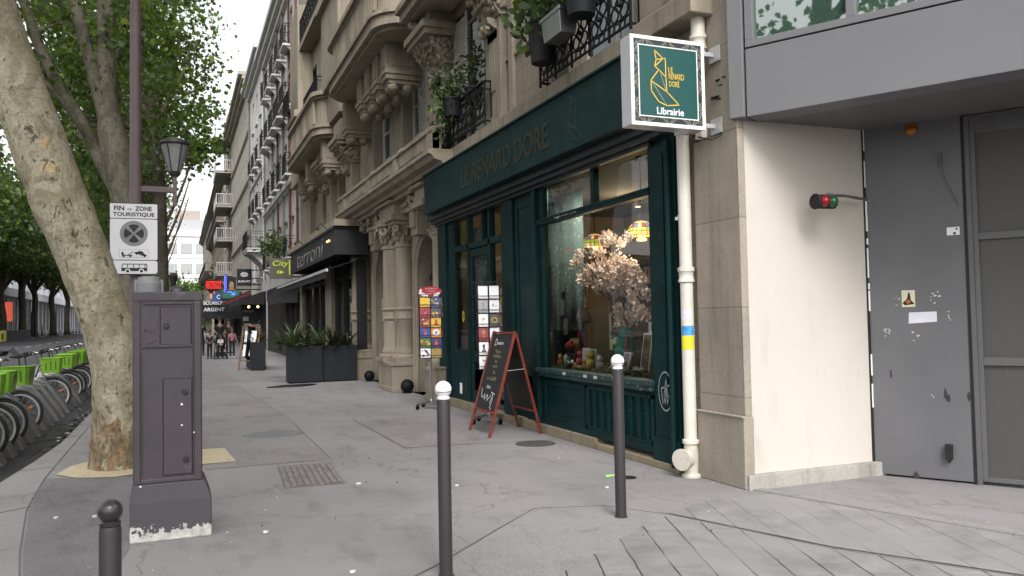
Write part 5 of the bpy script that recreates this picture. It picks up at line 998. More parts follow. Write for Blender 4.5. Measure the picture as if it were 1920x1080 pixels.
b=MB(); b.tube([(.54,-.03,.02),(.5,-.05,-.05),(.42,-.02,-.09),(.36,.1,-.04)],.006,6); b.build('cable',MT['black']).parent=q
q=thing('electric_box','small cream electric box under the projecting sign','electric box',(4.47,6.24,3.12)); b=MB(); b.box(-.04,.03,-.11,.0,0,.1); b.box(-.05,-.03,-.11,-.05,.01,.09); b.build('housing',MT['pipe'],bevel=.004).parent=q
b=MB(); b.sphere((-.05,.03,.05),.02,10,8); b.box(-.035,.03,0,.07,0,.1); b.build('switch',mat('dark_red_button',(.1,.015,.015),.5)).parent=q
b=MB(); r_=random.Random(4)
for i in range(26): y,z=r_.uniform(5.8,6.3),r_.choice((r_.uniform(3.4,3.75),r_.uniform(4.3,4.7))); b.cyl((4.50,y,z),(4.455,y+.01,z-.015),.008,.006,6)
tag(b.build('wall_spikes',MT['iron']),'old dowels and spikes sticking out of the stone corner pier','wall fixings',kind='stuff')
# ------------------------------------------------------------------ grey modern building with recessed entrance (its front is turned 30 degrees)
U=Vector((.5,-.866,0)); 
def frame_at(x,y): return Matrix(((U.x,-.866*-1,0,x),(U.y,.5,0,y),(0,0,1,0),(0,0,0,1)))   # local x along the front, local y into the building
A0=frame_at(4.42,5.72)
gb=thing('grey_building','grey metal clad modern building with a recessed entrance and green tinted windows','building',M=A0)
def gbuild(mb,n,m,par=None,**k): return mb.build(n,m,par or gb,M=A0,**k)
b=MB(); b.box(.0,.135,0,.3,3.19,13); gbuild(b,'corner_post',MT['gpanel'],bevel=.006)
b=MB(); 
for i in range(3):
    x0=.15+i*3.2; b.box(x0,x0+3.19,.02,.3,3.19,3.775)
b.box(.15,9.6,.03,.3,5.9,7.2); b.box(.15,9.6,.03,.3,9.,10.3); gbuild(b,'spandrel_panel',MT['gpanel'],bevel=.004)
b=MB(); b.box(.135,.15,.05,.3,3.19,13); b.box(.15,9.6,.05,.3,3.775,3.79); gbuild(b,'panel_joint',MT['black'])
for z0,z1 in ((3.79,5.9),(7.2,9.),(10.3,12.4)):
    b=MB(); b.box(.15,9.6,.02,.12,z0,z0+.06); b.box(.15,9.6,.02,.12,z1-.06,z1); b.box(.15,.22,.02,.12,z0+.06,z1-.06)
    for x in (1.02,1.9,2.8,3.7,4.6,5.5): b.box(x-.035,x+.035,.02,.12,z0+.06,z1-.06)
    wn=gbuild(b,'window',MT['gpanel'],bevel=.003); b=MB(); b.quad((.2,.07,z0+.03),(9.6,.07,z0+.03),(9.6,.07,z1-.03),(.2,.07,z1-.03)); gbuild(b,'pane',MT['refl_glass'],wn,recalc=False)
b=MB(); b.quad((9.6,0,3.19),(9.6,6,3.19),(9.6,6,13),(9.6,0,13)); b.quad((0,.3,13),(9.6,.3,13),(9.6,6,13),(0,6,13)); gbuild(b,'wall',MT['gpanel'])
# soffit over the recess (world coordinates)
b=MB(); b.prism([(4.50,5.72),(5.98,5.72),(5.94+.5*9,5.66-.866*9),(4.44+.5*9.2,5.70-.866*9.2)],'z',3.195,3.3); b.build('soffit',MT['soffit'],gb)
# recess: plastered side wall of the neighbour with stone plinth
b=MB(); b.add([(4.5,5.72,.12),(5.96,5.70,.12),(5.96,5.70,3.195),(4.5,5.72,3.195)],[(0,1,2,3)]); b.build('side_wall',MT['plaster'],gb,recalc=False)
b=MB(); b.prism([(4.47,5.655),(5.99,5.635),(5.99,5.74),(4.47,5.74)],'z',-.02,.125); b.build('side_plinth',MT['plinth'],gb,bevel=.006)
A1=frame_at(5.93,5.66)
def mbuild(mb,n,m,par=None,**k): return mb.build(n,m,par or gb,M=A1,**k)
b=MB(); b.box(-.06,.765,0,.08,.02,3.195); mbuild(b,'metal_wall',MT['gdark'])
b=MB(); b.box(-.052,-.03,-.012,.01,.1,3.19); b.box(.765,.79,-.005,.06,0,3.19); mbuild(b,'wall_edge',MT['black'])
b=MB()
r_=random.Random(2)
z=.15
while z<3.1:
    h_=r_.uniform(.05,.3); 
    if r_.random()<.75: b.box(-.035,-.02-r_.uniform(0,.008),-.014,-.002,z,z+h_)
    z+=h_+r_.uniform(.01,.12)
mbuild(b,'paint_edge',MT['white_paint'])
gt=thing('mesh_gate','grey steel gate with dark perforated mesh panels','gate',M=A1@Matrix.Translation((.79,0,0)))
def gbd(mb,n,m,par=None,**k): return mb.build(n,m,par or gt,M=A1,**k)
b=MB(); 
b.box(.79,.83,-.01,.06,.0,3.18); b.box(.83,.87,.0,.05,.03,3.17); b.box(.87,3.4,.0,.05,3.02,3.17); b.box(.87,3.4,.0,.05,2.10,2.16); b.box(.87,3.4,.0,.05,1.02,1.09); b.box(.87,3.4,.0,.05,.03,.07); b.box(2.2,2.3,.0,.05,.07,3.02)
gbd(b,'gate_frame',MT['gframe'],bevel=.004)
m,t,bs_,o_=nt('perforated_mesh'); v=coords(t,(1,1,1)); tr=N(t,'BsdfTransparent'); mx=N(t,'MixShader'); ch=N(t,'TexVoronoi',Scale=240.,Randomness=0.); t.links.new(v,ch.inputs['Vector']); fac=ramp(t,ch.outputs['Distance'],[(.24,0.),(.30,1.)])
bs_.inputs['Base Color'].default_value=(.075,.073,.072,1); bs_.inputs['Roughness'].default_value=.5; t.links.new(fac,mx.inputs[0]); t.links.new(tr.outputs[0],mx.inputs[1]); t.links.new(bs_.outputs[0],mx.inputs[2]); t.links.new(mx.outputs[0],o_.inputs[0])
b=MB(); 
for z0,z1 in ((.07,1.02),(1.09,2.10),(2.16,3.02)): b.quad((.87,.03,z0),(3.4,.03,z0),(3.4,.03,z1),(.87,.03,z1))
gbd(b,'mesh_panel',m,recalc=False)
b=MB(); b.box(1.0,3.4,.25,.28,.92,.98); b.box(1.0,3.4,.2,.22,.3,.33); gbd(b,'rear_rail',MT['gdark'])
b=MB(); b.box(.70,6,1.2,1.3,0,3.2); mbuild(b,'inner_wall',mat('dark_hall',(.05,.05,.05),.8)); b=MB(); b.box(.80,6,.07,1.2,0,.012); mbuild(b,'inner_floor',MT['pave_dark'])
# fixtures of the recess
q=thing('signal_lamp','small red and green signal lamp on a bracket by the white wall','signal lamp',(5.18,5.45,2.46)); 
b=MB(); b.tube([(.62,.12,.06),(.3,.05,.07),(.05,.02,.06)],.014,8); b.box(.02,.10,-.02,.05,.03,.075); b.build('bracket',MT['steel']).parent=q
b=MB(); b.cyl((-.09,0,0),(.0,0,0),.062,.062,18); b.cyl((.02,0,-.0),(.11,.0,-.0),.06,.06,18); b.torus((-.09,0,0),.06,.01,18,6,Matrix(((0,0,1),(1,0,0),(0,1,0)))); b.build('housing',MT['black'],smooth=40).parent=q
b=MB(); b.sphere((-.03,-.045,0),.05,14,10); b.build('red_lens',mat('red_lens',(.30,.008,.015),.25)).parent=q
b=MB(); b.sphere((.06,-.042,0),.05,14,10); b.build('green_lens',mat('green_lens',(.008,.11,.035),.25)).parent=q
def onwall(u,z,d=0): return A1@Vector((u,-d,z))
def wallthing(n,label,cat,u,z,d,mb,m,**k):
    o=mb.build(n,m,**k); MM=A1@Matrix.Translation((u,-d,z)); o.location=MM.to_translation(); o.rotation_euler=MM.to_euler(); return tag(o,label,cat)
b=MB(); b.sphere((0,0,0),.055,14,10,(1,.8,.8)); b.box(-.04,.04,.0,.04,.0,.06); wallthing('warning_lamp','orange warning lamp under the grey soffit','warning lamp',.375,3.12,.02,b,mat('orange_lamp',(.42,.14,.01),.3),smooth=60)
b=MB(); b.box(-.055,.055,-.003,0,-.075,.075); b.prism([(-.03,-.06),(.05,-.05),(.02,-.01),(.012,.055),(.0,.055),(-.01,.0),(-.05,-.04)],'y',-.0045,-.003,1); b.prism([(.022*cos(k),-.028+.02*sin(k)) for k in range(6)],'y',-.006,-.0045,2); wallthing('sticker','cream sticker with orange and black silhouette on the grey metal wall','sticker',.30,1.61,.001,b,[mat('cream_paper',(.6,.56,.42),.7),MT['black'],mat('orange_ink',(.45,.14,.03),.6)])
b=MB(); b.prism([(-.115,-.055),(.115,-.04),(.115,.05),(-.11,.045)],'y',-.003,0); wallthing('sticker','lilac white paper strip below the cream sticker','sticker',.41,1.44,.001,b,mat('lilac_white',(.62,.61,.68),.7))
b=MB(); b.box(-.05,.05,-.003,0,-.035,.035); b.box(.0,.02,-.004,-.003,-.03,-.01,1); b.box(.02,.035,-.004,-.003,.01,.025,1); wallthing('sticker','small white sticker at the edge of the metal wall beside the gate','sticker',.68,2.19,.001,b,[MT['white'],MT['black']])
b=MB(); b.box(-.028,.028,-.05,.0,-.07,.06); b.cyl((0,-.03,-.07),(0,-.03,-.1),.012,.01,8); b.box(-.03,.03,-.055,-.05,.02,.03); wallthing('socket_box','small black socket box low on the grey metal wall','socket box',.585,.27,.001,b,MT['black'],bevel=.006)
b=MB(); b.sphere((0,-.02,0),.018,8,6); b.cyl((0,-.02,0),(0,-.03,-.09),.012,.012,8); b.tube([(0,-.02,-.06),(.03,-.02,-.22),(.08,-.015,-.34),(.13,-.01,-.46)],.004,5); wallthing('cable_end','dangling cable end high on the grey metal wall','cable',.60,2.87,.002,b,MT['gframe'])
b=MB(); r_=random.Random(6)
for (u,z,s,n_) in ((.11,1.3,.05,9),(.5,1.6,.05,5),(.62,1.45,.04,4),(.53,1.63,.03,3),(.2,1.6,.06,4),(.46,.72,.03,2),(.33,1.3,.1,4)):
    for k in range(n_): a=u+r_.uniform(-s,s)*.5;c_=z+r_.uniform(-s,s); w_=r_.uniform(.004,.02);h_=r_.uniform(.004,.02); b.prism([(a,c_),(a+w_,c_+h_*.3),(a+w_*.8,c_+h_),(a-w_*.3,c_+h_*.8)],'y',-.002,0)
MM=A1; o=mbuild(b,'sticker_remnant',MT['alu'])
b=MB()
for (u,z,s) in ((.57,.76,.05),(.59,.72,.04),(.13,.93,.03),(.75,.75,.035),(.31,.02,.05)):
    b.prism([(u+s*.5*cos(k*.9)*r_.uniform(.4,1.2),z+s*1.3*sin(k*.9)*r_.uniform(.4,1.2)) for k in range(7)],'y',-.0015,0)
mbuild(b,'scuff_mark',mat('black_scuff',(.035,.035,.037),.7))
# ------------------------------------------------------------------ leaf helpers
def leafmesh(name,cen,size,seed,m,flat=.0,aspect=1.,shape='plane'):
    """one leaf-sized face per centre; returns mesh data"""
    r_=np.random.RandomState(seed); n=len(cen)
    if shape=='plane': base=np.array([(0,-.5),(.22,-.28),(.5,-.12),(.3,.08),(.36,.36),(.1,.3),(0,.55),(-.1,.3),(-.36,.36),(-.3,.08),(-.5,-.12),(-.22,-.28)])
    elif shape=='oval': base=np.array([(0,-.5),(.2,-.2),(.2,.15),(0,.5),(-.2,.15),(-.2,-.2)])
    else: base=np.array([(0,-.5),(.32,0),(0,.55),(-.32,0)])
    k=len(base); s=size*r_.uniform(.65,1.25,n)
    q=r_.normal(size=(n,4)); q/=np.linalg.norm(q,axis=1)[:,None]; w,x,y,z=q.T
    ax=np.stack([1-2*(y*y+z*z),2*(x*y+w*z),2*(x*z-w*y)],1); ay=np.stack([2*(x*y-w*z),1-2*(x*x+z*z),2*(y*z+w*x)],1)
    if flat>0:
        ax[:,2]*=(1-flat); ay[:,2]*=(1-flat); ax/=np.linalg.norm(ax,axis=1)[:,None]; ay/=np.linalg.norm(ay,axis=1)[:,None]
    nz=np.cross(ax,ay)
    V=cen[:,None,:]+s[:,None,None]*(base[None,:,0,None]*ax[:,None,:]*aspect+base[None,:,1,None]*ay[:,None,:]+(np.abs(base[None,:,0,None])*.35)*nz[:,None,:])
    me=bpy.data.meshes.new(name); me.vertices.add(n*k); me.vertices.foreach_set('co',V.reshape(-1).astype(np.float32)); me.loops.add(n*k); me.loops.foreach_set('vertex_index',np.arange(n*k,dtype=np.int32)); me.polygons.add(n); me.polygons.foreach_set('loop_start',np.arange(0,n*k,k,dtype=np.int32)); me.update(calc_edges=True)
    me.materials.append(m); return me
def potplant(label,cat,loc,potmb,potm,n,spread,size,m,seed,up=.2,shape='oval',trail=0):
    q=thing('potted_plant',label,cat,loc)
    if potmb: potmb.build('pot',potm,bevel=.004).parent=q
    r_=np.random.RandomState(seed); c=r_.normal(size=(n,3))*np.array(spread)+np.array((0,0,up)); 
    if trail: c2=r_.normal(size=(trail,3))*np.array((.1,.12,.22))+np.array((-.14,.1,-.2)); c=np.vstack([c,c2])
    o=link('foliage',leafmesh('foliage',c,size,seed,m,shape=shape)); o.parent=q
    b=MB(); rr=random.Random(seed)
    for i in range(7): b.tube([(rr.uniform(-.05,.05),rr.uniform(-.08,.08),0),(rr.gauss(0,spread[0]*.6),rr.gauss(0,spread[1]*.6),up*.7),(rr.gauss(0,spread[0]),rr.gauss(0,spread[1]),up+spread[2])],[.008,.006,.003],5)
    b.build('stem',MT['bark_dark']).parent=q; return q
def roundpot(r,h):
    b=MB(); b.lathe([(r*.75,-h),(r*.98,-.03),(r*1.08,-.03),(r*1.08,0),(r*.9,0),(r*.88,-.04),(0,-.04)],(0,0,0),20); return b
def boxpot(L,w,h):
    b=MB(); b.add([(-w*.4,-L*.45,-h),(w*.4,-L*.45,-h),(w*.4,L*.45,-h),(-w*.4,L*.45,-h),(-w*.5,-L*.5,0),(w*.5,-L*.5,0),(w*.5,L*.5,0),(-w*.5,L*.5,0)],[(0,1,2,3),(0,4,5,1),(1,5,6,2),(2,6,7,3),(3,7,4,0),(4,7,6,5)]); b.box(-w*.54,w*.54,-L*.53,L*.53,-.035,.01); return b
potplant('ivy like plant trailing over the iron guard in a dark pot, first floor','potted plant',(4.16,12.55,5.12),roundpot(.17,.3),MT['slate'],240,(.16,.22,.16),.11,MT['leaf3'],1,.2,trail=130)
potplant('upright dark plant in a pot behind the trailing ivy, first floor','potted plant',(4.38,12.1,5.2),roundpot(.15,.26),MT['black'],170,(.10,.14,.2),.10,MT['leaf3'],2,.35)
potplant('bushy plant in a dark pot on the iron guard above the fascia','potted plant',(4.14,8.95,5.12),roundpot(.18,.5),MT['black'],420,(.14,.28,.18),.17,MT['leaf3'],3,.22)
potplant('leafy plant in a silver metal trough hung on the iron guard','potted plant',(4.08,8.33,5.0),boxpot(.5,.24,.28),MT['steel'],120,(.09,.2,.14),.13,MT['leaf3'],4,.2)
potplant('small plant in a dark tub beside the silver trough','potted plant',(4.12,7.85,5.18),roundpot(.2,.36),MT['slate'],110,(.12,.14,.12),.14,MT['leaf3'],5,.2)
# ------------------------------------------------------------------ restaurant with black awning
rf=thing('restaurant_front','black restaurant front with painted fascia and folding awning','restaurant front',(3.65,20.6,0)); bkf=mat('black_front',(.012,.012,.014),.45)
b=MB(); b.box(3.65,4.5,20.62,29.3,3.2,3.86); b.box(3.6,4.5,20.58,29.35,3.86,3.9); b.build('fascia',mat('fascia_charcoal',(.018,.018,.022),.5),rf,bevel=.01)
b=MB(); b.box(3.62,4.5,20.5,30.6,3.93,4.1); b.build('ledge',MT['stone_plain'],rf)
text('lettering','terroni',faceX(3.645,25.0,3.53),5.2,.50,mat('fascia_letters',(.26,.25,.24),.6),rf,.01,shear=.15,bold=-.01)
b=MB()
for y in (20.9,21.8,23.0,24.3,25.6,27.0,28.4,30.4): b.box(4.3,4.45,y-.06,y+.06,0,3.2)
b.box(4.3,4.45,20.9,30.5,.0,.55); b.box(4.3,4.45,20.9,30.5,2.7,2.8); b.box(4.25,4.5,20.85,21.0,0,3.2); wfr=b.build('window_frame',bkf,rf)
b=MB(); b.quad((4.38,20.9,.55),(4.38,20.9,3.2),(4.38,30.5,3.2),(4.38,30.5,.55)); b.build('pane',MT['glass'],wfr,recalc=False)
b=MB(); b.box(4.2,4.5,24.4,25.5,0,3.2); b.box(4.2,4.5,30.5,31.2,0,3.9); b.build('stone_pier',MT['stone'],rf)
b=MB(); b.box(3.38,3.44,20.4,31.2,2.76,2.83); b.build('awning_bar',MT['alu'],rf); b=MB(); b.add([(3.4,20.45,2.82),(3.4,31.15,2.82),(4.4,31.15,3.15),(4.4,20.45,3.15),(3.4,20.45,2.80),(3.4,31.15,2.80),(4.4,31.15,3.13),(4.4,20.45,3.13)],[(0,1,2,3),(7,6,5,4),(0,4,5,1),(1,5,6,2),(2,6,7,3),(3,7,4,0)]); b.box(3.4,3.41,20.45,31.15,2.6,2.76); b.build('awning',mat('awning_black',(.006,.006,.007),.8),rf)
b=MB()
for y in (21.6,26,30): b.tube([(3.62,y,3.95),(3.45,y,4.1),(3.38,y,4.0)],.012,6); b.cyl((3.38,y,4.0),(3.36,y,3.93),.03,.06,10)
b.build('fascia_lamp',MT['black'],rf); 
b=MB(); 
for y in (21.35,21.62): b.sphere((3.63,y,3.62),.028,8,6)
b.build('bulb',emit('warm_bulb',(1,.55,.18),1.6),rf)
def lamp2(y): pass
# planters and spiky plants
pl=[]
for i,(x0,x1,y0,y1,lab) in enumerate(((2.47,3.31,20.55,21.0,'tall slate grey planter box, street end of the pair facing the camera'),(3.33,4.18,20.6,21.05,'tall slate grey planter box next to the stone portal'),(2.1,2.55,27.0,29.0,'dark planter behind the wooden menu board'))):
    q=thing('planter',lab,'planter',((x0+x1)/2,(y0+y1)/2,0),0,'restaurant planters'); w_,l_=(x1-x0)/2,(y1-y0)/2; b=MB(); H_=.90
    b.box(-w_,w_,-l_,l_,.03,H_-.06); b.box(-w_-.008,w_+.008,-l_-.008,-l_+.03,H_-.06,H_); b.box(-w_-.008,w_+.008,l_-.03,l_+.008,H_-.06,H_); b.box(-w_-.008,-w_+.03,-l_,l_,H_-.06,H_); b.box(w_-.03,w_+.008,-l_,l_,H_-.06,H_); b.box(-w_+.03,w_-.03,-l_+.03,l_-.03,0,.04); b.build('box',MT['slate'],bevel=.006).parent=q
    b=MB(); b.box(-w_+.03,w_-.03,-l_+.03,l_-.03,H_-.06,H_-.04); b.build('soil',mat('potting_soil',(.03,.022,.016),.95)).parent=q
def spiky(label,x,y,z,h,n,seed,m):
    q=thing('spiky_plant',label,'plant',(x,y,z)); r_=random.Random(seed); b=MB()
    for i in range(n):
        a=r_.uniform(0,2*pi); L=h*r_.uniform(.6,1.1); el=r_.uniform(.15,1.4); d=Vector((cos(a),sin(a),0)); p=Vector((0,0,.02)); pts=[]
        for k in range(6):
            t_=k/5; e=el-1.1*t_*t_*r_.uniform(.6,1.1); pts.append(p.copy()); p=p+(d*cos(e)+Vector((0,0,sin(e))))*L/5
        s_=d.cross(Vector((0,0,1))); w=[.014,.024,.025,.02,.013,.002]
        vs=[]; 
        for k,pp in enumerate(pts): vs+= [pp-s_*w[k],pp+Vector((0,0,-.006)),pp+s_*w[k]]
        b.add(vs,[(3*k,3*k+1,3*k+4,3*k+3) for k in range(5)]+[(3*k+1,3*k+2,3*k+5,3*k+4) for k in range(5)])
    b.build('foliage',m,recalc=False).parent=q; b=MB(); b.cyl((0,0,-.1),(0,0,.06),.04,.03,8); b.build('stem',MT['bark_dark']).parent=q
spm=leafmat('yucca_leaves',[(0,(.03,.05,.025)),(.7,(.08,.115,.06)),(1,(.14,.18,.09))],.15); spd=leafmat('dark_blade_leaves',[(0,(.008,.012,.008)),(1,(.025,.035,.022))],.1)
for a in (('arching green spiky plant at the street corner of the planters',2.62,20.75,.85,.85,80,1,spm),('green spiky plant in the middle of the front planters',3.25,20.8,.85,.7,60,2,spm),('small dark spiky plant near the stone portal',3.95,20.8,.85,.6,46,3,spd),('dark bladed plant behind the arching green one',2.5,22.4,.85,.6,44,4,spd),('dark bladed plant behind the menu board',2.3,27.8,.85,.85,50,5,spd),('small dark plant between the two green spiky plants',2.9,20.8,.85,.6,46,6,spd),('dark plant right of the middle spiky plant',3.6,20.8,.85,.65,46,7,spd)): spiky(*a)
# dark ramp mat
b=MB(); b.prism([(1.86,19.5),(2.7,19.5),(3.05,19.9),(2.2,19.9)],'z',.004,.03); b.prism([(2.2,19.6),(2.9,19.62),(2.95,19.75),(2.3,19.75)],'z',.03,.045); tag(b.build('rubber_mat',MT['black'],bevel=.004),'dark rubber mat lying in front of the slate planters','mat')
# wooden menu board
q=thing('menu_board','wooden A-board with white menu sheets in front of the dark plants','A-board',(2.2,27.75,0),radians(62)); 
for nm,xf,sg in (('front_leaf',-.42,1),('back_leaf',.42,-1)):
    b=MB()
    for y in (-.28,.28): b.bar((xf,y,0),(0,y,1.42),.06,.03)
    b.bar((-.005*sg,-.28,1.4),(-.005*sg,.28,1.4),.06,.03); b.bar((xf*.78,-.28,.30),(xf*.78,.28,.30),.06,.03); f_=b.build(nm,MT['wood'],bevel=.004); f_.parent=q
    b=MB(); b.bar((xf*.75,0,.34),(xf*.03,0,1.38),.008,.5); b.build('board',MT['board']).parent=f_
    if sg==1:
        b=MB()
        for z0,z1 in ((.45,.82),(.9,1.26)):
            for y0,y1 in ((-.2,-.01),(.01,.2)): 
                f1=lambda z:xf*(1-z/1.42)-.012; b.add([(f1(z0),y0,z0),(f1(z0),y1,z0),(f1(z1),y1,z1),(f1(z1),y0,z1)],[(0,1,2,3)])
        b.build('menu_sheet',MT['white']).parent=f_
    else: pass
b=MB(); b.box(-.03,.03,.0,.12,1.40,1.46); b.build('orange_clip',mat('orange_clip',(.6,.13,.03),.5)).parent=q
# ------------------------------------------------------------------ generic street fronts
def front(name,label,y0,y1,h,m,rows,pitch,x=4.5,first=None,ww=1.1,fm=None,pipes=(),belts=(),guards=(),cornice=.5,roofh=2.2,roofm=None,shut=False,chim=True,recess=.18,hh=1.9,mp=0,balc=(),ground=True):
    q=thing(name,label,'building',(x,y0,0)); holes=[]; r_=random.Random(len(label)); fm=fm or MT['frame']; n=int((y1-y0-.6)/pitch); off=(y1-y0-n*pitch)/2
    for z in rows:
        for i in range(n): a=y0+off+i*pitch+(pitch-ww)/2; holes.append((a,a+ww,z,z+hh))
    gh=[(y0+.3,y1-.3,0,3.3)] if ground else []
    b=wallx(MB(),x,y0,y1,0,h,holes+gh,.3); b.quad((x,y0,0),(x,y0,h),(x+9,y0,h),(x+9,y0,0)); b.quad((x,y1,0),(x+9,y1,0),(x+9,y1,h),(x,y1,h)); b.build('wall',m,q,recalc=False)
    for a in holes: window(q,a[0]+.01,a[1]-.01,a[2]+.01,a[3]-.01,x+recess,fm,2)
    b=MB()
    for a in holes: b.box(x-.10,x+.02,a[0]-.08,a[1]+.08,a[2]-.12,a[2]-.02)
    if ww>.7: b.build('sill',m,q)
    b=MB()
    for z,d,t_ in belts: b.box(x-d,x+.02,y0,y1,z,z+t_); b.box(x-d*.5,x+.02,y0,y1,z-t_*.6,z)
    if belts: b.build('string_course',m,q)
    b=MB(); b.box(x-cornice,x+.02,y0-.02,y1+.02,h-.25,h); b.box(x-cornice*.7,x+.02,y0,y1,h-.5,h-.25); b.box(x-cornice*.35,x+.02,y0,y1,h-.75,h-.5); b.build('cornice',m,q)
    if shut:
        b=MB()
        for a in holes: 
            for (u,v_) in ((a[0]-ww*.5,a[0]-.02),(a[1]+.02,a[1]+ww*.5)): b.box(x-.06,x-.01,u,v_,a[2],a[3])
        b.build('shutter',MT['shutter'],q)
    for k,(yy,pm) in enumerate(pipes): b=MB(); b.cyl((x-.09,yy,3.9),(x-.09,yy,h-.3),.05,.05,8); [b.cyl((x-.09,yy,z),(x-.09,yy,z+.1),.065,.065,8) for z in range(4,int(h),2)]; b.build('downpipe',pm,q,smooth=40)
    for (z,dx,full) in guards:
        for a in [k for k in holes if abs(k[2]-z)<.05]:
            b=MB(); e=.12 if not full else .3
            b.box(x-dx-.03,x+.02,a[0]-e-.03,a[1]+e+.03,a[2]-.10,a[2]-.02); b.prism([(x,a[2]-.1),(x-dx*.8,a[2]-.1),(x-dx*.3,a[2]-.22),(x,a[2]-.4)],'y',a[0]-e+.05,a[0]-e+.15); b.prism([(x,a[2]-.1),(x-dx*.8,a[2]-.1),(x-dx*.3,a[2]-.22),(x,a[2]-.4)],'y',a[1]+e-.15,a[1]+e-.05); s_=b.build('balconet_slab',m,q)
            b=MB(); scroll_railing(b,x-dx,a[0]-e,a[1]+e,a[2],a[2]+.85,scr=False,xe=x); b.build('railing',MT['iron'],s_)
    for (z,dx,ya,yb,solid) in balc:
        b=MB(); b.box(x-dx,x+.05,ya,yb,z-.22,z); b.box(x-dx-.04,x+.05,ya-.04,yb+.04,z-.06,z)
        if not solid:
            for yy in (ya+.4,yb-.6): b.prism([(x,z-.22),(x-dx*.9,z-.22),(x-dx*.5,z-.5),(x,z-1.0)],'y',yy,yy+.25)
        s_=b.build('balcony',m,q); b=MB()
        if solid: 
            b.box(x-dx,x-dx+.03,ya,yb,z+.12,z+.85); b.box(x-dx,x,ya,ya+.03,z+.95,z+1.0); b.bar((x-dx,ya,z+1),(x-dx,yb,z+1),.05); b.bar((x-dx,ya,z+.12),(x,ya,z+.12),.03)
            for k in range(8): b.bar((x-dx+dx*k/7,ya,z),(x-dx+dx*k/7,ya,z+1),.025)
        else: scroll_railing(b,x-dx,ya,yb,z,z+.95,scr=False,xe=x)
        b.build('railing',MT['alu'] if solid else MT['iron'],s_)
    b=MB(); b.prism([(x+.1,h),(x+1.1,h+roofh),(x+8.9,h+roofh),(x+9,h)],'y',y0,y1); rr=b.build('roof',roofm or MT['zinc'],q)
    if chim:
        b=MB()
        for yy in (y0+.3,y1-.9): 
            b.box(x+1.2,x+3.4,yy,yy+.6,h+.5,h+roofh+1.6)
            for k in range(4): b.cyl((x+1.5+k*.5,yy+.3,h+roofh+1.6),(x+1.5+k*.5,yy+.3,h+roofh+2.1),.11,.09,8)
        b.build('chimney',mat('chimney_render',(.32,.27,.23),.9),rr)
    return q,holes
front('plaster_building','white plastered building with red and grey downpipes beyond the stone one',33.,46.8,16.4,MT['whiter'],(4.3,7.8,10.7,13.3),2.25,pipes=((33.25,MT['redpipe']),(35.6,MT['redpipe']),(37.9,MT['greypipe']),(40.1,MT['redpipe']),(42.4,MT['greypipe']),(46.6,MT['greypipe'])),belts=((7.35,.22,.22),),guards=((4.3,.35,False),(7.8,.35,False),(10.7,.45,True),(13.3,.4,False)),cornice=.55,hh=1.75,ww=.95)
front('pale_building','pale grey narrow house with bracketed balcony beside the cream building',46.8,57.,17.2,MT['whiter'],(4.2,8.2,11.,13.8),2.6,pipes=((47.1,MT['frame']),(56.8,MT['greypipe'])),belts=((10.3,.1,.12),),guards=((8.2,.3,True),(11.,.3,True)),balc=((5.75,.95,47.6,51.,False),),cornice=.6,roofh=2.6,ww=.95)
front('cream_building','plain cream building with small windows under deep eaves',57.,77.,18.6,MT['cream'],(4.9,6.3,8.5,9.9,12.3,15.6),2.4,belts=((7.5,.14,.2),(11.3,.14,.2),(14.6,.14,.2)),cornice=.75,ww=.6,hh=.95,roofh=1.2,recess=.1)
front('balcony_building','modern block with stacked balconies beyond the cream building',77.,92.,20.5,MT['cream'],(3.6,6.,9.1,12.2,15.3),3.0,balc=[(z,1.35,77.05,84.,True) for z in (6.05,9.15,12.25,15.35,18.4)],cornice=.4,ww=1.6,hh=2.0)
front('corner_building','tan stone building with flower boxes at the far end of the row',92.,128.,17.5,MT['stone'],(3.8,6.8,9.8,12.8),3.2,balc=((6.7,.8,92.2,127,False),(12.7,.8,92.2,127,False)),cornice=.8)
front('distant_building','tan building beyond the flower boxes, end of the right side',128.,175.,18.,MT['cream'],(3.8,6.8,9.8,12.8),4.0,balc=((9.7,.9,128.5,174,False),),cornice=.8)
# far end of the street
q=thing('white_apartment_house','white apartment house closing the far end of the street','building',(3,215,0)); b=MB()
holes=[(x,x+1.5,z,z+2.6) for x in (-6.5,-2.5,1.,4.5,8) for z in (4,9,14,19)]
b=MB(); b.box(-10,13,215,225,0,24.5); b.box(-10.2,13.2,214.6,225,23.3,23.7); b.box(-10.1,13.1,214.8,215,12.9,13.2); b.box(-10.1,13.1,214.8,215,17.9,18.2); b.build('wall',mat('bright_white_render',(.75,.75,.75),.9),q)
for h_ in holes:
    b=MB(); b.box(h_[0],h_[1],214.85,214.98,h_[2],h_[3]); w_=b.build('window',mat('pale_far_window',(.40,.42,.43),.5),q); b=MB(); b.box(h_[0]-.6,h_[0]-.05,214.8,214.97,h_[2],h_[3]); b.box(h_[1]+.05,h_[1]+.6,214.8,214.97,h_[2],h_[3]); b.build('shutter',MT['shutter'],w_)
b=MB(); b.prism([(-10,24.5),(13,24.5),(12,27.5),(-9,27.5)],'y',216,224); b.build('roof',mat('far_zinc',(.45,.46,.48),.6),q); b=MB(); b.box(-1,5,217,218,26,30); b.build('chimney',mat('far_chimney',(.45,.38,.34),.9),q)
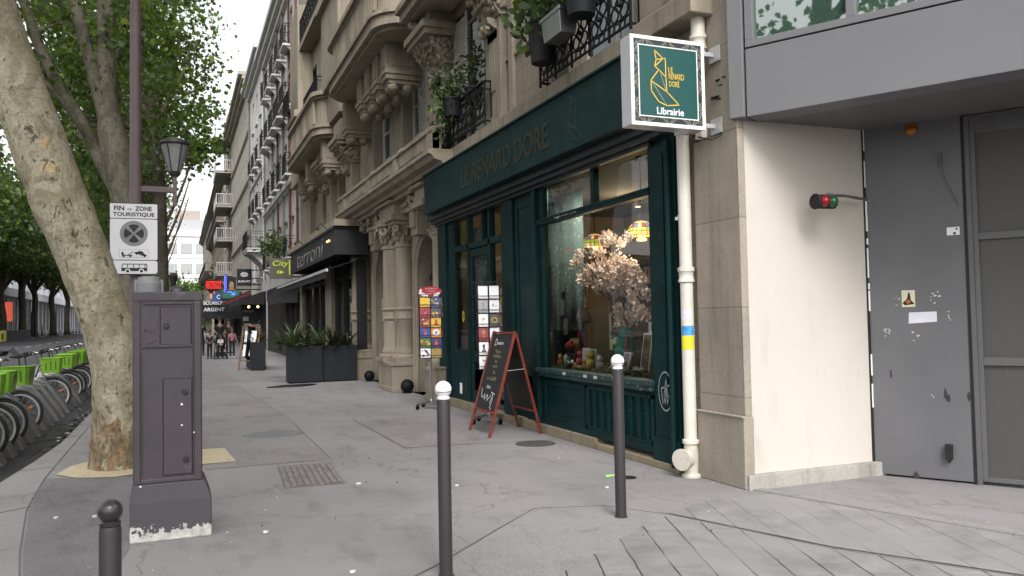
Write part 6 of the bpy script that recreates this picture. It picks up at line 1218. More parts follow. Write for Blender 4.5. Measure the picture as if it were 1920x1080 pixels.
# ------------------------------------------------------------------ shop signs, awnings along the right side
def bladesign(label,x0,x1,y,z0,z1,m,d=.15):
    q=thing('blade_sign',label,'shop sign',((x0+x1)/2,y,(z0+z1)/2)); b=MB(); b.box(x0,x1,y,y+d,z0,z1); b.build('panel',m,q,bevel=.02); b=MB(); b.box(x1,4.5,y+.04,y+.1,z1-.1,z1-.04); b.box(x1,4.5,y+.04,y+.1,z0+.04,z0+.1); b.build('bracket',MT['iron'],q); return q
lime=mat('lime_letters',(.45,.55,.04),.5); q=bladesign('olive grey sign with lime City lettering above the black awning',3.33,4.2,33.,3.25,4.03,mat('olive_grey',(.10,.095,.07),.5))
text('lettering','City',faceY(3.72,32.99,3.82),.62,.28,lime,q,.01,shear=.25)
b=MB(); FYc=faceY(3.72,32.99,3.5); b.prism([(3.55,3.5),(3.64,3.58),(3.66,3.56),(3.62,3.5),(3.66,3.44),(3.64,3.42)],'y',32.98,33.0); b.prism([(3.68,3.56),(3.74,3.56),(3.74,3.53),(3.78,3.53),(3.86,3.5),(3.78,3.46),(3.74,3.46),(3.74,3.43),(3.68,3.43),(3.66,3.5)],'y',32.98,33.0); b.box(4.03,4.08,32.98,33.,3.4,3.98); b.build('emblem',lime,q)
q=bladesign('black projecting sign with white burger outline and lettering',3.15,3.98,50.,3.72,4.72,MT['black']); wl=mat('white_sign_print',(.75,.75,.75),.5); text('lettering','BURGART',faceY(3.56,49.99,3.98),.68,.12,wl,q,.01)
b=MB()
for s_ in (1,.6): b.torus((3.56,49.985,4.38),.2*s_,.014,24,6,Matrix(((1.,0,0),(0,0,1),(0,.62,0))))
for z in (4.33,4.38,4.43): b.box(3.4,3.72,49.97,49.99,z-.01,z+.01)
b.build('emblem',wl,q)
q=bladesign('dark sign with blurred food picture beside the blue neon arrow',2.6,3.12,50.4,3.45,4.25,MT['black']); b=MB(); b.sphere((2.86,50.39,3.75),.17,12,8,(.8,.1,1.5)); b.build('picture',mat('food_picture',(.4,.26,.16),.6,var=.6,vs=12),q); b=MB(); b.box(2.64,3.08,50.38,50.4,3.47,3.56); b.build('picture_band',mat('warm_band',(.35,.16,.05),.6),q)
q=thing('neon_arrow','blue neon arrow pointing down along the dark food sign','neon sign',(2.5,49.5,3.3)); b=MB(); b.tube([(2.45,49.5,4.3),(2.45,49.5,3.35),(2.8,49.5,3.33),(2.95,49.5,3.2)],.022,6); b.tube([(2.45,49.5,4.3),(2.52,49.5,4.3),(2.52,49.5,3.45)],.015,6); b.tube([(3.0,49.5,3.35),(2.98,49.5,3.17),(2.8,49.5,3.2)],.02,6); b.build('tube',emit('blue_neon',(.08,.10,1.),1.6),q,smooth=40); b=MB(); b.box(2.40,2.6,49.53,49.6,3.3,4.35); b.build('backing',MT['black'],q)
q=thing('neon_sign','red neon sign reading BISTROT far down the pavement','neon sign',(2.6,70,4.6)); b=MB(); b.box(1.95,3.3,70,70.2,4.3,5.05); b.build('backing',MT['black'],q); text('lettering','BISTROT',faceY(2.62,69.98,4.68),1.15,.42,emit('red_neon',(1,.02,.015),1.0),q,.03,bold=-.02); b=MB(); b.box(2.05,3.2,69.97,69.99,4.4,4.44); b.box(2.05,3.2,69.97,69.99,4.93,4.97); b.build('tube',emit('red_neon2',(1,.02,.015),.5),q)
q=thing('neon_flame','orange neon flame sign below the red lettering','neon sign',(2.55,69,3.85)); b=MB(); b.prism([(2.3,3.6),(2.75,3.55),(2.95,3.75),(2.7,3.8),(2.62,4.15),(2.5,3.85),(2.35,3.95)],'y',69,69.1); b.build('tube',emit('orange_neon',(1,.16,.04),.8),q)
def awning(label,x0,y0,y1,z0,z1,m,words=None,val=.35):
    q=thing('awning',label,'awning',(4.4,y0,z1)); b=MB(); b.add([(x0,y0,z0),(x0,y1,z0),(4.45,y1,z1),(4.45,y0,z1),(x0,y0,z0-.03),(x0,y1,z0-.03),(4.45,y1,z1-.03),(4.45,y0,z1-.03)],[(0,1,2,3),(7,6,5,4),(0,4,5,1),(1,5,6,2),(2,6,7,3),(3,7,4,0)]); b.add([(x0,y0,z0),(4.45,y0,z0),(4.45,y0,z1)],[(0,1,2)]); b.build('cloth',m,q); b=MB(); b.box(x0-.02,x0,y0,y1,z0-val,z0+.0); b.box(x0,4.45,y0-.02,y0,z0-val,z0); b.build('valance',m,q)
    for k,s_ in enumerate(words or ()): text('lettering',s_,faceY((x0+4.45)/2-.4,y0-.03,z0+.12-k*.5),1.5,.28,wl,q,.01)
    return q
awning('grey awning of the shop under the olive City sign',3.75,33.6,38.,2.75,3.0,mat('grey_awning',(.02,.02,.022),.8),None,.45)
awning('black awning of the burger shop under the dark signs',3.1,47.5,56.,2.85,3.3,mat('black_awning',(.008,.008,.009),.8),None,.3)
awning('dark red awning beyond the black one',2.9,57.,63.,3.05,3.75,mat('wine_awning',(.09,.012,.018),.8),None,.25)
awning('black awning lettered in white at the end of the shops',1.3,66.,78.,3.0,4.0,mat('black_awning2',(.008,.008,.009),.8),('BOURBON','ARGENT'),1.1)
q=bladesign('small blue sign above the black lettered awning',2.3,2.95,65,3.2,3.85,mat('sign_blue',(.02,.09,.28),.5)); text('lettering','C',faceY(2.75,64.98,3.55),.25,.3,wl,q,.01)
q=bladesign('green oval sign beside the small blue one',3.0,4.2,64,3.4,4.1,mat('sign_green',(.02,.16,.10),.5))
# dark shop fronts behind
for y0,y1,lab,zt in ((33.3,46.5,'dark grocery shop front below the plaster building',3.25),(47.1,56.8,'black burger shop front with lit lamps',3.25),(57.3,76.7,'brown bistro front of the cream building',3.25),(77.3,91.7,'dark ground floor shop of the balcony block',3.25)):
    q=thing('storefront',lab,'shopfront',(4.55,y0,0)); b=MB(); L=y1-y0
    for k in range(int(L/1.6)+1): b.box(4.5,4.62,y0+k*1.6,y0+k*1.6+.14,0,zt)
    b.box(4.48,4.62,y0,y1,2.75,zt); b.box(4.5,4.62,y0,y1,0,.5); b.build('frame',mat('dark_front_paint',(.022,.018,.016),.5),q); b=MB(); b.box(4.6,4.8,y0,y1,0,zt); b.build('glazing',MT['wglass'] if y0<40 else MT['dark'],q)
q=thing('menu_window','white menu sheets lit in the burger shop window','menu display',(4.0,49,1.2)); b=MB(); b.box(3.3,4.5,49,49.1,.0,2.75); b.build('window_wall',MT['black'],q); b=MB(); b.box(3.45,3.85,48.97,49,1.05,1.5); b.box(3.9,4.3,48.97,49,1.1,1.45); b.box(3.4,3.7,48.97,49,1.65,1.9); b.build('menu_sheet',mat('grey_white_paper',(.4,.4,.42),.7),q); text('lettering','burger',faceY(3.7,48.96,2.2),.6,.18,mat('dim_white',(.3,.3,.3),.6),q,.01)
for x,lab in ((3.3,'glowing round lamp nearest the street under the burger awning'),(3.75,'glowing round lamp nearest the wall under the burger awning')):
    q=thing('wall_lamp',lab,'lamp',(x,43.5,2.35)); b=MB(); b.sphere((0,0,0),.06,10,8); b.build('globe',emit('warm_globe',(1,.66,.24),2.5)).parent=q; b=MB(); b.cyl((0,0,.05),(0,0,.45),.012,.012,6); b.build('rod',MT['black']).parent=q
for (x,y,z,lab) in ((3.5,34.5,4.35,'leafy shrub in a grey pot above the City sign'),(3.9,36.6,4.6,'second shrub pot on the ledge behind the City sign'),(3.6,92.5,7.3,'red flower box on the far tan building'),(3.55,94.5,5.9,'dark green flower box on the far tan building')): potplant(lab,'potted plant',(x,y,z),roundpot(.22,.45),MT['greypipe'],160,(.25,.4,.3),.22,MT['leaf3'] if 'red' not in lab else leafmat('red_flowers',[(0,(.04,.06,.02)),(.5,(.2,.05,.03)),(1,(.4,.1,.05))]),int(y),.3)
# ------------------------------------------------------------------ plane trees
from mathutils import noise as mnoise
def smoothpath(pts,n):
    """Catmull-Rom through (x,y,z,r)"""
    P=[Vector(p) for p in pts]; P=[P[0]*2-P[1]]+P+[P[-1]*2-P[-2]]; out=[]
    segs=len(P)-3
    for i in range(segs):
        for k in range(n):
            t_=k/n; a,b_,c,d=P[i:i+4]; out.append(.5*((2*b_)+(c-a)*t_+(2*a-5*b_+4*c-d)*t_*t_+(3*b_-a-3*c+d)*t_**3))
    out.append(P[-2]); return out
def limb(mb,pts,n=5,seg=12,bumpy=0.,fr=3.):
    pp=smoothpath([tuple(p) if len(p)==4 else p for p in pts],n); o=len(mb.v); mb.tube([p[:3] for p in pp],[max(p[3],.004) for p in pp],seg)
    if bumpy:
        for i,p in enumerate(pp):
            c=Vector(p[:3])
            for k in range(seg):
                v_=Vector(mb.v[o+i*seg+k]); d=(v_-c); f=1+bumpy*(mnoise.noise(v_*fr)+.5*mnoise.noise(v_*fr*3.1)+.25*mnoise.noise(v_*fr*8)); mb.v[o+i*seg+k]=tuple(c+d*f)
    return pp
def crown_points(rs,n,c,r,lo,hi,per,spread,tipsrc=None,shell=.55):
    nc=n//per; cen=[]
    while len(cen)<nc:
        v_=rs.normal(size=3); v_/=np.linalg.norm(v_); v_*=rs.uniform(shell,1)**.7 if rs.rand()<.85 else rs.uniform(.1,1)
        p=np.array(c)+v_*np.array(r)*(.88+.24*rs.rand())
        if lo<p[2]<hi: cen.append(p)
    cen=np.array(cen); sizes=rs.uniform(.6,1.3,nc)
    pts=np.repeat(cen,per,0)+rs.normal(size=(nc*per,3))*spread*np.repeat(sizes,per)[:,None]*np.array((1,1,.62)); return cen,pts
def make_tree(label,loc,trunk,limbs,c,r,lo,nleaf,seed,lsize=.2,per=70,spread=.42,m=None,bm=None,bumpy=.05,seg=14,leaf='plane',twigs=.6,group=None,extra=None,fine=5,folds=()):
    q=thing('plane_tree',label,'tree',loc,group=group); bm=bm or MT['bark']
    b=MB(); pp=limb(b,trunk,fine,seg,bumpy); mains=[pp]
    for L in limbs: mains.append(limb(b,L,4,max(7,seg-6),bumpy*.7,4))
    for (f_,a0,a1,th) in folds:
        i=int(f_*(len(pp)-1)); C0=Vector(pp[i][:3]); ax=(Vector(pp[i+1][:3])-Vector(pp[i-1][:3])).normalized(); q_=(Vector((0,0,1)).rotation_difference(ax)).to_matrix()
        n_=16; b.tube([C0+q_@Vector((pp[i][3]*.93*cos(radians(a0+(a1-a0)*k/n_)),pp[i][3]*.93*sin(radians(a0+(a1-a0)*k/n_)),.03*sin(k*1.1)*th/.03)) for k in range(n_+1)],[.002]+[th*(.5+.5*sin(pi*k/n_))*(.8+.2*sin(k*2.3)) for k in range(1,n_)]+[.002],8)
    rs=np.random.RandomState(seed); cen,pts=crown_points(rs,nleaf,c,r,lo,99,per,spread)
    if extra is not None:
        for (ec,er,en) in extra:
            e1=np.array(ec)+rs.normal(size=(en//per+1,3))*np.array(er); cen=np.vstack([cen,e1]); pts=np.vstack([pts,np.repeat(e1,per,0)+rs.normal(size=(len(e1)*per,3))*spread*np.array((1,1,.6))])
    anchors=[p for L in mains for p in L if p[2]>lo-1.5] or [p for L in mains for p in L][-4:]
    for i,cc in enumerate(cen):
        if rs.rand()>twigs: continue
        a=min(anchors,key=lambda p:(Vector(p[:3])-Vector(cc)).length+max(0,p[2]-cc[2])*.8); A=Vector(a[:3]); B=Vector(cc); d=B-A
        if d.length>5.5: continue
        r0=min(.05,.012+.009*d.length); k1=A+d*.35+Vector(rs.normal(size=3)*.12*d.length*.5)+Vector((0,0,.12*d.length)); k2=A+d*.7+Vector(rs.normal(size=3)*.1*d.length*.5)+Vector((0,0,.1*d.length))
        b.tube([A,k1,k2,B],[min(r0,a[3]),r0*.75,r0*.5,.006],5,cap=False)
    t_=b.build('trunk',bm,smooth=70,recalc=False); t_.parent=q
    o=link('crown',leafmesh('crown',pts,lsize,seed+1,m or MT['leaf'],shape=leaf)); o.parent=q; return q
# foreground leaning tree
make_tree('thick leaning plane tree with peeling bark, foreground beside the cabinet',(-.66,9.62,0),
  [(.06,.05,-.05,.32),(.06,.02,.12,.285),(.06,0,.45,.255),(.05,0,1.0,.248),(-.07,.0,1.6,.25),(-.24,0,2.14,.258),(-.385,0,2.55,.265),(-.53,0,2.92,.272),(-.77,0,3.67,.270),(-1.0,0,4.3,.27),(-1.2,0,4.95,.265),(-1.7,.1,6.4,.26),(-2.3,.2,8.2,.2),(-2.6,.2,10.5,.12),(-2.7,.2,12.5,.05)],
  [[(-1.7,.1,6.3,.2),(-1.2,.8,7.4,.14),(-.8,1.5,8.8,.09),(-.6,1.9,10,.04)],[(-1.5,.1,5.9,.16),(-2.2,-.9,7.2,.12),(-2.8,-1.6,8.6,.07)],[(-2.1,.1,7.6,.14),(-3.4,.6,8.8,.1),(-4.4,.9,9.6,.05)]],
  (-2.0,.2,9.6),(4.4,4.6,4.2),6.3,7000,11,.15,bumpy=.075,seg=36,fine=9)
# second tree: two stems behind the lamp post
T2=lambda x,z,r,y=0: (x+.8,y,z,r)
make_tree('pale forked plane tree rising just behind the lamp post',(-.8,18,0),
  [T2(-.72,0,.33),T2(-.76,.6,.29),T2(-.82,2,.28),T2(-.9,3.2,.275),T2(-.98,4.04,.285),T2(-1.10,4.75,.30),T2(-1.22,5.3,.27),T2(-1.30,5.9,.2),T2(-1.33,6.8,.185),T2(-1.33,8.1,.17),T2(-1.3,10,.11),T2(-1.4,12.5,.05)],
  [[T2(-1.25,5.3,.16),T2(-1.45,6.1,.14),T2(-1.62,6.8,.125),T2(-1.9,8.0,.11),T2(-2.2,10,.07,.3),T2(-2.4,11.5,.03,.4)],
   [T2(-1.28,6.4,.07),T2(-1.15,6.95,.075),T2(-.94,7.35,.08),T2(-.62,8.1,.075),T2(-.3,9.3,.05),T2(0.1,10.6,.02)],
   [T2(-.95,3.9,.12,.3),T2(-1.35,4.6,.13,.6),T2(-1.85,5.75,.12,.8),T2(-2.3,6.5,.115,.9),T2(-2.75,7.6,.1,1.),T2(-3.3,9.4,.06,1.)],
   [T2(-1.5,5.0,.05,.7),T2(-2.3,6.2,.045,.2),T2(-3.2,7.0,.03,-.2)],[T2(-2.1,6.2,.05,.9),T2(-2.9,6.6,.035,.4),T2(-3.6,6.9,.02,.1)]],
  (-1.9,.2,9.8),(3.3,4.2,4.2),6.6,8500,23,.135,per=90,spread=.38,bumpy=.05,seg=20,bm=MT['bark_mid'],twigs=.8,extra=[((.6,1.4,6.5),(.35,.9,1.0),900),((-2.9,1.2,6.4),(.6,1,.5),700)])
# third dark tree, forked, foliage reaching over the pavement
T3=lambda x,z,r,y=0:(x+.75,y,z,r)
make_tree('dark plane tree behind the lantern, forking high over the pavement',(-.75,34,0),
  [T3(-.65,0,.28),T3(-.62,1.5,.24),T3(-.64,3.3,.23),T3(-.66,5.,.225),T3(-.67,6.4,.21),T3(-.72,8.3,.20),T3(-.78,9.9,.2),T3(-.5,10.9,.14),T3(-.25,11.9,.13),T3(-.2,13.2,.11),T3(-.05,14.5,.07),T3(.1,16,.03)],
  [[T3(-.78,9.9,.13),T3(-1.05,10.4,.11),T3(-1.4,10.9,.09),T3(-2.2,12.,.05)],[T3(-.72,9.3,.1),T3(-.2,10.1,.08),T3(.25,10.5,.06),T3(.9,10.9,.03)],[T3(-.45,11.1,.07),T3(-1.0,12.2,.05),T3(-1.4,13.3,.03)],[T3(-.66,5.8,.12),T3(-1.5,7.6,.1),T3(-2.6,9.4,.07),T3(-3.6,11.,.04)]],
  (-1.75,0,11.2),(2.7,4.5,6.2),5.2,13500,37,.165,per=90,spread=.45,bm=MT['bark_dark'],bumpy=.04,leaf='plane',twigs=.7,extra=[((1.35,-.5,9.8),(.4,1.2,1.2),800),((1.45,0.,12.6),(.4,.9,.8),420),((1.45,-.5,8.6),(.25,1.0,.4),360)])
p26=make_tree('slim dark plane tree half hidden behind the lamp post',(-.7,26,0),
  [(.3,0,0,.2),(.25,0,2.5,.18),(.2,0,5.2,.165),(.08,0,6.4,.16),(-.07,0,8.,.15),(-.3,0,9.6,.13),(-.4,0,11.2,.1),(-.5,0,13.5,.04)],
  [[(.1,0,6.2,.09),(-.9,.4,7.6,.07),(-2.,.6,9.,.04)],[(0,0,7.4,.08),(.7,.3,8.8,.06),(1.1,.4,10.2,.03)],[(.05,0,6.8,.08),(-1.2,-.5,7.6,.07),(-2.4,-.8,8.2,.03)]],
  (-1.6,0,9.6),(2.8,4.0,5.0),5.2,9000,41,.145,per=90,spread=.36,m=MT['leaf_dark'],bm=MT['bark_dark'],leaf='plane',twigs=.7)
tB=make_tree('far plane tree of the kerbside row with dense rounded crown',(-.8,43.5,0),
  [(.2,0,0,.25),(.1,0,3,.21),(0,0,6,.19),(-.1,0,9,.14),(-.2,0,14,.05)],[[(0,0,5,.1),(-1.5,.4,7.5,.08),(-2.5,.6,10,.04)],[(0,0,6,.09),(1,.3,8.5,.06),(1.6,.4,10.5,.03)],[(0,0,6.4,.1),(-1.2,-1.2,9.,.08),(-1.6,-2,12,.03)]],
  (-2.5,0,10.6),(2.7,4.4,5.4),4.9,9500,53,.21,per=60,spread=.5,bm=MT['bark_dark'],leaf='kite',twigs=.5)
for k,(x,y,rz,s_,lab) in enumerate(((-.9,53,.12,1.0,'fifth plane tree up the kerb, small behind the lantern'),(-1.0,63,-.15,1.02,'sixth plane tree up the kerb, smaller still'),(-1.3,75,.25,1.05,'seventh plane tree up the kerb, barely parted from its neighbours'),(-1.8,90,-.2,1.,'eighth plane tree up the kerb, near the far end'))):
    c_=copyobj(tB,None,(x,y,0),rz,lab); c_.scale=(s_,)*3
# trees along the opposite kerb
FT=make_tree('dark plane tree across the road, nearest to the left picture edge',(-21,112,0),
  [(0,0,-.2,.55),(.1,0,3,.45),(-.1,.2,6,.42),(.2,0,9,.35),(0,0,17,.1)],[[(0,0,6.5,.26),(1.6,-1.2,9.5,.2),(3.2,-2.6,13,.08)],[(0,0,7.2,.26),(-1.8,.8,10.2,.2),(-3.4,1.8,14,.08)],[(.1,0,7.,.22),(1.2,1.9,10.4,.16),(2.2,3.8,13,.06)],[(0,0,8.,.22),(-.8,-2.2,11.,.15),(-1.8,-4.2,13.,.06)]],
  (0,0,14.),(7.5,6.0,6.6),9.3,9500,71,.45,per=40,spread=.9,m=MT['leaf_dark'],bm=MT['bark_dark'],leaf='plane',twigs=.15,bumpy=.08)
for k,(x,y,rz,s_,lab) in enumerate(((-21.5,124,1.,1.,'second dark plane tree across the road behind the barrier'),(-21,136,2.1,1.05,'third plane tree across the road, behind the red banner'),(-21.5,150,3.1,1.,'fourth plane tree across the road, pale forked trunk'),(-21,166,.6,1.08,'fifth plane tree across the road beside the pale trunk'),(-21,186,5.,1.05,'sixth plane tree across the road, partly behind the leaning trunk'),(-27,130,4.,1.15,'tree standing behind the first row across the road, left'),(-28,160,2.6,1.2,'tree standing behind the first row across the road, right'),(-20,80,.3,.9,'plane tree across the road, its crown filling the left edge'),(-20,98,5.7,1.,'plane tree across the road, dark crown above the barrier'),(-20.5,215,1.4,1.1,'last plane tree across the road'))):
    c_=copyobj(FT,None,(x,y,0),rz,lab); c_.scale=(s_,)*3
lt=make_tree('bright light green tree at the far end of the street',(-1.5,160,0),[(0,0,0,.25),(0,0,4,.2),(0,0,9,.08)],[[(0,0,3,.1),(1.5,0,6,.05),(2.5,0,8,.03)]],(0,0,6.2),(5.,3.,4.6),1.,3200,83,.6,per=24,spread=.8,m=MT['leaf2'],leaf='kite')
c_=copyobj(lt,None,(4.5,175,0),1.9,'second bright tree at the far end, beside the tan building')
c_=copyobj(lt,None,(-7,185,0),.9,'bright green tree seen under the traffic sign'); c_.scale=(1.5,1.5,1.3)
# trees behind and beside the camera (they show in the window panes and shade the pavement)
c_=copyobj(p26,None,(-2.8,-5.2,0),1.1,'plane tree behind the camera mirrored in the shop glass')
c_=copyobj(p26,None,(-2.6,3.2,0),2.4,'plane tree beside the camera mirrored in the grey building windows')
# ------------------------------------------------------------------ hire bikes and docks along the kerb
tyre=mat('tyre_rubber',(.015,.015,.016),.7); rimm=mat('rim_metal',(.66,.66,.67),.35,.6,var=.05); bgreen=mat('hire_bike_green',(.20,.42,.03),.4,var=.1); bframe=mat('bike_silver',(.22,.22,.23),.4,.5); refl=mat('orange_reflector',(.75,.20,.01),.4)
RX=Matrix(((1,0,0),(0,0,1),(0,1,0)))
def wheel(q,x):
    b=MB(); b.torus((x,0,.19),.31,.024,36,8,RX); t_=b.build('wheel',tyre,smooth=60); t_.parent=q
    b=MB(); b.torus((x,0,.19),.278,.021,36,6,RX)
    b.cyl((x,-.04,.19),(x,.04,.19),.025,.025,10); b.build('rim',rimm,smooth=60).parent=t_
    b=MB()
    for k in range(14): a=k*2*pi/14; b.cyl((x+.02*cos(a+1.2),.02*(-1)**k,.19+.02*sin(a+1.2)),(x+.28*cos(a),0,.19+.28*sin(a)),.0022,.0022,4)
    b.build('spokes',rimm).parent=t_
    b=MB(); 
    for a in (.5,3.4): b.obox((x+.17*cos(a),0,.19+.17*sin(a)),(.07,.012,.03),Matrix.Rotation(-a,3,'Y'))
    b.build('reflector',refl).parent=t_
bk0=thing('hire_bike','b','bicycle',(0,0,0),group='hire bikes docked along the kerb')
wheel(bk0,0); wheel(bk0,-1.12)
b=MB(); b.tube([(-.22,0,.78),(-.30,0,.55),(-.42,0,.36),(-.62,0,.26),(-.75,0,.27)],[.03,.035,.04,.035,.03],10); b.tube([(-.75,0,.27),(-.86,0,.62)],.026,8); b.tube([(-.75,.05,.27),(-1.12,.06,.19)],.014,6); b.tube([(-.75,-.05,.27),(-1.12,-.06,.19)],.014,6); b.tube([(-.84,.05,.55),(-1.12,.06,.19)],.012,6); b.tube([(-.84,-.05,.55),(-1.12,-.06,.19)],.012,6)
for s_ in (-1,1): b.tube([(-.22,0,.72),(-.14,s_*.06,.55),(0,s_*.06,.19)],.016,8)
b.build('frame',bframe,smooth=50).parent=bk0
b=MB(); b.tube([(-.24,0,.72),(-.29,0,.98)],.02,8); b.tube([(-.38,-.30,1.02),(-.32,-.2,1.03),(-.28,-.06,.99),(-.28,.06,.99),(-.32,.2,1.03),(-.38,.30,1.02)],.014,8); hb=b.build('handlebar',bframe,smooth=50); hb.parent=bk0
for s_ in (-1,1): b=MB(); b.cyl((-.36,s_*.22,1.025),(-.46,s_*.32,1.01),.019,.019,8); b.tube([(-.30,s_*.14,1.02),(-.22,s_*.2,1.0),(-.24,s_*.28,.99)],.007,5); b.build('grip',MT['black']).parent=hb
b=MB(); b.box(-.33,-.23,-.06,.06,.985,1.03); b.build('console',MT['alu'],bevel=.01).parent=hb
b=MB(); # green front basket with slots
zs,zt=.62,.90
out=[(-.17,-.17),(.11,-.15),(.15,-.1),(.15,.1),(.11,.15),(-.17,.17)]; top=[(x*1.18-.0,y*1.28) for x,y in out]; n=6
b.add([(x,y,zs) for x,y in out]+[(x,y,zt) for x,y in top]+[(x*.94,y*.94,zs+.02) for x,y in out]+[(x*.95,y*.95,zt) for x,y in top],[(0,5,4,3,2,1)]+[(i,(i+1)%n,n+(i+1)%n,n+i) for i in range(n)]+[(n+i,n+(i+1)%n,3*n+(i+1)%n,3*n+i) for i in range(n)]+[(3*n+i,3*n+(i+1)%n,2*n+(i+1)%n,2*n+i) for i in range(n)]+[(12,13,14,15,16,17)])
b.tube([(x,y,zt) for x,y in top]+[(*top[0],zt)],.011,6)
for y in (-.12,-.06,0,.06,.12): b.obox((.163,y,.765),(.004,.02,.17),Matrix.Rotation(radians(7),3,'Y'),1)
for s_ in (-1,1):
    for x in (-.1,-.02,.06): b.obox((x,s_*.188,.765),(.02,.004,.17),Matrix.Rotation(radians(7)*s_*-1,3,'X'),1)
b.build('basket',[bgreen,mat('basket_slot_green',(.05,.14,.01),.6)]).parent=bk0
b=MB(); b.torus((0,0,.19),.345,.012,16,6,RX,0,radians(20),radians(165)); b.torus((-1.12,0,.19),.345,.025,16,6,RX,0,radians(-5),radians(160)); b.build('mudguard',bframe,smooth=50).parent=bk0
b=MB(); b.cyl((-.86,0,.62),(-.89,0,.86),.014,.014,8); b.sphere((-.93,0,.89),.1,14,8,(1.35,.85,.4)); b.sphere((-.80,0,.90),.045,10,6,(1.4,.8,.5)); b.build('saddle',MT['black'],smooth=60).parent=bk0
b=MB(); b.cyl((-.62,-.08,.2),(-.62,.08,.2),.075,.075,16); 
for s_,a in ((-1,.6),(1,3.7)): b.bar((-.62,s_*.09,.2),(-.62+.16*cos(a),s_*.1,.2+.16*sin(a)),.018); b.box(-.62+.16*cos(a)-.04,-.62+.16*cos(a)+.04,s_*.1,s_*.18,.19+.16*sin(a),.21+.16*sin(a))
b.build('crank',MT['iron']).parent=bk0
dk0=thing('bike_dock','d','bike dock',(0,0,0),group='docks along the kerb'); dm=mat('dock_grey',(.19,.19,.195),.4,.2,var=.1)
b=MB(); b.prism([(.36,-.14),(.30,-.02),(.02,.42),(-.16,.50),(-.62,.50),(-.50,-.14)],'y',-.15,.15); b.prism([(.05,.42),(-.14,.535),(-.64,.535),(-.64,.47),(-.15,.47)],'y',-.165,.165); b.build('body',dm,bevel=.012).parent=dk0
b=MB(); b.box(-.40,-.36,-.36,.36,.44,.5); b.box(-.2,.1,-.1,.1,-.142,-.13); b.build('rail',dm).parent=dk0
b=MB(); b.box(-.5,-.2,-.04,.04,.535,.55); b.cyl((-.3,0,.55),(-.3,0,.56),.03,.03,12); b.build('lock_head',MT['alu']).parent=dk0
bys=[10.3,11.0,11.7,12.4,13.1,14.5,18.0,20.1,20.8,22.2,22.9,24.3,25.7]
desc=['hire bike nearest the left picture edge','hire bike second from the left edge, only its wheel in view','hire bike with the lowest of the near wheels','hire bike with orange reflectors up, next to the near wheels','hire bike whose basket touches the left picture edge','hire bike with the fully visible near green basket','hire bike alone between empty docks, left of the leaning trunk','hire bike just left of the leaning trunk','hire bike touching the leaning trunk in view','hire bike behind the leaning trunk','hire bike farther behind the leaning trunk','hire bike far behind the trunk','last hire bike of the row']
for i,y in enumerate(bys):
    o=bk0 if i==0 else copyobj(bk0); o.location=(-2.28,y,-.0); o.rotation_euler=(radians(rng.uniform(-2,2)),0,radians(rng.uniform(-9,9))); o['label']=desc[i]
for i in range(26):
    o=dk0 if i==0 else copyobj(dk0); o.location=(-2.28,9.95+.7*i-.0,0); o['label']='grey wedge shaped bike dock in the row along the kerb' 
# simple bikes and barrier across the road
def far_bike(lab,x,y,rz,src=[None]):
    if src[0] is None:
        b=MB()
        for xx in (0,-1.05): b.torus((xx,0,.34),.31,.03,20,5,RX)
        b.tube([(0,0,.34),(-.2,0,.95),(-.15,0,1.05)],.03,5); b.tube([(-.2,0,.85),(-.6,0,.35),(-1.05,0,.34),(-.75,0,.8),(-.2,0,.8)],.03,5); b.tube([(-.6,0,.35),(-.78,0,.98)],.025,5); b.sphere((-.8,0,1.),.1,8,5,(1.3,.7,.4)); b.tube([(-.2,-.3,1.1),(-.15,0,1.05),(-.2,.3,1.1)],.02,5)
        src[0]=b.build('parked_bicycle',MT['iron'],smooth=60); o=src[0]
    else: o=copyobj(src[0])
    o.location=(x,y,-.14); o.rotation_euler=(0,0,rz); tag(o,lab,'bicycle','bicycles parked across the road')
for i in range(14): far_bike('dark bicycle parked in the row across the road beyond the black barrier',-19.6+rng.uniform(-.2,.2),139+i*4.4+rng.uniform(-.8,.8),rng.uniform(-.5,.5)+1.3)
q=thing('barrier','long black planter barrier across the road','barrier',(-20.2,126,-.14)); b=MB(); b.box(-.3,.3,-9,9,0,1.3); b.box(-.36,.36,-9.1,9.1,1.22,1.36); b.build('body',MT['slate']).parent=q; b=MB(); [b.box(.3,.33,-9+k*2.25,-8.9+k*2.25,0,1.25) for k in range(9)]; b.build('rib',MT['black']).parent=q
q=thing('yellow_bin','yellow box at the near end of the black barrier','box',(-20.1,114.6,-.14)); b=MB(); b.box(-.4,.4,-1.6,1.6,0,1.35); b.build('body',mat('yellow_plastic',(.62,.55,.03),.5),bevel=.05).parent=q; b=MB(); b.box(.4,.42,-1.2,-.2,.3,1.); b.build('panel',MT['iron']).parent=q
# modern campus building across the road
q=thing('campus_building','long low modern building with white roof band and dark glazing across the road','building',(-30,100,0)); b=MB(); b.box(-40,-30,70,300,0,7.6); b.build('wall',mat('dark_glazing',(.09,.095,.11),.3,var=.5,vs=.4),q); b=MB(); b.box(-41,-28.6,70,300,7.4,8.9); b.build('roof_band',mat('white_band',(.72,.73,.75),.6),q)
b=MB(); b.box(-40,-33,70,300,8.9,24); b.build('upper_storeys',mat('pale_storeys',(.55,.57,.6),.5,var=.4,vs=.25),q)
for k in range(40):
    b=MB(); b.cyl((-29.4,75+k*5.2,0),(-29.4,75+k*5.2,7.4),.16,.16,8); b.build('column',mat('pale_column',(.5,.5,.52),.5) if k==0 else bpy.data.materials['pale_column'],q)
b=MB(); 
for k in range(110): b.box(-29.98,-29.9,72+k*2,72.14+k*2,.9,7.4)
b.box(-29.98,-29.9,72,292,3.4,3.6); b.box(-30,-29.8,72,292,0,.9); b.build('window_frame',mat('pale_mullion',(.3,.31,.34),.5),q)
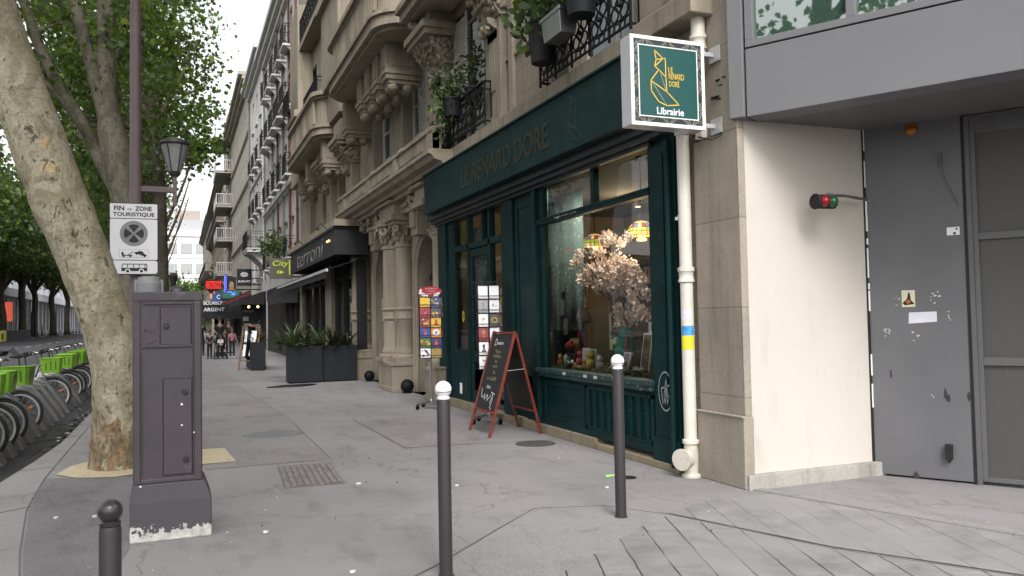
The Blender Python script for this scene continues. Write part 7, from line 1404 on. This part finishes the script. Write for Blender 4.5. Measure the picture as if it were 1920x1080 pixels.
q=thing('banner','tall orange red banner in front of the modern building','banner',(-26,155,0)); b=MB(); b.box(-.6,.6,-.03,.03,2.6,5.8); b.build('cloth',emit('banner_red_glow',(.9,.16,.09),.25,(.75,.10,.06))).parent=q; b=MB(); b.cyl((-.65,0,0),(-.65,0,6.2),.06,.06,8); b.build('pole',MT['alu']).parent=q  # faint glow put into the banner cloth, which is no lamp
q=thing('lamp_post','thin dark pole across the road left of the pale trunk','street lamp',(-20.2,141,0)); b=MB(); b.cyl((0,0,0),(0,0,9),.11,.07,10); b.build('post',MT['iron']).parent=q; b=MB(); b.lathe([(.1,9),(.35,9.5),(.3,9.6),(0,9.7)],(0,0,0),12); b.build('lantern',MT['cast']).parent=q
q=thing('lamp_post','small old style street lantern far up the kerb','street lamp',(-.24,40,0)); b=MB(); b.lathe([(.14,0),(.12,.6),(.06,.8),(.05,3.2)],(0,0,0),12); b.build('post',MT['iron'],smooth=40).parent=q; b=MB(); b.lathe([(.06,3.2),(.1,3.3),(.2,3.7),(.23,3.72),(.12,3.85),(0,3.9)],(0,0,0),12); b.bar((-.35,0,3.25),(.3,0,3.25),.03); b.build('lantern',MT['cast'],smooth=40).parent=q
q=thing('parked_van','pale van far up the road behind the cabinet and trunk','van',(-3.5,70,-.14)); b=MB(); b.prism([(-1,0.3),(1,.3),(1,1.3),(.8,2.1),(-.8,2.1),(-1,1.3)],'y',-2.3,2.3); b.build('body',mat('van_silver',(.4,.41,.42),.35,.3),bevel=.08).parent=q
b=MB(); b.box(-.75,.75,-2.33,-2.29,1.3,1.95); b.build('windscreen',MT['wglass']).parent=q; b=MB(); [b.cyl((sx-.1,sy,.32),(sx+.1,sy,.32),.32,.32,14) for sx in (-.9,.9) for sy in (-1.5,1.5)]; b.build('wheel',tyre).parent=q
# ------------------------------------------------------------------ people
def skinmesh(name,verts,edges,radii,m,parent,root=0,sub=1):
    me=bpy.data.meshes.new(name); me.from_pydata([tuple(v) for v in verts],edges,[]); me.materials.append(m); o=bpy.data.objects.new(name,me); COL.objects.link(o); o.parent=parent
    sk_=o.modifiers.new('Skin','SKIN'); sk_.use_smooth_shade=True
    if not me.skin_vertices: me.attributes  # layer is created with the modifier
    for i,r in enumerate(radii): d=me.skin_vertices[0].data[i]; d.radius=(r,r) if not isinstance(r,tuple) else r; d.use_root=(i==root)
    s_=o.modifiers.new('Subdivision','SUBSURF'); s_.levels=sub; s_.render_levels=sub; return o
def cloth(n,c): return mat(n,c,.9,var=.15,vs=12)
skin_m=mat('skin',(.30,.18,.13),.6,var=.05)
def person(label,loc,rz,h,shirt,trousers,shoes,hair,armL,armR,legL,legR,seated=False,female=False,glasses=False,group=None,longhair=False):
    q=thing('person',label,'person',loc,rz,group); k=h/1.75; V=[];E_=[];R_=[]
    def a(p,r,par=None): V.append(Vector(p)*k); R_.append(r*k if not isinstance(r,tuple) else tuple(x*k for x in r)); 
    hd=1.0 if h>1.5 else 1.18
    def pt(p,r,par=None):
        a(p,r); i=len(V)-1
        if par is not None: E_.append((par,i))
        return i
    zp=.93 if not seated else .10
    pel=pt((0,0,zp),(.13,.10)); sp=pt((0,0,zp+.2),(.115,.09),pel); ch=pt((0,.0,zp+.40),(.14,.10),sp); nk0=pt((0,0,zp+.53),(.06,.055),ch); nk=pt((0,-.01,zp+.60),.05,nk0)
    hz=zp+.60; jaw=pt((0,-.03,hz+.06*hd),.065*hd,nk); mid=pt((0,-.02,hz+.13*hd),(.082*hd,.095*hd),jaw); tp=pt((0,-.01,hz+.19*hd),.065*hd,mid)
    arms={}
    for s_,pose in ((-1,armL),(1,armR)):
        sh=pt((s_*.165,0,zp+.48),.055,ch); el=pt((s_*pose[0][0],pose[0][1],zp+pose[0][2]),.042,sh); wr=pt((s_*pose[1][0],pose[1][1],zp+pose[1][2]),.028,el)
        d=(Vector(pose[1])-Vector(pose[0])).normalized(); d=Vector((s_*d.x,d.y,d.z)); w_=V[wr]/k; pm=pt(w_+d*.055,(.036,.02),wr); sd=Vector((1,0,0)) if abs(d.x)<.8 else Vector((0,0,1)); cr=d.cross(Vector((0,1,0))); cr=cr.normalized() if cr.length>.1 else Vector((1,0,0))
        for j,(off,L) in enumerate(((-.03,.062),(-.01,.075),(.01,.07),(.03,.055))):
            f1=pt(w_+d*.095+cr*off,.0095,pm); f2=pt(w_+d*(.095+L*.5)+cr*off*1.05+Vector((0,-.008,0)),.009,f1); pt(w_+d*(.095+L)+cr*off*1.05+Vector((0,-.022,0)),.007,f2)
        t1=pt(w_+d*.05+cr*.045*-s_+Vector((0,-.012,0)),.011,pm); pt(w_+d*.085+cr*.06*-s_+Vector((0,-.02,0)),.009,t1); arms[s_]=(sh,el,wr)
    legs={}
    for s_,pose in ((-1,legL),(1,legR)):
        hp=pt((s_*.085,0,zp-.03),.08,pel); kn=pt((s_*pose[0][0],pose[0][1],pose[0][2]),.057,hp); an=pt((s_*pose[1][0],pose[1][1],pose[1][2]),.04,kn); toe=pt((s_*pose[1][0],pose[1][1]-.15,max(pose[1][2]-.055,.03)),(.038,.026),an); legs[s_]=(hp,kn,an,toe)
    body=skinmesh('body',V,E_,R_,skin_m,q)
    G_r=lambda ids,g: [tuple(x*g for x in R_[i]) if isinstance(R_[i],tuple) else R_[i]*g for i in ids]
    def shell(name,chain_edges,m,g,root):
        ids=sorted({i for e in chain_edges for i in e}); mp={i:j for j,i in enumerate(ids)}
        return skinmesh(name,[V[i] for i in ids],[(mp[x],mp[y]) for x,y in chain_edges],G_r(ids,g),m,q,mp[root])
    V2=[v.copy() for v in V]
    shell('shirt',[(pel,sp),(sp,ch),(ch,nk0),(ch,arms[-1][0]),(arms[-1][0],arms[-1][1]),(ch,arms[1][0]),(arms[1][0],arms[1][1])],shirt,1.14,pel)
    shell('trousers',[(sp,pel),(pel,legs[-1][0]),(legs[-1][0],legs[-1][1]),(legs[-1][1],legs[-1][2]),(pel,legs[1][0]),(legs[1][0],legs[1][1]),(legs[1][1],legs[1][2])],trousers,1.2,pel)
    for s_ in (-1,1):
        A=V[legs[s_][2]]; b=MB(); b.sphere(A+Vector((0,-.06*k,-.045*k)),.05*k,12,8,(1,2.5,.95)); b.cyl(A+Vector((0,0,-.06*k)),A+Vector((0,.0,.03*k)),.05*k,.045*k,10); b.build('shoe',shoes,smooth=60).parent=q
    H=V[mid]; b=MB()
    b.sphere(H+Vector((0,.018*k,.035*k)),.1*k*hd,16,10,(.92,1.02,.95)); 
    if longhair: b.tube([H+Vector((0,.08*k,0)),H+Vector((0,.1*k,-.12*k)),H+Vector((0,.09*k,-.25*k))],[.06*k,.06*k,.025*k],10)
    b.build('hair',hair,smooth=60).parent=q
    b=MB()
    for s_ in (-1,1): b.sphere(H+Vector((s_*.03*k*hd,-.093*k*hd,.0)),.011*k*hd,8,6)
    if glasses: b.box(H.x-.065*k,H.x+.065*k,H.y-.115*k,H.y-.1*k,H.z-.018*k,H.z+.018*k)
    b.build('eye',MT['black']).parent=q
    b=MB(); b.sphere(H+Vector((0,-.105*k*hd,-.03*k*hd)),.014*k*hd,8,6,(.8,1,1.4)); b.box(H.x-.022*k,H.x+.022*k,H.y-.098*k*hd,H.y-.085*k*hd,H.z-.068*k*hd,H.z-.06*k*hd)
    for s_ in (-1,1): b.sphere(H+Vector((s_*.085*k*hd,0,-.01*k)),.02*k*hd,8,6,(.5,1,1.4))
    b.build('face',mat('face_skin',(.36,.18,.13),.55)).parent=q
    return q
blk=cloth('black_cloth',(.010,.010,.011)); blk2=cloth('charcoal_cloth',(.022,.021,.022)); pink=cloth('pink_cloth',(.46,.15,.25)); navy=cloth('navy_cloth',(.02,.022,.035)); wht=cloth('white_cloth',(.52,.52,.53)); wshoe=mat('white_shoe',(.6,.6,.6),.6); bshoe=mat('dark_shoe',(.02,.02,.02),.6); hr=mat('dark_hair',(.018,.013,.010),.7); hr2=mat('light_brown_hair',(.10,.06,.035),.7); gcl=cloth('green_grey_cloth',(.05,.055,.05))
stand=((.21,.0,.22),(.235,-.06,-.03)); L0=((.10,-.02,.48),(.10,.0,.085))
push=((.22,-.05,.24),(.15,-.28,.14))
person('man in black t-shirt and sunglasses pushing a stroller',(1.66,37.9,0),0,1.80,blk,blk,bshoe,hr,push,push,((.10,-.10,.50),(.10,-.12,.10)),((.10,.03,.47),(.10,.16,.11)),glasses=True)
person('girl in pink t-shirt and dark leggings walking beside the stroller',(2.15,37.7,0),radians(5),1.28,pink,navy,wshoe,hr2,stand,((.22,-.02,.22),(.30,-.08,.02)),L0,((.09,-.08,.49),(.09,-.05,.09)),longhair=True)
person('child in dark t-shirt and dark trousers on the left of the stroller',(1.22,37.4,0),radians(-10),1.22,blk2,blk,bshoe,hr2,((.2,-.03,.22),(.08,-.2,.12)),((.2,-.02,.2),(.1,-.18,.1)),L0,((.09,-.1,.49),(.09,-.06,.09)),longhair=True)
person('toddler in white top sitting in the stroller',(1.64,36.85,.50),radians(-20),.95,wht,blk2,bshoe,hr2,((.2,-.08,.24),(.2,-.24,.12)),((.2,-.08,.24),(.22,-.26,.14)),((.12,-.36,.12),(.12,-.44,-.22)),((.12,-.36,.12),(.12,-.44,-.22)),seated=True)
person('person in dark clothes half hidden by the cabinet edge',(.98,42.,0),0,1.72,blk,blk2,bshoe,hr,stand,stand,L0,L0)
person('person in a dark jacket standing behind the man with the stroller',(2.35,44,0),radians(30),1.70,blk2,blk,bshoe,hr,stand,((.2,-.05,.22),(.1,-.25,.2)),L0,L0)
person('pedestrian in dark clothes across the road near the banner',(-22.8,130,0),radians(60),1.78,blk,blk2,bshoe,hr,stand,stand,L0,L0)
person('pedestrian in an orange top across the road near the bicycles',(-22.5,165,0),radians(90),1.75,cloth('orange_cloth',(.45,.20,.02)),blk2,bshoe,hr,stand,stand,L0,L0)
person('pedestrian in grey across the road beside the pale trunk',(-22.6,182,0),radians(90),1.78,gcl,blk2,bshoe,hr,stand,stand,L0,L0)
q=thing('stroller','black folding stroller pushed by the man in black','stroller',(1.64,36.9,0)); b=MB()
for s_ in (-1,1):
    b.tube([(s_*.24,-.32,.12),(s_*.24,.0,.45),(s_*.23,.45,.98),(s_*.23,.62,1.05)],.014,6); b.tube([(s_*.24,.35,.12),(s_*.24,.05,.5)],.014,6)
b.tube([(-.23,.62,1.05),(.23,.62,1.05)],.016,6); b.tube([(-.24,-.32,.14),(.24,-.32,.14)],.012,6); b.tube([(-.24,-.1,.62),(-.2,-.22,.66),(.2,-.22,.66),(.24,-.1,.62)],.016,6); b.build('frame',MT['iron'],smooth=40).parent=q
b=MB(); b.box(-.2,.2,-.2,.12,.42,.47); b.obox((0,.18,.68),(.40,.04,.52),Matrix.Rotation(radians(-18),3,'X')); b.box(-.2,.2,-.3,-.2,.18,.22); b.box(-.2,.2,-.15,.25,.15,.3); b.build('seat',blk,bevel=.012).parent=q
b=MB(); 
for k in range(6): a=radians(-10+k*24); b.box(-.22,.22,.24-.26*sin(a)-.03,.24-.26*sin(a)+.03,.86+.2*cos(a),.88+.2*cos(a))
b.build('canopy',blk).parent=q
for sx in (-.25,.25):
    for sy in (-.32,.36): b=MB(); b.torus((sx,sy,.09),.075,.018,16,6,Matrix(((0,0,1),(1,0,0),(0,1,0)))); b.cyl((sx-.02,sy,.09),(sx+.02,sy,.09),.03,.03,8); b.build('wheel',tyre,smooth=50).parent=q
# pigeon flying low over the road
q=thing('pigeon','dark pigeon flying low over the road at the left edge','bird',(-2.42,14,1.13),radians(60)); b=MB(); b.sphere((0,0,0),.05,12,8,(2.2,.9,.9)); b.sphere((.11,0,.03),.028,10,8,(1.1,.9,.9)); b.cyl((.135,0,.028),(.165,0,.022),.007,.002,6); b.prism([(-.09,-.03),(-.2,-.05),(-.21,.05),(-.09,.03)],'z',-.004,.008); b.build('body',mat('pigeon_grey',(.03,.03,.036),.6),smooth=60).parent=q
for s_ in (-1,1): b=MB(); b.add([(.05,s_*.03,.02),(.03,s_*.16,.08),(-.03,s_*.30,-.02),(-.08,s_*.27,-.04),(-.07,s_*.14,.03),(-.05,s_*.03,.02)],[(0,1,2,3,4,5)]); o=b.build('wing',bpy.data.materials['pigeon_grey'],recalc=False); o.parent=q; so_=o.modifiers.new('Solidify','SOLIDIFY'); so_.thickness=.006
# ------------------------------------------------------------------ one object per separate piece
def split_pieces(o,gap=.012):
    me=o.data; nv=len(me.vertices); par=list(range(nv))
    def fd(i):
        while par[i]!=i: par[i]=par[par[i]]; i=par[i]
        return i
    for e in me.edges: par[fd(e.vertices[0])]=fd(e.vertices[1])
    co=np.empty(nv*3); me.vertices.foreach_get('co',co); co=co.reshape(-1,3); gr={}
    for i in range(nv): gr.setdefault(fd(i),[]).append(i)
    cl=[]
    for ids in gr.values():
        lo,hi=co[ids].min(0)-gap,co[ids].max(0)+gap; ids=list(ids); keep=[]
        while True:
            hit=[c for c in cl if (c[0]<=hi).all() and (c[1]>=lo).all()]
            if not hit: break
            for c in hit: lo=np.minimum(lo,c[0]); hi=np.maximum(hi,c[1]); ids+=c[2]; cl=[k for k in cl if k is not c]
        cl.append((lo,hi,ids))
    if len(cl)<2: return
    for k,(lo,hi,ids) in enumerate(cl):
        S=set(ids); m2=me.copy(); b=bmesh.new(); b.from_mesh(m2); b.verts.ensure_lookup_table()
        bmesh.ops.delete(b,geom=[v for v in b.verts if v.index not in S],context='VERTS'); b.to_mesh(m2); b.free()
        if k==len(cl)-1: o.data=m2
        else: c=o.copy(); c.data=m2; COL.objects.link(c)
SPLIT={'bay','pedestal','stone_pier','string_course','collar','carved_ornament','wall_panel','frieze','shutter','menu_sheet','paint_chip','bulb','fascia_lamp','door_post','doorway_back','eye','wheel','grip','arm','trim','bracket','scuff_mark','sill','paint_edge','chalk_writing','header_pattern','pink_marker_smear','ledge','edge','chimney','lettering_'}
for o in list(SC.objects):
    if o.type=='MESH' and o.name.split('.')[0] in SPLIT and o.data.users==1 and len(o.data.vertices)<6000 and not o.children: split_pieces(o)
